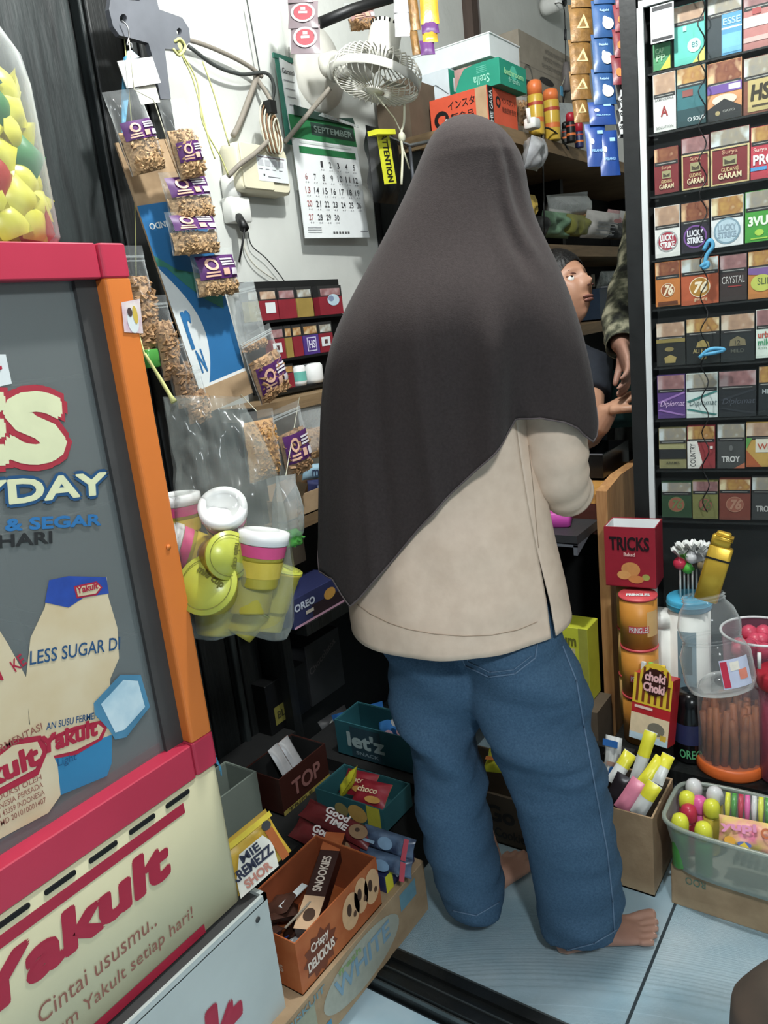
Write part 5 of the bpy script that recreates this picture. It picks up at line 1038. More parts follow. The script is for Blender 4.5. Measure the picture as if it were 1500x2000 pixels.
# ---- black bag with yellow tape, knotted twine
b = MB(); random.seed(3)
f = pillow(.13, .20, .03, 4, .02); X_bag = X = fr(at(755, 398, y=1.30), (1, 0, 0), (-.10, 0, 1)); b.grid(lambda u, v: f(u, v, 1), 12, 14, 'black', X); b.grid(lambda u, v: f(u, v, -1), 12, 14, 'black', X); obj('black_bag', b, None, label='dark crumpled bag hanging behind the yellow tape', cat='bag')
t = thing('yellow_tape', 'yellow tape with black lettering hanging beside the headscarf', 'tape', at(768, 355, y=1.22)); A, B, C_ = at(748, 262, y=1.22), at(775, 262, y=1.22), at(752, 360, y=1.22); X = fr(C_, B-A, A-C_); w3, h3 = (B-A).length*.8, (A-C_).length
mat('tape_yellow', (206, 206, 30), .5, .06); b = MB(); b.box((w3/2, h3/2, 0), (w3, h3, .004), 'tape_yellow', X); b.box((w3*.1, h3*.98, .012), (w3*1.6, .012, .03), 'tape_yellow', X); obj('strip', b, t, True); b = MB(); b.text('ATTENTION', w3*.25, h3*.98, h3*.94, w3*.5, 'black', X, .0032, .02, -pi/2); obj('lettering', b, t, True)
b = MB(); b.tube(smooth_path([at(790, 200, y=1.19), at(789, 240, y=1.19), at(783, 262, y=1.19), at(786, 300, y=1.19), at(784, 360, y=1.19)], 4), .0035, 'string', 6); b.ball(at(785, 268, y=1.19), (.012, .010, .014), 'string', 8, 6); b.tube([at(785, 285, y=1.19), at(800, 330, y=1.19)], .0025, 'string', 5); obj('twine', b, None, label='knotted pale twine hanging between the tape and the shelf end', cat='twine')
ptop = X_bag @ V((0, .19, 0)); rt_ = at(800, 285, y=1.24); b = MB(); b.tube([V((SX0+.02, 1.36, 1.775)), V((ptop.x, ptop.y, ptop.z)), rt_, V((SX0+.02, 1.16, 1.775))], .006, 'steel', 8); obj('hook_bar', b, unit, True)
b = MB(); b.tube([rt_, at(812, 400, y=1.24)], .005, 'grey_metal', 8); obj('hanging_rod', b, None, label='thin grey rod hanging under the shelf end beside the headscarf', cat='rod')
# ---- crumpled packets on the second shelf, tray and card on the third
def lump(name, label, cat, px, py, wpx, hpx, y, m, seed, T=.03, rot=0.0, deco=None):
    A = at(px-wpx/2, py, y=y); B = at(px+wpx/2, py, y=y); w3 = (B-A).length; h3 = (at(px, py-hpx, y=y)-at(px, py, y=y)).length; t = thing(name, label, cat, A.lerp(B, .5)); X = Matrix.Rotation(rot, 4, 'Y'); f = pillow(w3, h3, T, seed, T*.9)
    b_ = MB(); Y = X @ fr((0, 0, 0), (1, 0, 0), (0, -.35, 1)); b_.grid(lambda u, v: f(u, v, 1), 12, 10, m, Y); b_.grid(lambda u, v: f(u, v, -1), 12, 10, m, Y); obj('wrapper', b_, t)
    if deco: b_ = MB(); deco(b_, w3, h3, Y @ Matrix.Translation((-w3/2, 0, T*1.35))); obj('print', b_, t)
    return t
mat('pk_green', (112, 150, 118), .5, .3, 20, .2, 20); mat('pk_white', (196, 192, 188), .5, .1, 20, .2, 20); mat('pk_olive', (122, 122, 52), .45, .2, 20, .2, 20); mat('pk_dark', (34, 34, 36), .45, .2); mat('pk_pink', (196, 150, 150), .5, .15, 20, .2, 20); mat('pk_yellow', (196, 164, 70), .45, .2, 20)
zs = 1.461; gS = None
PK = [('dark crumpled packet at the left of the second shelf', 1040, 462, 50, 40, 1.16, 'pk_dark'), ('pale green crumpled packet on the second shelf near the headscarf', 1078, 465, 62, 50, 1.17, 'pk_green'), ('white packet with green edge on the second shelf', 1085, 440, 50, 30, 1.24, 'pk_white'), ('olive packet leaning on the second shelf', 1118, 462, 44, 42, 1.15, 'pk_olive'), ('white packet with grey lines and a pink spot on the second shelf', 1165, 466, 66, 52, 1.14, 'pk_white'), ('pinkish crumpled paper on the second shelf', 1192, 455, 34, 44, 1.17, 'pk_pink'), ('dark folded packet on the second shelf next to the lined packet', 1196, 468, 36, 34, 1.13, 'pk_dark'), ('white packet at the right end of the second shelf by the display', 1228, 462, 60, 46, 1.16, 'pk_white'), ('yellow packet edge showing beside the headscarf', 1026, 425, 16, 44, 1.14, 'pk_yellow'), ('silver crumpled packet peeping past the headscarf on the top shelf side', 1036, 332, 26, 62, 1.06, 'sachet_silver')]
for k, (lb, px, py, wd, ht, y, m_) in enumerate(PK):
    py2 = py
    def dl(b_, w3, h3, X):
        for j in range(4): b_.rect(w3*.15, h3*(.2+.14*j), w3*.7, h3*(.24+.14*j), 'c8a8a8e', X)
        b_.ell(w3*.7, h3*.75, w3*.12, h3*.08, 'cc87a7a', X, .001)
    lump('crumpled_packet', lb, 'packet', px, py2, wd, ht, y, m_, 30+k, .026, 0, dl if 'lines' in lb else None)
snack_bag('big clear crumpled plastic bag lying on the second shelf', (1078, 388), (1156, 380), (1072, 436), 1.20, .1, 'chips', None, seed=44, T=.05, film_m='film_milky', name='plastic_bag')
b = MB(); q_ = at(1158, 548, y=1.30); b.box(q_, (.045, .004, .055), 'card_grey'); obj('small_card', b, None, label='small pale card pinned in the dark third shelf behind the seller', cat='card')
mat('tray_navy', (36, 52, 72), .4, .1); p0_ = at(1146, 628, z=1.169); t = thing('plastic_tray', 'dark navy plastic tray on the third shelf behind the seller', 'tray', (p0_.x+.16, 1.26, 1.169)); open_box(.34, .24, .13, .006, 'tray_navy', mb=(b := MB())); obj('body', b, t); b = MB(); b.rbox((0, 0, .128), (.36, .26, .008), .02, 'tray_navy'); b2_ = MB(); b2_.tube([(-.18, -.13, .132), (.18, -.13, .132)], .004, 'grey_metal', 6); obj('rim', b2_, t)
lump('crumpled_packet', 'crumpled clear wrapper on the navy tray by the camouflage sleeve', 'packet', 1180, 565, 34, 36, 1.22, 'film_milky', 61, .02)
# ================================================================= cigarette display, desk
DL = at(1270, 500, d=1.78); DD = V((.11, -.994, 0)).normalized(); DN = V((-.994, -.11, 0)); DPL = (DL, DN)     # plane of the pack fronts
def ds(px, py): p = at(px, py, pl=DPL); return (p-DL).dot(DD), p.z
disp = thing('cigarette_display', 'tall black glass-fronted display case with a white inner edge full of cigarette packs', 'display case', (DL.x, DL.y-.3, 0))
def DX(s_, z, off=0.0): return DL+DD*s_+DN*off+V((0, 0, z-DL.z))
zT = ds(1262, 20)[1]; s0 = ds(1263, 500)[0]; zB = .42; sR = .78; DB = fr(DX(0, 0), DD, (0, 0, 1))            # local frame: x along the case, y up, z out
mat('case_black', (22, 24, 24), .45, .2, 20, .05); mat('case_white', (192, 196, 196), .45, .04); mat('case_back', (34, 38, 37), .6, .3, 8, .05, col2=(20, 22, 22))
b = MB(); b.box(((s0-.04+sR)/2, (zT+.04+zB)/2, -.05), (sR-s0+.04, zT+.04-zB, .016), 'case_back', DB); obj('backboard', b, disp, True)
b = MB(); b.box((s0-.022, (zT+.04+zB)/2, -.015), (.034, zT+.06-zB, .085), 'case_black', DB); obj('side_post', b, disp, True)
b = MB(); b.box((sR, (zT+.04+zB)/2, -.015), (.034, zT+.06-zB, .085), 'case_black', DB); obj('side_post', b, disp, True)
b = MB(); b.box(((s0+sR)/2, zT+.028, -.015), (sR-s0, .03, .085), 'case_black', DB); obj('top_rail', b, disp, True)
b = MB(); b.box(((s0+sR)/2, zB-.01, -.015), (sR-s0, .03, .085), 'case_black', DB); obj('bottom_rail', b, disp, True)
b = MB(); b.box((s0+.003, (zT+zB)/2, .022), (.013, zT-zB, .010), 'case_white', DB); b.box(((s0+sR)/2, zT+.006, .022), (sR-s0, .013, .010), 'case_white', DB); obj('inner_edge', b, disp, True, 'white inner edge strip')
b = MB(); b.box(((s0+sR)/2+.01, (zT+zB)/2, .0195), (sR-s0-.03, zT-zB-.004, .002), 'pane', DB); obj('glass_pane', b, disp, True)
bs = thing('display_base', 'dark wooden base cabinet hidden under the cigarette display', 'cabinet', (DX(.35, 0, -.08))); b = MB(); b.box((.365, .20, -.09), (.80, .40, .20), 'dark_wood_flat', DB); obj('body', b, bs, True)
for k in range(3):
    b = MB(); b.box((s0+.16+.25*k, .20, .012), (.23, .34, .006), 'dark_wood_flat', DB); obj('door', b, bs, True)
def photo(key, a, c, e):
    m = mat(key, a, .5, .2, 34, 0, col2=c, detail=2); r = [k for k in m.node_tree.nodes if k.type == 'VALTORGB'][0].color_ramp; q = r.elements.new(.5); q.color = (*lin(e), 1)
photo('ph0', (150, 120, 100), (205, 190, 170), (176, 140, 112)); photo('ph1', (190, 150, 70), (220, 205, 160), (160, 110, 60)); photo('ph2', (120, 84, 84), (176, 150, 150), (150, 104, 104)); photo('ph3', (130, 130, 128), (196, 206, 206), (150, 140, 120)); photo('ph4', (150, 96, 60), (214, 176, 130), (120, 60, 40))
def pack(q, label, bg, ph, cmds, frac=.36, group='cigarette packs in the display', sub=None):
    xl, xr, yt, yb = q; s_a, z0 = ds(xl, yb); s_b = ds(xr, yb)[0]; z1 = ds(xl, yt)[1]; w3 = s_b-s_a-.0015; h3 = z1-z0; X = DB @ Matrix.Translation((s_a, z0, 0))
    t = thing('cigarette_pack', label, 'cigarette pack', mx=X @ Matrix.Translation((w3/2, 0, -.012)), group=group)
    b_ = MB(); b_.box((w3/2, h3/2, -.012), (w3, h3, .022), bg, X); obj('carton', b_, t, True); X = X @ Matrix.Translation((0, 0, -.001)); L_ = h3*(1-frac)
    b_ = MB()
    if ph is not None: b_.rect(.001, L_+.004, w3-.001, h3-.001, 'ph%d' % ph, X); b_.rect(.001, L_-.004, w3-.001, L_+.004, 'c2c2c2c', X); b_.rect(w3*.1, L_-.001, w3*.9, L_+.0005, 'c9a9a94', X, .001)
    else: L_ = h3
    for k, c in enumerate(cmds):
        lay = .0009+.0002*k
        if c[0] == 't': b_.text(c[1], c[2]*w3, c[3]*L_, c[4]*w3, c[5]*L_, c[6], X, lay, c[7] if len(c) > 7 else .01, 0, c[8] if len(c) > 8 else 0)
        elif c[0] == 'v': b_.text(c[1], c[2]*w3, c[3]*L_, c[4]*L_, c[5]*w3, c[6], X, lay, .01, pi/2)
        elif c[0] == 'e': b_.ell(c[1]*w3, c[2]*L_, c[3]*w3, c[4]*w3, c[5], X, lay)
        elif c[0] == 'r': b_.rect(c[1]*w3, c[2]*L_, c[3]*w3, c[4]*L_, c[5], X, lay)
        elif c[0] == 'p': b_.poly([(u*w3, v*L_) for u, v in c[1]], c[2], X, lay)
        elif c[0] == 'o': b_.ring(c[1]*w3, c[2]*L_, c[3]*w3, c[4]*w3, c[5], X, lay)
    if b_.f: obj('print', b_, t, True)
W_, K_ = 'ce0e0dc', 'c1a1a1c'
lucky = lambda ro, ri, tx: [('e', .5, .52, .42, .42, ro), ('e', .5, .52, .36, .36, ri), ('t', 'LUCKY', .22, .54, .56, .20, tx, .04), ('t', 'STRIKE', .22, .30, .56, .20, tx, .04)]
s76 = lambda c1, c2: [('e', .5, .55, .26, .26, c1), ('o', .5, .55, .26, .28, c2), ('t', '76', .33, .38, .34, .34, c2, .05, .2)]
garam = [('r', .0, .0, 1, .04, 'cc8b27a'), ('r', 0, .96, 1, 1, 'cc8b27a'), ('r', 0, 0, .05, 1, 'cc8b27a'), ('r', .95, 0, 1, 1, 'cc8b27a'), ('t', 'Surya', .3, .78, .4, .14, 'cc89a78'), ('r', .32, .50, .68, .75, 'c9a9468'), ('p', [(.36, .54), (.64, .54), (.64, .66), (.5, .60), (.36, .68)], 'c4a4030'), ('t', 'GUDANG', .28, .34, .44, .11, 'cc8b27a', .01), ('t', 'GARAM', .2, .15, .6, .16, 'cd8c8a0', .03)]
dip = lambda tx, l1: [('p', [(0, .6), (.95, .95), (1, .9), (.1, .55)], l1), ('p', [(0, .3), (.9, .08), (1, .12), (.1, .34)], l1), ('t', 'Diplomat', .08, .38, .86, .26, tx, .0, .25)]
PACKS = [
 ((1276, 1311, 88, 140), 'small green and yellow pack half under the white card, top display row', 'c3f8f5a', None, [('p', [(.4, 0), (1, 0), (1, .5)], 'cc8c83c'), ('t', 'CAP', .15, .62, .5, .2, 'c9fd0a0', .02), ('t', 'PP', .2, .34, .5, .24, 'c9fd0a0', .03)]),
 ((1317, 1378, 15, 131), 'tall turquoise pack beside the white card, top display row', 'c4fb8a8', 0, [('p', [(.6, 0), (1, 0), (1, .35)], 'cd0d060'), ('e', .66, .42, .22, .22, 'cb0e0d0'), ('t', 'es', .58, .36, .2, .14, 'c3a7a80'), ('r', .3, .8, .42, .92, 'c9fe0d8')], .30),
 ((1382, 1450, -4, 116), 'dark pack with a pale blue right half, top display row', 'c28343a', 3, [('r', .42, .0, 1, .98, 'c4a90c0'), ('r', .42, .62, 1, .66, 'cd0e0e8'), ('t', 'ESSE', .46, .72, .5, .16, 'ca0c8e0', .02), ('r', .44, .05, .98, .5, 'c6ab0d8')], .32),
 ((1452, 1510, -8, 102), 'pink and white striped pack at the right end of the top display row', 'cb0706c', 2, [('r', 0, .55, 1, .8, 'cd8c8c4'), ('r', 0, .2, 1, .32, 'cc8a09a'), ('r', .3, .84, .6, .98, 'ca84848')], .25),
 ((1277, 1322, 147, 260), 'white pack with a red gothic A in the second display row', 'cdcdcd8', 0, [('t', 'A', .33, .42, .32, .28, 'c9a3030', .03), ('t', 'SAMPOERNA', .08, .86, .84, .07, 'c6a6a6a'), ('t', 'SOLUTION', .12, .08, .76, .07, 'c8a8a8a'), ('o', .5, .52, .36, .365, 'cc8c8c8')], .38),
 ((1323, 1380, 136, 250), 'dark teal pack with small white lettering in the second display row', 'c2c6a72', 1, [('r', 0, 0, 1, .42, 'c20444a'), ('r', .2, .72, .56, .88, 'c8a4a44'), ('o', .44, .15, .05, .075, 'cd0d8d8'), ('t', 'SOLO', .56, .10, .4, .10, 'cd0d8d8', .02)], .30),
 ((1382, 1450, 126, 240), 'pack with a black mountain on an orange and purple sky in the display', 'cc88a58', 4, [('r', 0, .75, 1, 1, 'c6a4a9a'), ('r', .62, .80, .96, .95, 'cc8c8d8'), ('e', .5, .55, .36, .16, 'ce0c8b0'), ('p', [(0, 0), (1, 0), (1, .3), (.5, .58), (0, .34)], 'c26282a'), ('e', .3, .2, .07, .07, 'ca09060'), ('t', 'GAYO', .45, .2, .35, .07, 'c8a8a84')], .38),
 ((1452, 1510, 116, 226), 'gold pack with dark brush letters at the right end of the second row', 'c7a4434', 3, [('r', .15, .06, .98, .94, 'cb8a468'), ('t', 'HS', .26, .36, .62, .44, 'c342c1c', .05, .1), ('r', .3, .18, .85, .24, 'c443828')], .36),
 ((1279, 1327, 292, 381), 'small dark red and gold pack at the left of the third display row', 'c7a2428', 4, garam[4:], .34), ((1332, 1387, 272, 373), 'red pack with a gold border, middle one of three in the third row', 'c7a2428', 2, garam, .32), ((1388, 1465, 258, 365), 'widest red pack with a gold border in the third display row', 'c7a2428', 3, garam, .32),
 ((1466, 1520, 250, 352), 'bright red pack lettered PRO at the right of the third row', 'cc03848', 1, [('t', 'Surya', .1, .74, .5, .14, 'ce0c0b8'), ('t', 'PRO', .1, .40, .8, .28, 'ce0e0e0', .04), ('r', 0, .24, .6, .34, 'c4a90c8')], .32),
 ((1280, 1330, 406, 505), 'white pack with a red roundel in the fourth display row', 'cd8d8d4', 0, lucky('ca0a0a0', 'ca82c40', 'ce8e8e8'), .40), ((1331, 1387, 398, 496), 'dark pack with a purple roundel in the fourth display row', 'c28242e', 4, lucky('c7a4a9a', 'c2a2438', 'ce0e0e8'), .40), ((1389, 1453, 388, 485), 'white pack with a pale blue roundel in the fourth display row', 'cd8dcdc', 1, lucky('c7a98a8', 'cb0c8d4', 'c8aa0b0'), .40),
 ((1455, 1512, 376, 475), 'bright green pack at the right of the fourth display row', 'c3f9a34', 3, [('t', '3VUP', .12, .5, .9, .28, 'ce0ecd8', .05), ('e', .5, .28, .16, .12, 'c9fc840'), ('r', .2, .08, .8, .12, 'c9fc840')], .36),
 ((1281, 1330, 514, 600), 'narrow orange pack numbered 76 in the fifth display row', 'cc07030', 4, s76('c9a4a20', 'ce8d8b8')+[('r', .1, .04, .9, .16, 'c6a3418')], .34), ((1331, 1405, 508, 598), 'wide orange pack numbered 76 in the fifth display row', 'cb85430', 3, s76('cb07a28', 'cf0e0c0')+[('t', 'gunung', .35, .1, .35, .1, 'ce0c8a0')], .32), ((1406, 1460, 500, 590), 'dark brown pack lettered CRYSTAL in the fifth display row', 'c382c2a', 2, [('t', 'CRYSTAL', .08, .58, .84, .24, 'cc0bcb8', .0), ('r', .3, .46, .8, .50, 'c9a3434')], .34),
 ((1461, 1515, 493, 585), 'rainbow coloured pack lettered SLIM at the right of the fifth row', 'cc07838', 1, [('p', [(0, 1), (1, 1), (1, .7), (0, .8)], 'c7a5a9a'), ('e', .5, .5, .4, .34, 'cb8c050'), ('t', 'SLIM', .35, .44, .55, .22, 'c4a5a3a', .0)], .34),
 ((1283, 1340, 632, 716), 'black pack with a gold bar and two gold crests in the sixth row', 'c262826', 0, [('r', 0, .84, 1, .97, 'c8a7a40'), ('e', .45, .6, .16, .08, 'c8a7a48'), ('p', [(.3, .1), (.65, .1), (.7, .3), (.48, .4), (.27, .3)], 'ca08c50')], .36), ((1341, 1407, 624, 712), 'black pack with one gold crest behind the blue tie in the display', 'c1e2222', 1, [('p', [(.3, .55), (.7, .55), (.66, .72), (.5, .8), (.34, .72)], 'ca08c50'), ('t', 'ALI BABA', .2, .36, .6, .14, 'cb09c60'), ('e', .5, .2, .12, .06, 'c8a7a48')], .34), ((1408, 1475, 616, 708), 'black pack with a faded gold arch at the right of the sixth row', 'c24292a', 0, [('p', [(.25, .52), (.75, .52), (.72, .72), (.5, .84), (.28, .72)], 'c7a7052'), ('t', '12', .42, .56, .16, .14, 'c24292a'), ('t', 'MILD', .3, .3, .4, .12, 'c5a5c52')], .36),
 ((1476, 1520, 606, 700), 'white pack with red and green lettering at the right of the sixth row', 'cd0dcd0', 2, [('t', 'urban', .1, .66, .8, .2, 'cc05848', .03), ('t', 'mild', .1, .42, .6, .2, 'c3f9a68', .03), ('t', 'a-m', .1, .3, .4, .06, 'c7a9a80')], .36),
 ((1285, 1340, 734, 818), 'purple pack with script lettering in the seventh display row', 'c5a3c80', 2, dip('cd8b8e0', 'c9a70b8'), .36), ((1341, 1403, 731, 817), 'white pack with script lettering and teal streaks in the seventh row', 'cccd8d4', 3, dip('c5a7070', 'c3a807a'), .36), ((1404, 1478, 726, 815), 'black pack with faint script lettering in the seventh display row', 'c22262a', 2, dip('c4a4e58', 'c2e3238'), .36),
 ((1481, 1520, 716, 812), 'dark pack with a white frame at the right of the seventh row', 'c22282a', 1, [('t', 'MILD', .2, .7, .7, .14, 'cb0b8b8')], .36),
 ((1288, 1342, 837, 915), 'pale gold and black pack at the left of the eighth row', 'c8a8458', 3, [('r', 0, .36, 1, .72, 'c26282a'), ('r', 0, .74, .94, .90, 'ca09c6c'), ('t', 'ARAMIS', .25, .16, .5, .1, 'c4a4a38')], .34), ((1343, 1398, 833, 915), 'red and white pack with sideways lettering in the eighth row', 'c9a3438', 1, [('p', [(0, 0), (.42, 0), (.55, .2), (.36, .98), (0, .98)], 'ce0dcd4'), ('v', 'COUNTRY', .30, .06, .84, .20, 'c3a3a38'), ('r', .82, .7, .92, .8, 'ce0dcd4')], .34), ((1401, 1456, 829, 915), 'dark grey pack lettered TROY in the eighth display row', 'c444645', 3, [('t', 'TROY', .16, .22, .66, .2, 'cc8c8c4', .04), ('e', .5, .7, .07, .12, 'c6a6c6a'), ('p', [(.6, 0), (1, 0), (1, .2)], 'cc06848')], .34), ((1457, 1520, 826, 912), 'yellow and orange pack at the right of the eighth row', 'cc09848', 0, [('r', .3, .5, 1, .96, 'cd8d4c0'), ('t', 'WIN', .36, .6, .6, .2, 'cc85840', .02), ('p', [(0, 0), (.5, 0), (0, .6)], 'cb05830'), ('p', [(0, .6), (.2, 1), (0, 1)], 'c5a9a48')], .34),
 ((1293, 1352, 942, 1010), 'dark green pack numbered 76 in the lowest display row', 'c2c4a30', 3, s76('c9a5a44', 'c6a7a4a'), .32), ((1353, 1404, 940, 1013), 'olive pack numbered 76 in the lowest display row', 'c7a7a44', 2, s76('c9a5c4c', 'c5a6a3a'), .30), ((1405, 1467, 936, 1015), 'reddish brown pack numbered 76 in the lowest display row', 'c7a3c30', 1, s76('c9a5a48', 'cb08068'), .30), ((1468, 1520, 932, 1015), 'dark grey pack lettered TROY in the lowest display row', 'c3a3c3c', 3, [('t', 'TROY', .16, .30, .66, .2, 'cb0b0ac', .04)], .34)]
for q, lb, bg, ph, cm, *rest in PACKS: pack(q, lb, bg, ph, cm, *(rest[:1] or [.36]))
for k, (px, py) in enumerate(((1278, 141), (1278, 261), (1279, 383), (1280, 508), (1281, 604), (1283, 718), (1285, 820), (1288, 918), (1293, 1016))):
    s_, z = ds(px, py); b = MB(); b.box(((s0+sR)/2, z-.003, -.018), (sR-s0-.02, .004, .036), 'case_black', DB); b.box(((s0+sR)/2, z+.004, .004), (sR-s0-.02, .016, .001), 'pane', DB); obj('ledge', b, disp, True)
X = DB @ Matrix.Translation((*ds(1275, 92), .0225)); w3 = ds(1320, 92)[0]-ds(1275, 92)[0]; h3 = ds(1275, 20)[1]-ds(1275, 92)[1]; t = thing('white_card', 'white card with black bands stuck in the top left of the display', 'card', mx=X); b = MB(); b.box((w3/2, h3/2, 0), (w3, h3, .0012), 'paper'); obj('sheet', b, t); b = MB(); b.rect(w3*.06, h3*.86, w3*.94, h3*.97, 'charcoal', None, .0014); b.rect(w3*.06, h3*.04, w3*.94, h3*.12, 'charcoal', None, .0014); b.rect(w3*.15, h3*.2, w3*.85, h3*.76, 'cc4c8c8', None, .0012); obj('bands', b, t)
b = MB(); b.tube([(lambda s_z: DX(s_z[0], s_z[1], .031+.004*cos(k*.9)))(ds(1373+.009*k*9+7*sin(k*.86), 4+9*k)) for k in range(-2, 111)], .0014, 'black', 5); obj('wavy_wire', b, None, label='wavy black wire hanging down in front of the cigarette packs', cat='wire')
for k, (lb, pts) in enumerate((('bright blue ribbon knot on the wire, upper of three', [(1380, 522), (1384, 500), (1396, 482), (1390, 470), (1378, 490)]), ('bright blue ribbon scrap on the wire, just below the upper knot', [(1372, 522), (1384, 512), (1386, 520), (1376, 524)]), ('bright blue ribbon tied across the wire over the black packs', [(1370, 696), (1385, 682), (1400, 678), (1418, 680), (1400, 686), (1376, 690)]))):
    b = MB(); b.tube(smooth_path([DX(*ds(*q), .038) for q in pts], 4), .0045, 'raffia_blue', 6); obj('ribbon', b, None, label=lb, cat='ribbon')
# ---- desk where the seller sits
DF = 1.85; DTZ = .785; DYr = .672
desk = thing('desk', 'yellow-brown wooden desk with a dark red drawer front before the seller', 'desk', (DF+.2, .9, 0))
b = MB(); b.box((DF+.20, DYr+.205, DTZ-.012), (.40, .41, .024), 'desk_wood'); obj('top', b, desk, True)
b = MB(); b.prism([(DF-.01, 0), (DF+.42, 0), (DF+.42, DTZ+.03), (DF+.10, DTZ+.03), (DF-.01, DTZ+.012)], .028, 'desk_edge', fr((0, DYr, 0), (1, 0, 0), (0, 0, 1))); obj('side_board', b, desk, True)
b = MB(); b.box((DF+.01, DYr+.205, DTZ-.065), (.02, .41, .08), 'desk_red'); obj('drawer_front', b, desk, True)
b = MB(); b.box((DF+.15, DYr+.40, (DTZ-.03)/2), (.5, .02, DTZ-.03), 'dark_wood_flat'); obj('far_board', b, desk, True); b = MB(); b.box((DF+.20, DYr+.205, .38), (.02, .39, .60), 'black_matt'); obj('back_board', b, desk, True)
zsf = at(1137, 1063, x=1.70).z; b = MB(); b.box((1.775, DYr+.205, zsf+.008), (.15, .41, .022), 'charcoal'); sf_ = obj('pull_out_shelf', b, desk, True, 'black pull-out shelf'); b = MB(); b.box((1.702, DYr+.205, zsf-.005), (.004, .41, .010), 'grey_metal'); b.prism([(1.70, zsf-.03), (1.78, zsf-.004), (1.70, zsf-.004)], .01, 'grey_metal', fr((0, DYr+.01, 0), (1, 0, 0), (0, 0, 1))); obj('shelf_edge', b, sf_, True)
mat('magenta', (190, 62, 158), .45, .05); pc = at(1085, 1022, z=zsf+.02); b = MB(); b.rbox((0, 0, .0185), (.09, .10, .036), .008, 'magenta', Matrix.Translation((pc.x, pc.y+.01, zsf+.0195)) @ Matrix.Rotation(.3, 4, 'Z')); obj('purple_case', b, None, label='bright purple case on the black desk shelf', cat='case')
t = thing('black_tray', 'low black tray with a pale rim on the desk top', 'tray', (DF+.26, DYr+.215, DTZ+.001)); b = MB(); open_box(.22, .36, .07, .006, 'black_gloss', mb=b); obj('body', b, t); b = MB(); b.box((-.110, 0, .0715), (.004, .36, .003), 'grey_metal'); obj('rim', b, t)
b = MB(); b.rbox((DF+.24, DYr+.28, DTZ+.03), (.12, .16, .05), .02, 'bottle_navy'); obj('dark_pouch', b, None, label='dark blue-grey pouch lying in the black tray', cat='pouch')
mat('box_lime', (196, 200, 44), .5, .06); p0_ = at(1165, 1360, x=1.80)
def pr(b_, x, y, z):
    X = face(x, y, z, 'xm'); b_.text('Som Yum', y*.1, z*.76, y*.72, z*.14, 'c6a6a20', X, .0012, .04); b_.rect(y*.05, z*.16, y*.8, z*.72, 'cc0b888', X)
    for k in range(3): b_.ell(y*.45, z*(.26+.17*k), y*.16, z*.055, 'c8a7a5a', X, .0012)
    b_.rect(y*.86, 0, y, z, 'c9a9a34', X)
t = thing('lime_box', 'lime yellow snack box with printed cups under the desk', 'box', (1.795, p0_.y+.085, p0_.z)); zz = at(1165, 1218, x=1.80).z-p0_.z
b = MB(); b.rbox((0, 0, zz/2), (.08, .17, zz), .003, 'box_lime', smooth=False); obj('body', b, t); b = MB(); pr(b, .08, .17, zz); obj('print', b, t)
b = MB(); b.box((1.775, p0_.y+.10, p0_.z/2-.001), (.11, .26, p0_.z-.002), 'card_dark'); obj('dark_carton', b, None, label='dark carton carrying the lime snack box under the desk', cat='box')
# ================================================================= goods on the floor and bench at the right
BZ = .20
t = thing('goods_bench', 'low dark bench in front of the cigarette display', 'bench', (1.74, .2, 0)); b = MB(); b.box((1.735, .20, BZ-.015), (.24, .80, .03), 'dark_wood_flat'); obj('top', b, t, True)
for x in (1.64, 1.83):
    for y in (-.16, .57): b = MB(); b.box((x, y, (BZ-.03)/2), (.035, .035, BZ-.03), 'dark_wood_flat'); obj('leg', b, t, True)
# plain carton and plastic tub with sweets
CF = 1.43; t = thing('floor_carton', 'brown carton with upside-down green lettering on the blue tiles', 'box', (CF+.10, .13, 0)); b = MB(); b.rbox((0, 0, .048), (.20, .53, .096), .003, 'card', smooth=False); obj('body', b, t)
b = MB(); X = face(.20, .53, .096, 'xm')
for (s_, x, y, w3, h3) in (('Ag-Agar', .19, .018, .10, .022), ('Neka Rasa', .19, .052, .12, .018), ('ROO', .03, .06, .04, .018), ('Nutrijell', .36, .03, .12, .03)): b.text(s_, x, y, w3, h3, 'c5a7a68', X, .0012, .01, 0, 0, True)
obj('lettering', b, t); b = MB(); b.poly([(.02, .0), (.05, .0), (.04, -.0), (.03, .002)], 'card', X); 
tub = thing('plastic_tub', 'translucent plastic tub of sweets on the brown carton', 'tub', (CF+.062, .13, .097))
b = MB()
def tubw(u, t_):
    a = 2*pi*u; k = 1+.10*t_; ex = lambda c: abs(c)**.35*(1 if c > 0 else -1); return (.086*k*ex(cos(a)), .255*k*ex(sin(a)), .001+.108*t_)
b.grid(tubw, 40, 6, 'tub_plastic', closed=True); b.f.append(tuple(range(40))[::-1]); b.m.append(0); b.s.append(False); obj('wall', b, tub)
b = MB(); b.tube([tubw(k/40, 1.0) for k in range(41)], .005, 'tub_plastic', 8); obj('rim', b, tub)
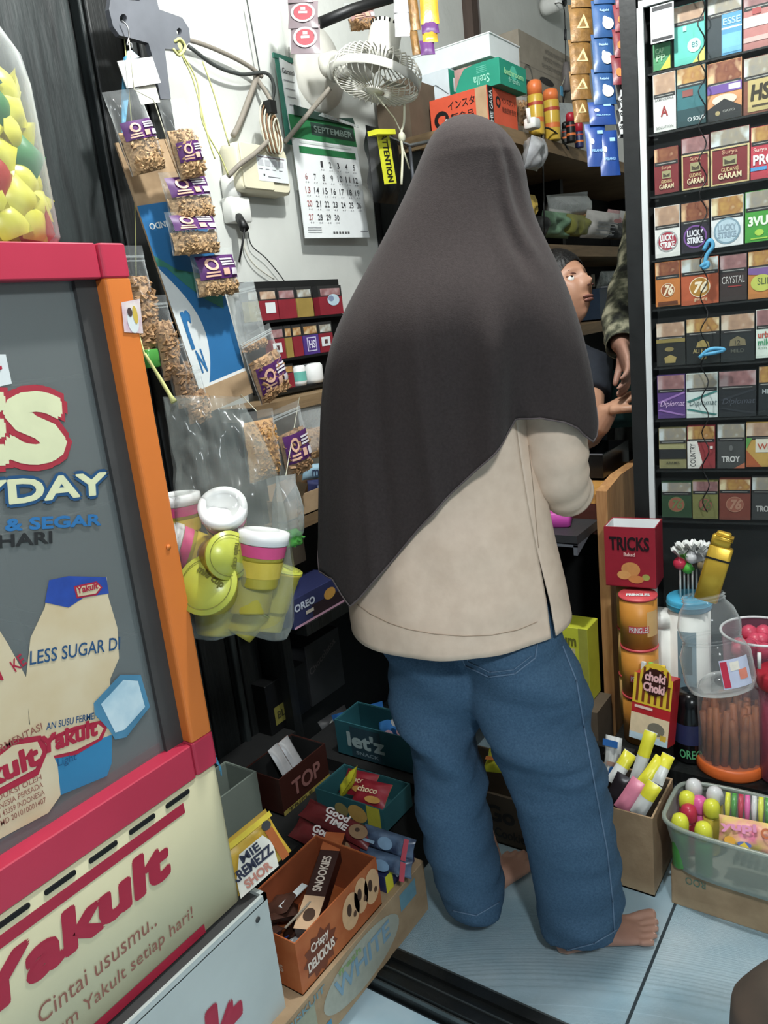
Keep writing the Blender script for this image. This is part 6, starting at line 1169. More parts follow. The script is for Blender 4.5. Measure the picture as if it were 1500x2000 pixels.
# small dome-lidded drink bottles in the tub
mat('juice_green', (70, 150, 60), .25, .1); mat('dome_yellow', (216, 216, 50), .25, .06); mat('dome_pink', (226, 90, 160), .3, .06); mat('dome_red', (196, 44, 70), .3, .06); mat('juice_yellow', (214, 186, 60), .25, .1); mat('dome_clear', (206, 206, 206), .2, .05)
GB = 'little dome-lidded drink bottles in the tub'
def mini(px, py, y_z, cap, liq, lb):
    p = at(px, py, z=y_z); p0_ = V((p.x, p.y, .1)); h = y_z-.1; t_ = thing('drink_bottle', lb, 'bottle', p0_, 0, GB); b_ = MB(); b_.lathe([(0, .0), (.015, .0), (.017, .004), (.017, h-.042), (.014, h-.036)], liq, 16); obj('body', b_, t_)
    b_ = MB(); b_.lathe([(.0165, h-.036), (.0175, h-.030), (.0175, h-.018), (.014, h-.006), (.007, h-.001), (0, h)], cap, 16); obj('dome', b_, t_)
for a_ in ((1355, 1522, .232, 'dome_clear', 'dome_pink', 'little bottle with a clear dome, farthest left in the tub'), (1396, 1537, .236, 'dome_clear', 'juice_yellow', 'little bottle with a clear dome nearest the stick jar'), (1342, 1546, .226, 'dome_yellow', 'dome_red', 'little bottle with a yellow dome behind the front pair'), (1390, 1562, .226, 'dome_yellow', 'juice_yellow', 'little bottle with a yellow dome and yellow drink'), (1366, 1555, .218, 'dome_pink', 'dome_pink', 'little bottle with a pink dome amid the yellow ones'), (1328, 1590, .222, 'dome_yellow', 'juice_green', 'front left little bottle with a yellow dome and green drink'), (1374, 1606, .222, 'dome_yellow', 'juice_green', 'front right little bottle with a yellow dome and green drink'), (1345, 1572, .212, 'dome_red', 'dome_red', 'little bottle with a red dome between the yellow ones')): mini(*a_)
snack_bag('blue foil bag standing at the left edge of the tub', (1318, 1498), (1346, 1512), (1306, 1600), .44, .95, 'sachet_blue', None, seed=71, T=.012, name='blue_bag', dense=4)
mat('candy_print', (224, 206, 90), .4, .3, 30, col2=(226, 120, 150)); A, B, C_ = at(1406, 1590, x=1.455), at(1520, 1612, x=1.455), at(1402, 1650, x=1.425)
def flatbag(name, label, A, B, C_, T, m, deco, cat='snack bag'):
    w3 = (B-A).length; h3 = (A-C_).length; X = fr(C_+(B-A)/2, B-A, A-C_); t_ = thing(name, label, cat, mx=X); f = pillow(w3, h3, T, 3, T*.5); b_ = MB(); b_.grid(lambda u, v: f(u, v, 1), 14, 12, m); b_.grid(lambda u, v: f(u, v, -1), 14, 12, m); obj('wrapper', b_, t_)
    if deco: b_ = MB(); deco(b_, w3, h3, Matrix.Translation((-w3/2, 0, T*1.35))); obj('print', b_, t_)
    return t_
def dj(b_, w3, h3, X): b_.text('yupi', w3*.1, h3*.5, w3*.6, h3*.3, 'ce890b8', X, .001, .06, .1); b_.ell(w3*.25, h3*.25, w3*.1, w3*.08, 'ce0a030', X); b_.ell(w3*.5, h3*.22, w3*.12, w3*.05, 'c5a70b8', X); b_.ring(w3*.86, h3*.7, w3*.05, w3*.09, 'cc86a40', X); b_.poly([(w3*.35, h3*.06), (w3*.5, h3*.3), (w3*.62, h3*.08)], 'ce0c030', X, .0008)
flatbag('candy_bag', 'yellow and pink printed candy bag in the tub', A, B, C_, .016, 'candy_print', dj)
A, B, C_ = at(1410, 1545, x=1.50), at(1520, 1560, x=1.50), at(1408, 1596, x=1.47)
t = thing('jelly_sticks', 'clear packet of striped jelly sticks behind the candy bag', 'snack bag', C_.lerp(B, .5)); u_ = (B-A).normalized(); v_ = (A-C_)
for k in range(9): b = MB(); p_ = C_+u_*(.012+.0125*k); b.tube([p_, p_+v_*.5, p_+v_*.98], [.004, .006, .005], ['dome_yellow', 'juice_green', 'dome_red', 'dome_pink', 'dome_clear'][k % 5], 8); obj('jelly_stick', b, t, True)
w3 = (B-A).length; h3 = v_.length; f = pillow(w3, h3, .009, 5, .003); b = MB(); b.grid(lambda u, v: f(u, v, 1), 10, 8, 'film', fr(C_+(B-A)/2, B-A, v_)); obj('film', b, t, True)
# tall open carton of wafer sticks by the jeans
oc = thing('open_carton', 'open brown carton of wafer sticks beside the jeans', 'box', (CF+.08, .525, 0)); b = MB(); open_box(.16, .19, .195, .004, 'card', 'card_dark', b); obj('body', b, oc)
b = MB(); X = face(.16, .19, .195, 'xm'); b.rect(.0, .0, .10, .19, 'card_dark', X); obj('side_print', b, oc)
mat('wafer_yellow', (222, 214, 40), .3, .1, 20, .1, 20); mat('wafer_white', (206, 208, 204), .3, .1, 20, .2, 20); mat('wafer_pink', (228, 130, 156), .3, .1, 20, .1, 20); mat('wafer_black', (36, 30, 34), .3, .2, 20, .1, 20); mat('wafer_blue', (46, 110, 190), .3, .1, 20)
GW = 'wafer sticks in the open carton'
def stick(label, p0, p1, w_px, m, tip, zb=.015, dt=.022):
    """a flat wrapped wafer stick whose two ends are seen at p0 (low) and p1 (high)"""
    a = at(*p0[:2], x=p0[2]); c = at(*p1[:2], x=p1[2]); d_ = (c-a).normalized(); n_ = (CAM-a).normalized(); ux = d_.cross(n_).normalized(); X = fr(a, ux, d_); h_ = (c-a).length; wd = w_px*(a-CAM).length/FPX; t_ = thing('wafer_stick', label, 'snack', mx=X, group=GW)
    f = pillow(wd, h_, .008, 1, .002); b_ = MB(); b_.grid(lambda u, v: f(u, v, 1), 8, 12, m); b_.grid(lambda u, v: f(u, v, -1), 8, 8, m); obj('wrapper', b_, t_)
    b_ = MB(); g = pillow(wd*1.01, h_, .0084, 1, .002); b_.grid(lambda u, v: g(u, .55+.44*v, 1), 8, 6, tip); obj('band', b_, t_)
stick('tall yellow-tipped white wafer stick sticking up highest', (1238, 1535, 1.50), (1272, 1428, 1.54), 22, 'wafer_white', 'wafer_yellow'); stick('yellow wafer stick leaning left in the open carton', (1195, 1530, 1.49), (1232, 1470, 1.54), 24, 'wafer_white', 'wafer_yellow'); stick('yellow wafer stick in the middle of the open carton', (1255, 1530, 1.48), (1292, 1480, 1.53), 22, 'wafer_yellow', 'wafer_yellow')
stick('yellow-edged white wafer stick at the right wall of the carton', (1282, 1530, 1.49), (1306, 1474, 1.54), 22, 'wafer_white', 'wafer_yellow'); stick('pink wafer stick at the front of the open carton', (1212, 1582, 1.455), (1250, 1525, 1.48), 28, 'wafer_pink', 'wafer_pink'); stick('black wafer packet behind the pink one', (1194, 1570, 1.465), (1222, 1515, 1.49), 30, 'wafer_black', 'wafer_black'); stick('yellow and white wafer stick beside the pink one', (1243, 1592, 1.455), (1280, 1530, 1.48), 26, 'wafer_white', 'wafer_yellow')
b = MB(); b.box((1.64, .62, .105), (.02, .30, .21), 'charcoal'); obj('dark_board', b, None, label='dark board edge standing behind the open carton', cat='board')
flatbag('blue_white_packet', 'blue and white packet peeping past the jeans behind the open carton', at(1172, 1432, x=1.60), at(1204, 1440, x=1.60), at(1178, 1520, x=1.58), .014, 'wafer_white', lambda b_, w3, h3, X: (b_.rect(0, h3*.82, w3*.9, h3*.97, 'wafer_blue', X), b_.ell(w3*.7, h3*.25, w3*.25, h3*.16, 'wafer_blue', X), b_.rect(w3*.3, h3*.4, w3*.9, h3*.5, 'cb08a78', X)))
# carton between the legs
t = thing('lettered_carton', 'dark brown lettered carton seen between the jeans legs', 'box', (1.53, .80, 0)); b = MB(); open_box(.18, .30, .135, .004, 'card_dark', None, b); obj('body', b, t); b = MB(); X = face(.18, .30, .135, 'xm'); b.text('Go', .115, .062, .075, .045, 'c2a2420', X, .0012, .04); b.text('Cookies', .135, .020, .09, .026, 'c2a2420', X, .0012, .02); obj('lettering', b, t)
flatbag('yellow_packet', 'yellow and orange packet in the carton between the jeans legs', at(940, 1464, x=1.52), at(1005, 1470, x=1.52), at(942, 1506, x=1.47), .014, 'dome_yellow', lambda b_, w3, h3, X: (b_.rect(w3*.1, h3*.35, w3*.9, h3*.5, 'cd87830', X), b_.text('MIE', w3*.5, h3*.55, w3*.3, h3*.25, 'cb03030', X, .001, .02)))
# ---- bench goods
mat('pring_orange', (206, 132, 44), .4, .08, 14); mat('pring_red', (206, 68, 74), .4, .06); mat('pring_cream', (222, 176, 110), .5, .06)
def crisp_can(label, x, y, z0, h, r, body='pring_orange', tilt=0):
    t_ = thing('crisp_can', label, 'can', (x, y, z0), 0, 'stacked crisp cans on the bench'); b_ = MB(); b_.lathe([(0, .001), (r, .001), (r, h-.004)], body, 30); obj('tube', b_, t_); b_ = MB(); b_.lathe([(r+.001, h-.006), (r+.002, h-.003), (r+.001, h), (0, h)], 'pring_red', 30); lid = obj('lid', b_, t_)
    d_ = (CAM-V((x, y, z0))); d_.z = 0; d_.normalize(); ux = V((0, 0, 1)).cross(d_); b_ = MB()
    b_.text('PRINGLES', -.026, -.008, .052, .016, 'white_card', fr(V((0, 0, h+.0006))+d_*.01, ux, -d_), .0006, .05); obj('lid_lettering', b_, lid)
    b_ = MB(); vs, fs, asp = text_geo('PRINGLES', .012); an = math.atan2(d_.y, d_.x)
    wrap = lambda u, v, off: ((r+off)*cos(an+(u-.5)*1.1), (r+off)*sin(an+(u-.5)*1.1), v)
    b_.grid(lambda u, v: wrap(u, h*.33+h*.14*v, .0008), 8, 1, 'pring_red'); b_.add([wrap(.04+.92*a, h*.345+h*.11*c_, .0016) for a, c_ in vs], fs, 'white_card')
    b_.grid(lambda u, v: wrap(.9+u*.7, h*.25+h*.5*v, .0008), 6, 2, 'pring_cream'); obj('label_print', b_, t_)
cx_ = at(1250, 1300, x=1.725); hC = (at(1250, 1160, x=1.725).z-.2)/3; rC = .043
for k in range(3): crisp_can(('upper', 'middle', 'lowest')[2-k]+' orange crisp can of the front stack', cx_.x, cx_.y, BZ+.001+k*hC, hC-.001, rC)
cy_ = at(1240, 1200, x=1.815); ht = at(1248, 1128, x=1.815).z; h2 = (ht-.2)/3
for k in range(3): crisp_can(('upper', 'middle', 'lowest')[2-k]+' crisp can of the rear stack under the red box', cy_.x, cy_.y, BZ+.001+k*h2, h2-.001, .043, 'pring_cream')
t = thing('tricks_box', 'open red snack box on top of the rear crisp cans', 'box', (cy_.x-.030, cy_.y-.012, BZ+3*h2+.001), .08); hh = at(1262, 1030, x=1.755).z-(BZ+3*h2); mat('tricks_red', (156, 30, 46), .45, .08); b = MB(); open_box(.085, .118, hh, .002, 'tricks_red', 'paper', b); obj('body', b, t)
b = MB(); X = face(.085, .118, hh, 'xm'); b.text('TRICKS', .012, hh*.62, .092, hh*.22, 'c201014', X, .0012, .03); b.text('Baked', .045, hh*.52, .026, hh*.06, 'ce0b8b0', X, .0012); b.ell(.06, hh*.30, .022, .018, 'ccc8a48', X); b.ell(.044, hh*.20, .016, .011, 'cd89a54', X, .0008); b.ell(.072, hh*.14, .018, .010, 'cc88040', X, .001); b.ell(.095, hh*.18, .009, .008, 'c9aa048', X, .0008); obj('print', b, t)
t = thing('white_canister', 'plain white canister behind the crisp cans', 'can', at(1290, 1300, x=1.78).xy.to_3d()+V((0, 0, BZ+.001))); hz = at(1290, 1195, x=1.78).z-BZ; b = MB(); b.lathe([(0, 0), (.034, 0), (.034, hz-.03)], 'white_plastic', 24); obj('body', b, t); b = MB(); b.lathe([(.035, hz-.032), (.036, hz-.006), (.030, hz), (0, hz)], 'white_plastic', 24); obj('lid', b, t)
# tilted red box of chocolate sticks
A, B, C_ = at(1263, 1320, x=1.640), at(1340, 1340, x=1.625), at(1229, 1438, x=1.612); w3 = (B-A).length; h3 = (A-C_).length; X = fr(C_, B-A, A-C_); mat('choki_red', (188, 34, 40), .4, .06); mat('choki_yellow', (222, 184, 40), .4, .05); mat('choki_brown', (58, 26, 20), .4, .08)
t = thing('chocolate_box', 'tilted red and yellow striped chocolate box leaning on the bench', 'box', mx=X); b = MB(); b.box((w3/2, h3/2, -.02), (w3, h3, .04), 'choki_red'); obj('body', b, t)
b = MB(); b.rect(0, h3*.55, w3, h3, 'choki_yellow')
for k in range(6): b.rect(w3*(.08+.16*k), h3*.58, w3*(.15+.16*k), h3, 'c7a3418', None, .0008)
b.rect(0, 0, w3, h3*.40, 'ce0c8a0', None, .0009); b.rect(0, 0, w3, h3*.10, 'cb8d0dc', None, .0012); b.ell(w3*.68, h3*.22, w3*.22, h3*.10, 'c7a7464', None, .0012); b.rect(w3*.08, h3*.48, w3*.55, h3*.52, 'ce8c8b8', None, .0012); b.rect(w3*.8, h3*.08, w3*.95, h3*.16, 'cd8b030', None, .0014); obj('print', b, t)
b = MB(); b.prism([(w3*.18, h3*.9)]+[(w3*.56+w3*.40*cos(pi-pi*k/12), h3*(1.0+.20*sin(pi*k/12))) for k in range(13)]+[(w3*.98, h3*.9)], .002, 'choki_yellow', None, .0004)
for k in range(5): b.rect(w3*(.24+.15*k), h3*.92, w3*(.30+.15*k), h3*1.12, 'c7a3418', None, .0028)
b.ell(w3*.56, h3*.92, w3*.34, h3*.20, 'choki_brown', None, .0034); b.text('choki', w3*.30, h3*.93, w3*.52, h3*.13, 'ce8b0b0', None, .0042, .05); b.text('Choki', w3*.28, h3*.77, w3*.54, h3*.13, 'ce8b0b0', None, .0042, .05); obj('header_card', b, t)
b = MB(); Xs = fr((0, 0, 0), (0, 0, 1), (0, 1, 0)); b.ell(-.016, h3*.78, .009, .012, 'c4a5a34', fr((0, 0, 0), (0, 0, 1), (0, 1, 0)) @ Matrix.Identity(4), .0008)
for k in range(5): b.rect(-.034, h3*(.30+.05*k), -.008, h3*(.31+.05*k), 'cd88080', fr((0, 0, 0), (0, 0, 1), (0, 1, 0)), .0008)
obj('side_print', b, t)
for k in range(4): b = MB(); b.rbox((w3*(.12+.16*k), h3*1.02, -.02-.006*(k % 2)), (.011, h3*.26, .008), .003, ('wafer_white', 'c78c848', 'wafer_blue', 'choki_yellow')[k]); obj('chocolate_stick', b, t)
# dark jar with green lettering and jar of orange sticks
p0_ = at(1343, 1490, z=BZ+.001); t = thing('dark_jar', 'dark glassy jar with green lettering between chocolate box and stick jar', 'jar', p0_+V((.03, 0, 0))); b = MB(); hj_ = .165; b.lathe([(0, 0), (.034, 0), (.038, .006), (.038, .11), (.030, .135), (.030, hj_)], 'black_gloss', 26); obj('body', b, t); b = MB(); b.lathe([(.0385, .05), (.0385, .10)], 'bottle_navy', 26, cap=False); obj('label', b, t)
b = MB(); vs, fs, asp = text_geo('OREO', .014); d_ = (CAM-p0_); an = math.atan2(d_.y, d_.x); b.add([(.0392*cos(an+(a-.5)*1.3), .0392*sin(an+(a-.5)*1.3), .016+.022*c_) for a, c_ in vs], fs, 'c5ab878'); obj('lettering', b, t)
p0_ = at(1428, 1520, z=BZ+.001); jr = .071; jc = V((1.690, at(1428, 1490, x=1.69).y, BZ+.001)); JH = .205
t = thing('stick_jar', 'clear jar of brown bread sticks with an orange base lid', 'jar', jc); mat('stick_brown', (176, 96, 48), .5, .25, 30, .2, 60, col2=(138, 66, 30)); mat('lid_orange', (226, 100, 36), .4, .05)
b = MB(); b.lathe([(jr, .025), (jr, JH-.03), (jr*.94, JH-.008), (jr*.86, JH), (jr*.5, JH+.003)], 'jar_plastic', 40, cap=False); obj('jar_body', b, t); b = MB(); b.lathe([(0, .0), (jr+.004, .0), (jr+.005, .004), (jr+.005, .024), (jr+.001, .027), (0, .027)], 'lid_orange', 40); obj('base_lid', b, t)
random.seed(8)
for k in range(34):
    rr_ = .058 if k < 20 else .034; a = 2*pi*k/20 if k < 20 else 2*pi*k/14; x, y = rr_*cos(a), rr_*sin(a); e = .012; b = MB(); z1 = JH-.05+random.uniform(-.014, .018); b.tube([(x+random.uniform(-e, e)*.4, y+random.uniform(-e, e)*.4, .030), (x, y, .09), (x+random.uniform(-e, e)*.5, y+random.uniform(-e, e)*.5, z1)], [.0085, .0092, .007], 'stick_brown', 8); obj('bread_stick', b, t)
# clear waisted jar lying tilted on the two jars, lighter leaning in its mouth
A = at(1412, 1352, x=1.605); B = at(1372, 1160, x=1.635); X = fr(A, (B-A).cross(CAM-A), (CAM-A)-(B-A).normalized()*(CAM-A).dot((B-A).normalized())); ax_ = (B-A).normalized(); uxx = ax_.orthogonal().normalized(); XX = Matrix(((uxx.x, ax_.cross(uxx).x, ax_.x, A.x), (uxx.y, ax_.cross(uxx).y, ax_.y, A.y), (uxx.z, ax_.cross(uxx).z, ax_.z, A.z), (0, 0, 0, 1))); hB = (B-A).length
t = thing('clear_jar', 'empty clear waisted plastic jar lying tilted above the stick jar', 'jar', mx=XX); s_ = hB; b = MB(); b.lathe([(0, .0), (.20*s_, .0), (.30*s_, .04*s_), (.335*s_, .14*s_), (.335*s_, .40*s_), (.29*s_, .50*s_), (.265*s_, .55*s_), (.29*s_, .60*s_), (.30*s_, .70*s_), (.26*s_, .84*s_), (.20*s_, .92*s_), (.195*s_, s_)], 'jar_plastic', 40, cap=False)
for k_ in (.535, .565, .95, .98): b.lathe([((.272 if k_ < .8 else .20)*s_, (k_-.008)*s_), ((.282 if k_ < .8 else .21)*s_, k_*s_), ((.272 if k_ < .8 else .20)*s_, (k_+.008)*s_)], 'jar_plastic', 40, cap=False)
obj('shell', b, t)
ti = XX.inverted(); cl_ = ti @ CAM; an = math.atan2(cl_.y, cl_.x); mat('jar_label', (190, 196, 220), .4, .1, 20); b = MB(); lab_ = lambda u, v, o: ((.338*s_+o)*cos(an+.05+(u)*.9), (.338*s_+o)*sin(an+.05+(u)*.9), s_*(.12+.28*v))
b.grid(lambda u, v: lab_(u, v, 0), 10, 2, 'jar_label'); b.grid(lambda u, v: lab_(.02+.2*u, .05+.9*v, .0008), 3, 2, 'dome_red'); b.grid(lambda u, v: lab_(.55+.3*u, .25+.35*v, .0008), 3, 2, 'ce08068'); b.grid(lambda u, v: lab_(.3+.3*u, .6+.3*v, .0008), 3, 2, 'ce0d8c8'); obj('label', b, t)
mat('lighter_gold', (206, 164, 44), .3, .1, 20, .05, 30, metal=.55); A = at(1378, 1172, x=1.64); B = at(1418, 1040, x=1.655); X = fr(A, (B-A).cross(CAM-A)*-1, B-A); uxx = ((B-A).cross(A-CAM)).normalized(); X = fr(A, uxx, B-A); hL = (B-A).length; wL = 40*(A-CAM).length/FPX; t = thing('gold_lighter', 'long gold lighter with a black band leaning above the clear jar', 'lighter', mx=X)
b = MB(); b.rbox((0, hL*.40, 0), (wL, hL*.80, .022), .006, 'lighter_gold', axis=1); obj('body', b, t); b = MB(); b.rbox((wL*.08, hL*.87, 0), (wL*.82, hL*.15, .022), .006, 'lighter_gold', axis=1)
for k in range(3): b.box((0, hL*(.90+.025*k), 0), (wL*.75, hL*.008, .024), 'lighter_gold')
b.rbox((wL*.05, hL*.96, 0), (wL*.6, hL*.08, .018), .005, 'lighter_gold', axis=1); obj('head', b, t); b = MB(); b.box((0, hL*.62, 0), (wL*1.03, .004, .024), 'black', Matrix.Rotation(0, 4, 'Z')); obj('band', b, t)
# lollipops in a blue-lidded tin
pl_ = at(1346, 1165, x=1.79); t = thing('lollipop_tin', 'white tin with a blue lid holding lollipops', 'tin', (pl_.x, pl_.y, BZ+.001)); hz = pl_.z-BZ; rL = 42*1.83/FPX; mat('lid_blue', (60, 166, 206), .3, .06); b = MB(); b.lathe([(0, 0), (rL*.9, 0), (rL*.93, .004), (rL*.93, hz-.02)], 'white_plastic', 30); obj('body', b, t)
b = MB(); b.lathe([(rL*.96, hz-.028), (rL, hz-.024), (rL, hz-.004), (rL*.94, hz), (0, hz-.002)], 'lid_blue', 30)
b.lathe([(rL*1.005, hz-.016), (rL*1.03, hz-.014), (rL*1.005, hz-.012)], 'lid_blue', 30, cap=False); obj('lid', b, t); b = MB(); an = math.atan2(-pl_.y, -pl_.x); b.grid(lambda u, v: (rL*.94*cos(an-.6+u*.9), rL*.94*sin(an-.6+u*.9), hz*.35+hz*.45*v), 8, 4, 'c7a9aa8'); b.grid(lambda u, v: (rL*.945*cos(an-.4+u*.5), rL*.945*sin(an-.4+u*.5), hz*.5+hz*.2*v), 8, 4, 'c34545c'); obj('label', b, t)
random.seed(4)
for k, (dx, dy_, mcol) in enumerate(((1328, 1100, 'dome_red'), (1344, 1108, 'c48b038'), (1360, 1098, 'c5a4438'), (1352, 1088, 'dome_clear'), (1370, 1090, 'dome_clear'), (1336, 1090, 'c78b060'), (1375, 1104, 'c8a7a5a'))):
    q = at(dx, dy_, x=pl_.x-.01+.006*(k % 3)); t_ = thing('lollipop', ('lollipop with a %s wrapped head, number %s from the left in the tin') % (('red', 'bright green', 'brown', 'silver', 'white', 'pale green', 'tan')[k], ('one', 'three', 'five', 'four', 'six', 'two', 'seven')[k]), 'lollipop', (q.x, q.y, pl_.z), 0, 'lollipops in the blue-lidded tin'); h_ = q.z-pl_.z
    b = MB(); b.tube([(0, 0, -.012), (0, 0, h_)], .0022, 'white_plastic', 6); obj('stick', b, t_); b = MB(); b.ball((0, 0, h_), .0155, mcol, 14, 10); obj('head', b, t_)
    b = MB()
    for j in range(6): a = 2*pi*j/6; f2 = lambda u, v: (.010*v*cos(a+u)*(1+v), .010*v*sin(a+u)*(1+v), h_+.013+.022*v+.004*sin(9*u+j)); b.grid(f2, 4, 4, 'wafer_white' if k != 1 else 'c48b038')
    obj('wrapper_frill', b, t_)
# pink tub with wire rim, red-lidded tub
film('pink_plastic', .30, 1.0, (200, 110, 140), .15, .1, 6); mat('pink_candy', (206, 66, 92), .35, .2, 30)
pc = at(1475, 1290, x=1.80); t = thing('pink_tub', 'pink plastic tub with a shiny rim full of pink sweets', 'tub', (pc.x, pc.y-.01, BZ+.001)); hz = at(1475, 1232, x=1.80).z-BZ; b = MB(); b.lathe([(0, 0), (.062, 0), (.066, .01), (.082, hz)], 'pink_plastic', 36, cap=False); obj('wall', b, t); b = MB(); b.tube([(.083*cos(2*pi*k/40), .083*sin(2*pi*k/40), hz) for k in range(41)], .0032, 'dome_clear', 8); obj('rim', b, t)
random.seed(2)
for k in range(14): a = 2*pi*k/9; r_ = .045 if k < 9 else .02; b = MB(); b.ball((r_*cos(a), r_*sin(a), hz-.035+random.uniform(-.012, .014)), .019, 'pink_candy', 10, 8); obj('sweet', b, t)
pc = at(1500, 1400, x=1.645); t = thing('red_lid_tub', 'pink tub with a red screw lid at the right picture edge', 'tub', (1.69, at(1535, 1360, x=1.69).y, BZ+.001)); hz = at(1500, 1318, x=1.66).z-BZ; b = MB(); b.lathe([(0, 0), (.05, 0), (.054, .008), (.054, hz-.03)], 'pink_plastic', 32, cap=False); obj('wall', b, t); b = MB(); b.lathe([(.056, hz-.034), (.058, hz-.03), (.058, hz-.006), (.054, hz), (0, hz)], 'cap_red', 32); obj('lid', b, t); b = MB(); b.lathe([(0, .004), (.048, .006), (.048, hz*.7), (0, hz*.72)], 'pink_candy', 20); obj('filling', b, t)
b = MB(); q = at(1483, 1305, x=1.64); b.tube([q, at(1483, 1275, x=1.64)], .004, 'white_plastic', 8); obj('white_stick', b, None, label='short white stick standing up by the red screw lid', cat='stick')
# ================================================================= bag of noodle cups, small rack on the wall, snack pile at the left
film('cup_bag', .15, .9, (190, 198, 192), .16, .5, 9)
mat('cup_yellow', (186, 172, 48), .35, .1, 14, col2=(168, 150, 40)); mat('cup_white', (226, 226, 224), .35, .03); mat('cup_pink', (222, 72, 130), .4, .05); mat('lid_lime', (184, 190, 60), .3, .1, 20, col2=(166, 170, 66)); mat('cup_ink', (108, 108, 34), .5, .1)
CUPD = 1.22
bagT = at(450, 1240, d=CUPD)
GC = 'yellow noodle cups in the hanging bag'
def cup(label, px, py, axis, kind, r=.036, h=.072, d=CUPD):
    """cup seen at a pixel; axis = direction of its lid in (right, up, towards the viewer)"""
    a = (RT*axis[0]+UP*axis[1]-FW*axis[2]).normalized(); c = at(px, py, d=d); u = a.orthogonal().normalized(); w2 = a.cross(u); o = c-a*h/2; X = Matrix(((u.x, w2.x, a.x, o.x), (u.y, w2.y, a.y, o.y), (u.z, w2.z, a.z, o.z), (0, 0, 0, 1)))
    t = thing('noodle_cup', label, 'cup', mx=X, group=GC); b_ = MB(); b_.lathe([(0, 0), (r*.76, 0), (r*.80, .003), (r*.96, h-.008), (r*1.04, h-.005), (r*1.04, h-.001)], 'cup_yellow', 28); obj('cup_body', b_, t)
    b_ = MB()
    if kind == 'white': b_.lathe([(r*.98, h*.80), (r*1.05, h*.82), (r*1.05, h+.002), (r*.75, h+.004), (r*.70, h+.001), (0, h+.001)], 'cup_white', 28)
    else: b_.lathe([(r*1.05, h-.001), (r*1.04, h+.001), (0, h+.0025)], 'lid_lime', 28)
    lid = obj('lid', b_, t)
    if kind == 'white': b_ = MB(); b_.lathe([(r*.94, h*.58), (r*.99, h*.795)], 'cup_pink', 28, cap=False); b_.lathe([(r*.86, h*.20), (r*.93, h*.50)], 'juice_yellow', 28, cap=False); obj('band', b_, t)
    else:
        b_ = MB(); b_.text('mie cup', -r*.55, -r*.12, r*1.1, r*.3, 'cup_ink', Matrix.Translation((0, 0, h+.0028)), .0006, .04, .4); b_.ring(0, 0, r*.85, r*.88, 'cup_ink', None, h+.003); obj('lid_print', b_, lid)
cup('noodle cup with a white lid facing outwards at the top of the bag', 440, 1015, (.05, .55, .83), 'white'); cup('noodle cup with a pink band at the far upper left of the bag', 352, 1010, (-.1, .95, .2), 'white', d=1.27); cup('noodle cup lying with its white rim to the left', 375, 1075, (-.85, .25, .3), 'white', d=1.25)
cup('noodle cup with its lime lid turned to the side, middle of the bag', 432, 1085, (.55, .05, .8), 'lime', .036, .06, 1.19); cup('noodle cup with pink band and white rim tilted right', 510, 1092, (.12, .97, .12), 'white', .038, .085, 1.20); cup('noodle cup with a big round lid facing the front lower left', 415, 1150, (-.15, .35, .9), 'lime', .046, .05, 1.19)
cup('noodle cup with a square-looking side, lower middle of the bag', 488, 1160, (.02, .98, -.1), 'lime', .040, .062, 1.22); cup('noodle cup at the lower right edge of the bag', 540, 1150, (.25, .95, .1), 'lime', .034, .07, 1.27); cup('noodle cup at the bottom left of the bag', 422, 1208, (.05, .98, .0), 'lime', .038, .05, 1.26); cup('noodle cup at the bottom middle of the bag', 476, 1212, (.5, .8, -.2), 'lime', .036, .05, 1.27); cup('noodle cup at the bottom right of the bag', 520, 1200, (.1, .98, -.1), 'lime', .036, .055, 1.29)
cup('noodle cup mostly hidden behind the orange fridge post', 378, 1140, (-.3, .9, .2), 'lime', .038, .06, 1.27)
def bagf(u, t, s_):
    xl, xr = lerp([(0, 372, 560), (.05, 362, 572), (.25, 350, 575), (.5, 345, 562), (.7, 340, 540), (.85, 330, 510), (.95, 322, 480), (1, 318, 470)], t); yy = 1245-470*t; q = lerp([(0, .004), (.05, .045), (.3, .068), (.5, .06), (.75, .03), (1, .012)], t)[0]; x = (u-.5)*2
    p = at(xl+(xr-xl)*u, yy+6*sin(9*u)*(1 if t < .03 else 0), d=CUPD+.02); n_ = noise.noise(V((u*5, t*9, s_*4)))*.014+noise.noise(V((u*13, t*15, 7+s_)))*.006
    return p - FW*(s_*q*sqrt(max(0, 1-x*x*.96)) + n_)
b = MB(); b.grid(lambda u, t: bagf(u, t, 1), 34, 44, 'cup_bag'); b.grid(lambda u, t: bagf(u, t, -1), 24, 30, 'cup_bag')
cb_ = obj('plastic_bag', b, None, label='big clear plastic bag of yellow noodle cups hanging beside the fridge', cat='bag')
b = MB(); b.tube(smooth_path([at(282, 690, d=1.21), at(310, 735, d=1.22), at(340, 785, d=1.22)], 4), [.0028]*4+[.0035]*4+[.006], 'raffia_yellow', 6); b.tube([at(282, 690, d=1.21), at(268, 640, y=1.30), at(262, 300, y=1.315), at(242, 60, y=1.315)], .0012, 'raffia_yellow', 5); obj('raffia_rope', b, None, label='pale yellow raffia cord from which the bag of noodle cups hangs', cat='cord')
snack_bag('second clear bag with a green packet hanging behind the noodle cups', (520, 935), (560, 930), (545, 1075), 1.04, .25, 'juice_green', None, hang=at(585, 775, y=1.365), seed=81, T=.03, film_m='film_milky', name='clear_bag', dense=4)
b = MB(); q = at(296, 700, y=1.23); b.rbox(q, (.03, .02, .035), .006, 'juice_green'); obj('green_clip', b, None, label='bright green clip beside the orange fridge post', cat='clip')

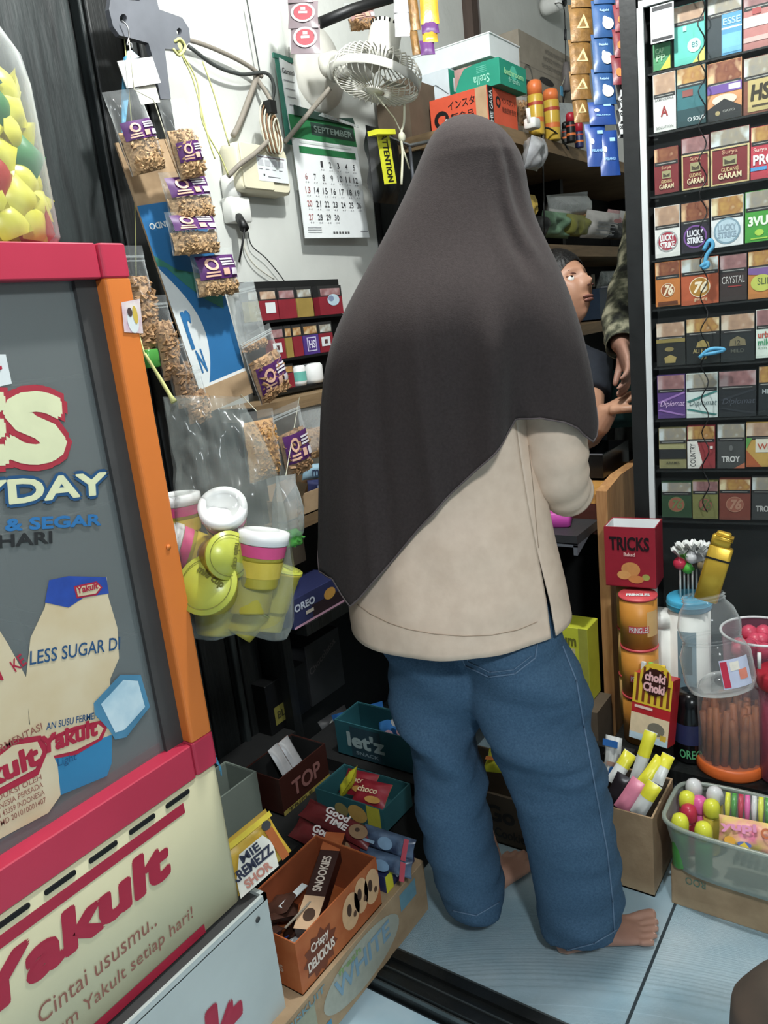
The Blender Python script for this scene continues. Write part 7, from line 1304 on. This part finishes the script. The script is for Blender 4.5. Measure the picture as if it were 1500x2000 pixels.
# ---- small cigarette rack fixed under the calendar
RY = 1.44; rk = thing('wall_rack', 'small black cigarette rack with three rows below the calendar', 'rack', (at(570, 760, y=RY).x, RY, at(570, 760, y=RY).z))
def rxz(px, py): p = at(px, py, y=RY); return p.x, p.z
x0 = rxz(480, 555)[0]; x1 = x0+.42
zr = [rxz(500, 628)[1], rxz(540, 702)[1], rxz(560, 758)[1]]; ztp = rxz(490, 553)[1]
b = MB(); b.box(((x0+x1)/2, RY+.028, (ztp+zr[2])/2), (x1-x0, .006, ztp-zr[2]+.01), 'black_matt'); obj('backboard', b, rk, True)
for k, z in enumerate(zr): b = MB(); b.box(((x0+x1)/2, RY+.005, z-.004), (x1-x0, .05, .006), 'black'); obj('ledge', b, rk, True)
mat('pack_red', (138, 34, 46), .45, .1); mat('pack_olive', (132, 122, 62), .45, .1); mat('pack_gold', (150, 124, 58), .45, .1); mat('pack_purple', (78, 52, 132), .45, .1); mat('pack_teal', (96, 178, 164), .45, .1)
GR = 'cigarette packs in the small wall rack'
R1 = [(483, 505, 0, 'pack_olive', 'olive pack at the left end of the top row in the wall rack', ''), (505, 541, 0, 'pack_red', 'red pack with a white note in the top row of the wall rack', 'n'), (542, 577, 0, 'pack_red', 'plain red pack in the top row of the wall rack', ''), (578, 610, 0, 'pack_gold', 'gold and black pack in the top row of the wall rack', ''), (622, 668, 0, 'pack_red', 'dark red pack with a pale blue emblem at the right of the top row', 'e'), (527, 555, 1, 'pack_red', 'red pack with a small white square in the middle row', 's'), (556, 570, 1, 'pack_gold', 'slim gold pack in the middle row of the wall rack', ''), (571, 590, 1, 'pack_red', 'slim bright red pack in the middle row of the wall rack', ''), (591, 622, 1, 'pack_purple', 'purple pack with a white monogram in the middle row', 'm'), (623, 650, 1, 'pack_red', 'red pack at the right of the middle row by the headscarf', 's'), (551, 572, 2, 'pack_red', 'dark red pack in the bottom row of the wall rack', ''), (574, 597, 2, 'pack_teal', 'round teal and white tub in the bottom row of the wall rack', ''), (599, 628, 2, 'cup_white', 'white canister in the bottom row of the wall rack', '')]
for (xl, xr, row, m_, lb, kind) in R1:
    yb = (628, 702, 758)[row]; a, z0 = rxz(xl, yb); c, _ = rxz(xr, yb); z0 = zr[row]; hh = ((ztp-.01 if row == 0 else zr[row-1]-.012)-z0)*.94; wd = c-a-.002; t = thing('cigarette_pack' if 'pack' in lb else 'small_tub', lb, 'cigarette pack' if 'pack' in lb else 'tub', ((a+c)/2, RY, z0), 0, GR)
    if 'pack' in lb:
        b = MB(); b.box((0, 0, hh*.31), (wd, .022, hh*.62), m_); b.box((0, 0, hh*.81), (wd, .022, hh*.38), 'c2c2c2c'); obj('carton', b, t); X = face(wd, .022, hh, 'ym'); b = MB(); b.rect(wd*.08, hh*.66, wd*.92, hh*.90, 'ph%d' % (xl % 5), X)
        if kind == 'n': b.rect(wd*.3, hh*.22, wd*.85, hh*.55, 'white_card', X, .0012)
        if kind == 's': b.rect(wd*.1, hh*.2, wd*.75, hh*.5, 'white_card', X, .0012); b.rect(wd*.32, hh*.28, wd*.55, hh*.42, 'c5a3a3a', X, .0016)
        if kind == 'm': b.rect(wd*.2, hh*.1, wd*.8, hh*.55, 'ccdc8e0', X, .0012); b.rect(wd*.25, hh*.13, wd*.75, hh*.52, 'pack_purple', X, .0014); b.text('HS', wd*.3, hh*.2, wd*.4, hh*.25, 'ce0dcec', X, .0018, .03)
        if kind == 'e': b.ell(wd*.6, hh*.5, wd*.26, hh*.2, 'cb0c8d4', X, .0014); b.ell(wd*.5, hh*.55, wd*.12, hh*.1, 'c7a8aa8', X, .0018)
        obj('print', b, t)
    else:
        b = MB(); b.lathe([(0, 0), (wd*.42, 0), (wd*.48, .01), (wd*.48, hh*.75), (wd*.40, hh*.85), (0, hh*.88)], 'cup_white', 20); obj('body', b, t)
        if m_ == 'pack_teal': b = MB(); b.lathe([(wd*.49, hh*.2), (wd*.49, hh*.6)], m_, 20, cap=False); obj('label', b, t)
# ---- shelves under the rack, partly hidden by bags and headscarf
lr = thing('lower_rack', 'dark wooden rack with plank shelves under the small cigarette rack', 'rack', (1.75, 1.36, 0)); LZ = [at(600, 772, y=1.36).z, at(600, 1000, y=1.30).z, at(610, 1205, y=1.26).z]
for k, (z, y0, m_) in enumerate(zip(LZ, (1.36, 1.28, 1.24), ('shelf_wood', 'shelf_wood', 'dark_wood_flat'))): b = MB(); b.box((1.75, (y0+1.48)/2, z-.015), (.84, 1.48-y0, .03), m_); obj('shelf_board', b, lr, True)
for x in (1.345, 2.155): b = MB(); b.box((x, 1.40, LZ[0]/2), (.03, .14, LZ[0]), 'dark_wood_flat'); obj('upright', b, lr, True)
b = MB(); b.box((1.75, 1.484, LZ[1]/2), (.80, .008, LZ[1]), 'black_matt'); obj('back_panel', b, lr, True)
mat('mint_blue', (120, 170, 200), .4, .15, 20, col2=(170, 200, 214))
for k, (lb, px0, px1, yt, yb, y, m_, tx) in enumerate((('pale blue mint packet with dark lettering beside the headscarf', 590, 660, 908, 938, 1.33, 'mint_blue', 'mentos'), ('dark blue mint packet under the pale blue one', 600, 670, 938, 968, 1.31, 'bottle_navy', 'mentos'))):
    A, B, C_ = at(px0, yt, y=y), at(px1, yt-6, y=y), at(px0, yb, y=y); flatbag('mint_packet', lb, A, B, C_, .018, m_, lambda b_, w3, h3, X: b_.text(tx, w3*.08, h3*.25, w3*.75, h3*.5, 'c2e3a5a' if m_ == 'mint_blue' else 'c8a9ab8', X, .001, .03), 'packet')
snack_bag('clear bag of pale crackers behind the purple-labelled bag near the headscarf', (575, 800), (640, 792), (590, 900), 1.37, .6, 'chips', None, seed=85, T=.03, film_m='film_milky', name='clear_bag', dense=40)
p0_ = at(585, 1030, y=1.27); t = thing('card_tray', 'torn open tan cardboard tray below the mint packets', 'box', (p0_.x+.10, 1.37, LZ[1]+.001)); b = MB(); open_box(.28, .18, .055, .003, 'card', None, b); obj('body', b, t); b = MB(); b.add([(-.14, -.09, .05), (-.06, -.09, .05), (-.07, -.12, .085), (-.11, -.125, .10), (-.14, -.11, .07)], [(0, 1, 2, 3, 4)], 'card'); obj('torn_flap', b, t)
p0_ = at(570, 1212, y=1.25); q = at(680, 1205, y=1.25); t = thing('cookie_box', 'dark blue cookie box with white lettering under the headscarf tip', 'box', ((p0_.x+q.x)/2, 1.30, LZ[2]+.001)); w3 = q.x-p0_.x; hz = .075; b = MB(); b.rbox((0, 0, hz/2), (w3, .11, hz), .002, 'bottle_navy', smooth=False); obj('body', b, t); X = face(w3, .11, hz, 'ym'); b = MB(); b.text('OREO', w3*.04, hz*.55, w3*.36, hz*.24, 'cb8c0d0', X, .0012, .05); b.rect(w3*.34, hz*.0, w3, hz*.5, 'c2a1c24', X); b.ell(w3*.68, hz*.58, w3*.11, hz*.2, 'cc08a3a', X, .0012); b.rect(0, 0, w3, hz*.08, 'cc090a8', X, .0012); b.rect(w3*.22, hz*.3, w3*.36, hz*.42, 'cb8b0a0', X, .0014); obj('print', b, t)
b = MB(); b.box((p0_.x+.06, 1.38, LZ[1]-.03-.055), (.22, .10, .10), 'card_dark'); obj('brown_box', b, None, label='dark brown box under the cardboard tray', cat='box')

# ---- snack pile on the threshold
PY = .845
t = thing('printed_carton', 'worn brown carton with a pale oval and green lettering at the front of the pile', 'box', (.935, PY+.105, .006)); b = MB(); b.rbox((0, 0, .062), (.47, .21, .124), .003, 'card', smooth=False); obj('body', b, t)
X = face(.47, .21, .124, 'ym'); b = MB(); b.ell(.235, .062, .125, .052, 'ca8a898', X, .0006, 30, .0); b.text('WHITE', .145, .050, .18, .040, 'c7fa0b4', X, .0012, .03); b.text('fresh', .16, .092, .07, .014, 'c8aa868', X, .0012, .02); b.rect(.02, .03, .09, .1, 'c9a9a80', X); b.text('BISKUIT', .02, .10, .1, .014, 'c6f9098', X, .0012); b.rect(.05, .0, .11, .03, 'ca8a848', X, .001); b.rect(.11, .012, .125, .032, 'c3f8ab0', X, .001); b.rect(.37, .07, .43, .11, 'c6a98a8', X); obj('lettering', b, t)
# orange open box
mat('ob_orange', (196, 108, 58), .5, .1, 14, col2=(172, 78, 30)); mat('ob_inside', (150, 70, 34), .7, .08)
OT = .1305; c = at(592, 1945, y=PY+.012); zz = OT; yy0 = at(592, 1945, z=zz).y; xx0 = at(592, 1945, z=zz).x; rx = at(742, 1764, z=zz).x; hO = at(567, 1853, y=yy0).z-zz; rx = min(rx, xx0+.33); yy1 = yy0+.155
t = thing('orange_box', 'open orange cookie box on the brown carton', 'box', ((xx0+rx)/2, (yy0+yy1)/2, zz)); sx2, sy_ = rx-xx0, yy1-yy0; b = MB(); open_box(sx2, sy_, hO, .0025, 'ob_orange', 'ob_inside', b); obj('body', b, t)
b = MB(); X = face(sx2, sy_, hO, 'ym'); st_ = [(.27*sx2*0+sx2*(.24+(.20 if k % 2 else .15)*cos(2*pi*k/22)), hO*(.42+(.42 if k % 2 else .32)*sin(2*pi*k/22))) for k in range(22)]; b.poly(st_, 'c7a3c24', X); b.text('Crispy', sx2*.14, hO*.50, sx2*.20, hO*.20, 'ce8d8c8', X, .0012, .03); b.text('DELICIOUS', sx2*.09, hO*.26, sx2*.30, hO*.18, 'ce8d8c8', X, .0012, .04)
for (u, v, rr_) in ((.62, .52, .11), (.76, .60, .09), (.90, .55, .10)): b.ell(sx2*u, hO*v, sx2*rr_, hO*.34, 'cd8a878', X, .0008); b.ell(sx2*(u-.02), hO*(v+.05), sx2*.028, hO*.12, 'c4a3020', X, .0012); b.ell(sx2*(u+.04), hO*(v-.12), sx2*.02, hO*.06, 'c5a3a26', X, .0012)
X = face(sx2, sy_, hO, 'xm'); b.text('Crispy', sy_*.2, hO*.5, sy_*.5, hO*.16, 'cc8a890', X, .0012, .02); b.text('DELICIOUS', sy_*.15, hO*.3, sy_*.6, hO*.14, 'cc8a890', X, .0012, .02); obj('print', b, t)
tx, ty, tz = (xx0+rx)/2, (yy0+yy1)/2, zz
t2 = thing('snack_carton', 'long brown and orange snack box lying across the open orange box', 'box', mx=Matrix.Translation((tx+.055, ty+.01, tz+hO*.52)) @ Matrix.Rotation(.35, 4, 'Z') @ Matrix.Rotation(-.22, 4, 'Y')); b = MB(); b.rbox((0, 0, .014), (.22, .042, .028), .002, 'choki_brown', smooth=False); obj('body', b, t2); b = MB(); X = fr((-.11, -.021, .028), (1, 0, 0), (0, 1, 0)); b.rect(0, 0, .07, .042, 'cd8b088', X); b.text('SNOOKIES', .08, .012, .08, .018, 'ce0d0c0', X, .0012, .03); b.rect(.175, 0, .22, .042, 'ob_orange', X); b.ell(.03, .02, .014, .012, 'c4a3020', X, .001); obj('print', b, t2)
mat('wrap_brown', (74, 46, 36), .35, .2, 30, .2, 30)
random.seed(6)
for k in range(6):
    px_, py_ = tx-.09+.035*(k % 3), ty-.03+.05*(k//3); f = pillow(.06, .085, .012, k, .008); X = Matrix.Translation((px_, py_, tz+.02+.012*k)) @ Matrix.Rotation(random.uniform(-.8, .8), 4, 'Z') @ Matrix.Rotation(-.5, 4, 'X'); tt = thing('cookie_packet', ('white cookie packet with blue lettering in the orange box' if k == 1 else 'brown wrapped cookie packet in the orange box'), 'packet', mx=X, group=None if k == 1 else 'brown cookie packets in the orange box'); m_ = 'cup_white' if k == 1 else 'wrap_brown'; b = MB(); b.grid(lambda u, v: f(u, v, 1), 8, 8, m_); b.grid(lambda u, v: f(u, v, -1), 8, 8, m_); obj('wrapper', b, tt)
    if k == 1: b = MB(); b.text('WM', -.02, .03, .04, .02, 'c2a3a78', None, .018, .03); obj('lettering', b, tt)
b = MB(); b.box((tx-.01, ty+.03, tz+hO*.72), (.07, .014, .002), 'white_card', Matrix.Rotation(0, 4, 'Z')); b.box((tx-.03, ty-.005, tz+hO*.66), (.09, .004, .002), 'card_grey'); obj('card_divider', b, None, label='pale card strips lying inside the orange box', cat='card')
# yellow noodle snack pouch and the things further back
A, B, C_ = at(438, 1650, y=1.02), at(552, 1562, y=1.08), at(452, 1752, y=1.00)
A = at(436, 1655, d=1.30); B = at(550, 1562, d=1.36); C_ = at(455, 1760, d=1.29)
mat('pouch_yellow', (216, 176, 50), .4, .2, 26, .1, 30, col2=(196, 150, 40))
def dm(b_, w3, h3, X): b_.rect(0, h3*.88, w3, h3*.99, 'cdcc030', X); b_.text('MIE', w3*.34, h3*.52, w3*.30, h3*.15, 'c2a2e44', X, .0016, .04); b_.poly([(w3*.08, h3*.02), (w3*.16, h3*.34), (w3*.36, h3*.70), (w3*.75, h3*.70), (w3*.82, h3*.46), (w3*.72, h3*.02)], 'cd8d4c8', X, .0006); b_.text('KREMEZZ', w3*.10, h3*.30, w3*.66, h3*.18, 'c2a2e44', X, .0016, .05); b_.text('SHOR', w3*.22, h3*.08, w3*.42, h3*.16, 'cb87868', X, .0016, .05); b_.rect(w3*.80, h3*.05, w3*.92, h3*.72, 'ca85420', X, .0008); b_.ell(w3*.86, h3*.80, w3*.07, h3*.09, 'c3a3a3c', X, .001)
flatbag('noodle_snack', 'yellow noodle snack pouch standing beside the fridge', A, B, C_, .014, 'pouch_yellow', dm)
def pbox(name, label, c_px, y0, sz3, m, rot, zb, deco, opened=None, cat='box', px=None):
    p = at(*c_px, y=y0) if px is None else V((px, y0, zb)); t_ = thing(name, label, cat, (p.x, y0+sz3[1]/2, zb), rot); b_ = MB()
    if opened: open_box(*sz3, .003, m, opened, b_)
    else: b_.rbox((0, 0, sz3[2]/2), sz3, .002, m, smooth=False)
    obj('body', b_, t_)
    if deco: b_ = MB(); deco(b_, *sz3); obj('print', b_, t_)
    return t_, p
# stepped dark crate carrying the rear rows
cr = thing('step_crate', 'dark stepped crate under the snack pile', 'crate', (1.0, 1.25, 0)); b = MB(); b.box((1.345, 1.11, .094), (.33, .37, .184), 'black_matt'); b.box((1.40, 1.11, .203), (.22, .37, .034), 'black_matt'); b.box((1.085, 1.185, .094), (.19, .22, .184), 'black_matt'); obj('lower_step', b, cr, True); b = MB(); b.box((1.035, 1.365, .125), (.57, .09, .25), 'black_matt'); obj('upper_step', b, cr, True)
def dt_(b_, x, y, z): X = face(x, y, z, 'ym'); b_.text('TOP', x*.22, z*.30, x*.60, z*.42, 'c8a5a54', X, .0012, .03); b_.rect(0, 0, x, z*.12, 'c9a8a3c', X); b_.text('TRIPLE', x*.1, z*.02, x*.5, z*.08, 'c3a3420', X, .0012)
pbox('top_box', 'dark brown chocolate box lettered TOP in the snack pile', (600, 1545), 1.17, (.17, .11, .095), 'choki_brown', .0, .187, dt_, 'black_matt')
for k, (dx, m_, lb) in enumerate(((-.035, 'sachet_silver', 'silver packet standing in the dark TOP box'), (.0, 'cap_orange', 'orange-tipped packet standing in the dark TOP box'))):
    q = at(560+22*k, 1500, y=1.21); f = pillow(.04, .10, .008, k, .003); tt = thing('chocolate_packet', lb, 'packet', mx=Matrix.Translation((q.x+.02, 1.215, .21)) @ Matrix.Rotation(.1, 4, 'Z') @ Matrix.Rotation(pi/2-.5, 4, 'X')); b = MB(); b.grid(lambda u, v: f(u, v, 1), 6, 8, 'sachet_silver'); b.grid(lambda u, v: f(u, v, -1), 6, 8, m_); obj('wrapper', b, tt)
mat('letz_teal', (34, 88, 98), .5, .08, 12); mat('sack_blue', (34, 96, 172), .4, .15, 14, .1, 20, col2=(60, 130, 200))
def dz(b_, x, y, z): X = face(x, y, z, 'xm'); b_.rect(y*.20, z*.05, y*.60, z*.92, 'c26424e', X); b_.text("let'z", y*.16, z*.34, y*.48, z*.42, 'c9ab0b0', X, .0012, .05); b_.text('SNACK', y*.26, z*.14, y*.3, z*.10, 'c7a9098', X, .0012)
pbox('teal_box', "teal open snack box lettered let'z in the snack pile", (735, 1530), .95, (.10, .23, .095), 'letz_teal', .0, .221, dz, 'letz_teal', px=1.37)
def dp(b_, w3, h3, X):
    for (u, v, r_) in ((.25, .3, .14), (.62, .25, .16), (.45, .62, .13), (.8, .65, .12)): b_.ell(w3*u, h3*v, w3*r_, w3*r_*.7, 'ce0b0c0', X)
    b_.ell(w3*.7, h3*.85, w3*.12, w3*.09, 'ce0e0e0', X, .001)
for k, (lb, a_, c_, e_, y) in enumerate((('blue bag with pink shapes standing in the teal box, left of two', (652, 1396), (752, 1368), (668, 1478), 1.43), ('blue bag with pink shapes in the teal box, right of two beside the jeans', (744, 1396), (812, 1390), (752, 1490), 1.40))):
    flatbag('blue_snack_bag', lb, at(*a_, x=y+.03), at(*c_, x=y+.03), at(*e_, x=y), .018, 'sack_blue', dp)
flatbag('dark_snack_bag', 'dark bag with a pale snout-like print behind the teal box', at(615, 1415, y=1.34), at(668, 1380, y=1.34), at(640, 1450, y=1.31), .014, 'charcoal', lambda b_, w3, h3, X: b_.ell(w3*.4, h3*.5, w3*.3, h3*.3, 'c8a8e88', X))
mat('choc_teal', (40, 92, 98), .5, .1, 12)
def dc(b_, x, y, z): X = face(x, y, z, 'xm'); b_.rect(y*.76, 0, y*.95, z, 'cb8b030', X); b_.ell(y*.62, z*.5, y*.14, z*.36, 'cc89a4a', X, .0012); b_.ell(y*.38, z*.45, y*.10, z*.28, 'c9a8a50', X, .001)
_, pc = pbox('choco_box', 'teal and yellow open box of chocolate packets in the snack pile', (712, 1610), .92, (.11, .19, .060), 'choc_teal', .0, .187, dc, 'choc_teal', px=1.20)
for k, (lb, dx) in enumerate((('red chocolate packet lying in the teal and yellow box', .0), ('second red chocolate packet half hidden in the teal and yellow box', .05))):
    f = pillow(.085, .06, .012, k, .006); tt = thing('chocolate_packet', lb, 'packet', mx=Matrix.Translation((pc.x-.035+.02*k, .98+dx*1.0, .226)) @ Matrix.Rotation(-pi/2+.1, 4, 'Z') @ Matrix.Rotation(.55, 4, 'X')); b = MB(); b.grid(lambda u, v: f(u, v, 1), 8, 8, 'tricks_red'); b.grid(lambda u, v: f(u, v, -1), 6, 6, 'wafer_yellow'); obj('wrapper', b, tt); b = MB(); b.text('choco', -.03, .025, .05, .014, 'ce0c8a0', None, .0165, .03); b.ell(.015, .012, .02, .008, 'cc89040', None, .0155); obj('print', b, tt)
flatbag('yellow_sleeve', 'yellow packet edge left of the red chocolate packets', at(668, 1540, x=1.20), at(692, 1505, x=1.20), at(662, 1560, x=1.16), .010, 'wafer_yellow', None)
mat('gt_maroon', (108, 34, 36), .35, .15, 20, .1, 20)
def dgt(b_, w3, h3, X): b_.text('Good', w3*.34, h3*.52, w3*.32, h3*.34, 'cd8d0cc', X, .001, .05); b_.text('TIME', w3*.38, h3*.14, w3*.32, h3*.30, 'cd8d0cc', X, .001, .05); b_.ell(w3*.84, h3*.4, w3*.12, h3*.34, 'c8a6a4a', X); b_.ell(w3*.82, h3*.45, w3*.03, h3*.10, 'c3a2418', X, .001)
flatbag('cookie_pack', 'maroon cookie pack lettered Good Time, upper of two', at(592, 1556, x=1.10), at(724, 1622, x=1.10), at(582, 1592, x=1.06), .016, 'gt_maroon', dgt); flatbag('cookie_pack', 'maroon cookie pack lettered Good Time, lower of two', at(572, 1592, x=1.07), at(692, 1650, x=1.07), at(562, 1632, x=1.03), .016, 'gt_maroon', dgt)
mat('choc_navy', (36, 44, 70), .3, .3, 24, .2, 24, col2=(96, 120, 150))
for k, (lb, a_, c_, e_) in enumerate((('blue and black wrapped biscuit roll, top of the pile by the jeans', (712, 1608), (812, 1640), (706, 1648)), ('blue and black wrapped biscuit roll, under the top one', (700, 1648), (806, 1680), (698, 1684)))):
    flatbag('biscuit_roll', lb, at(*a_, z=.235-.03*k), at(*c_, z=.235-.03*k), at(*e_, z=.200-.03*k), .018, 'choc_navy', lambda b_, w3, h3, X: (b_.rect(w3*.88, 0, w3*.97, h3, 'cc04858', X), b_.rect(w3*.1, h3*.3, w3*.35, h3*.45, 'c8aa8c0', X), b_.ell(w3*.55, h3*.5, w3*.14, h3*.3, 'c7a9ab8', X)))
p0_ = at(738, 1765, y=.90); t = thing('blue_yellow_box', 'blue box with a yellow corner behind the orange box', 'box', (1.105, .925, .1305)); b = MB(); b.rbox((0, 0, .02), (.11, .13, .04), .003, 'bottle_navy', smooth=False); obj('body', b, t); b = MB(); X = face(.11, .13, .04, 'ym'); b.rect(.0, .0, .025, .04, 'wafer_yellow', X); b.text('OREO', .035, .012, .055, .020, 'ccdd8e4', X, .0012, .04); obj('print', b, t)
# grey-green bin, bracket plate and dim boxes in the shadow behind
t = thing('grey_bin', 'grey-green open bin between fridge and snack pile', 'bin', (at(480, 1620, y=1.22).x-.03, 1.26, .0)); mat('bin_green', (112, 122, 112), .6, .1, 8); b = MB(); open_box(.16, .10, .31, .004, 'bin_green', None, b); obj('body', b, t)
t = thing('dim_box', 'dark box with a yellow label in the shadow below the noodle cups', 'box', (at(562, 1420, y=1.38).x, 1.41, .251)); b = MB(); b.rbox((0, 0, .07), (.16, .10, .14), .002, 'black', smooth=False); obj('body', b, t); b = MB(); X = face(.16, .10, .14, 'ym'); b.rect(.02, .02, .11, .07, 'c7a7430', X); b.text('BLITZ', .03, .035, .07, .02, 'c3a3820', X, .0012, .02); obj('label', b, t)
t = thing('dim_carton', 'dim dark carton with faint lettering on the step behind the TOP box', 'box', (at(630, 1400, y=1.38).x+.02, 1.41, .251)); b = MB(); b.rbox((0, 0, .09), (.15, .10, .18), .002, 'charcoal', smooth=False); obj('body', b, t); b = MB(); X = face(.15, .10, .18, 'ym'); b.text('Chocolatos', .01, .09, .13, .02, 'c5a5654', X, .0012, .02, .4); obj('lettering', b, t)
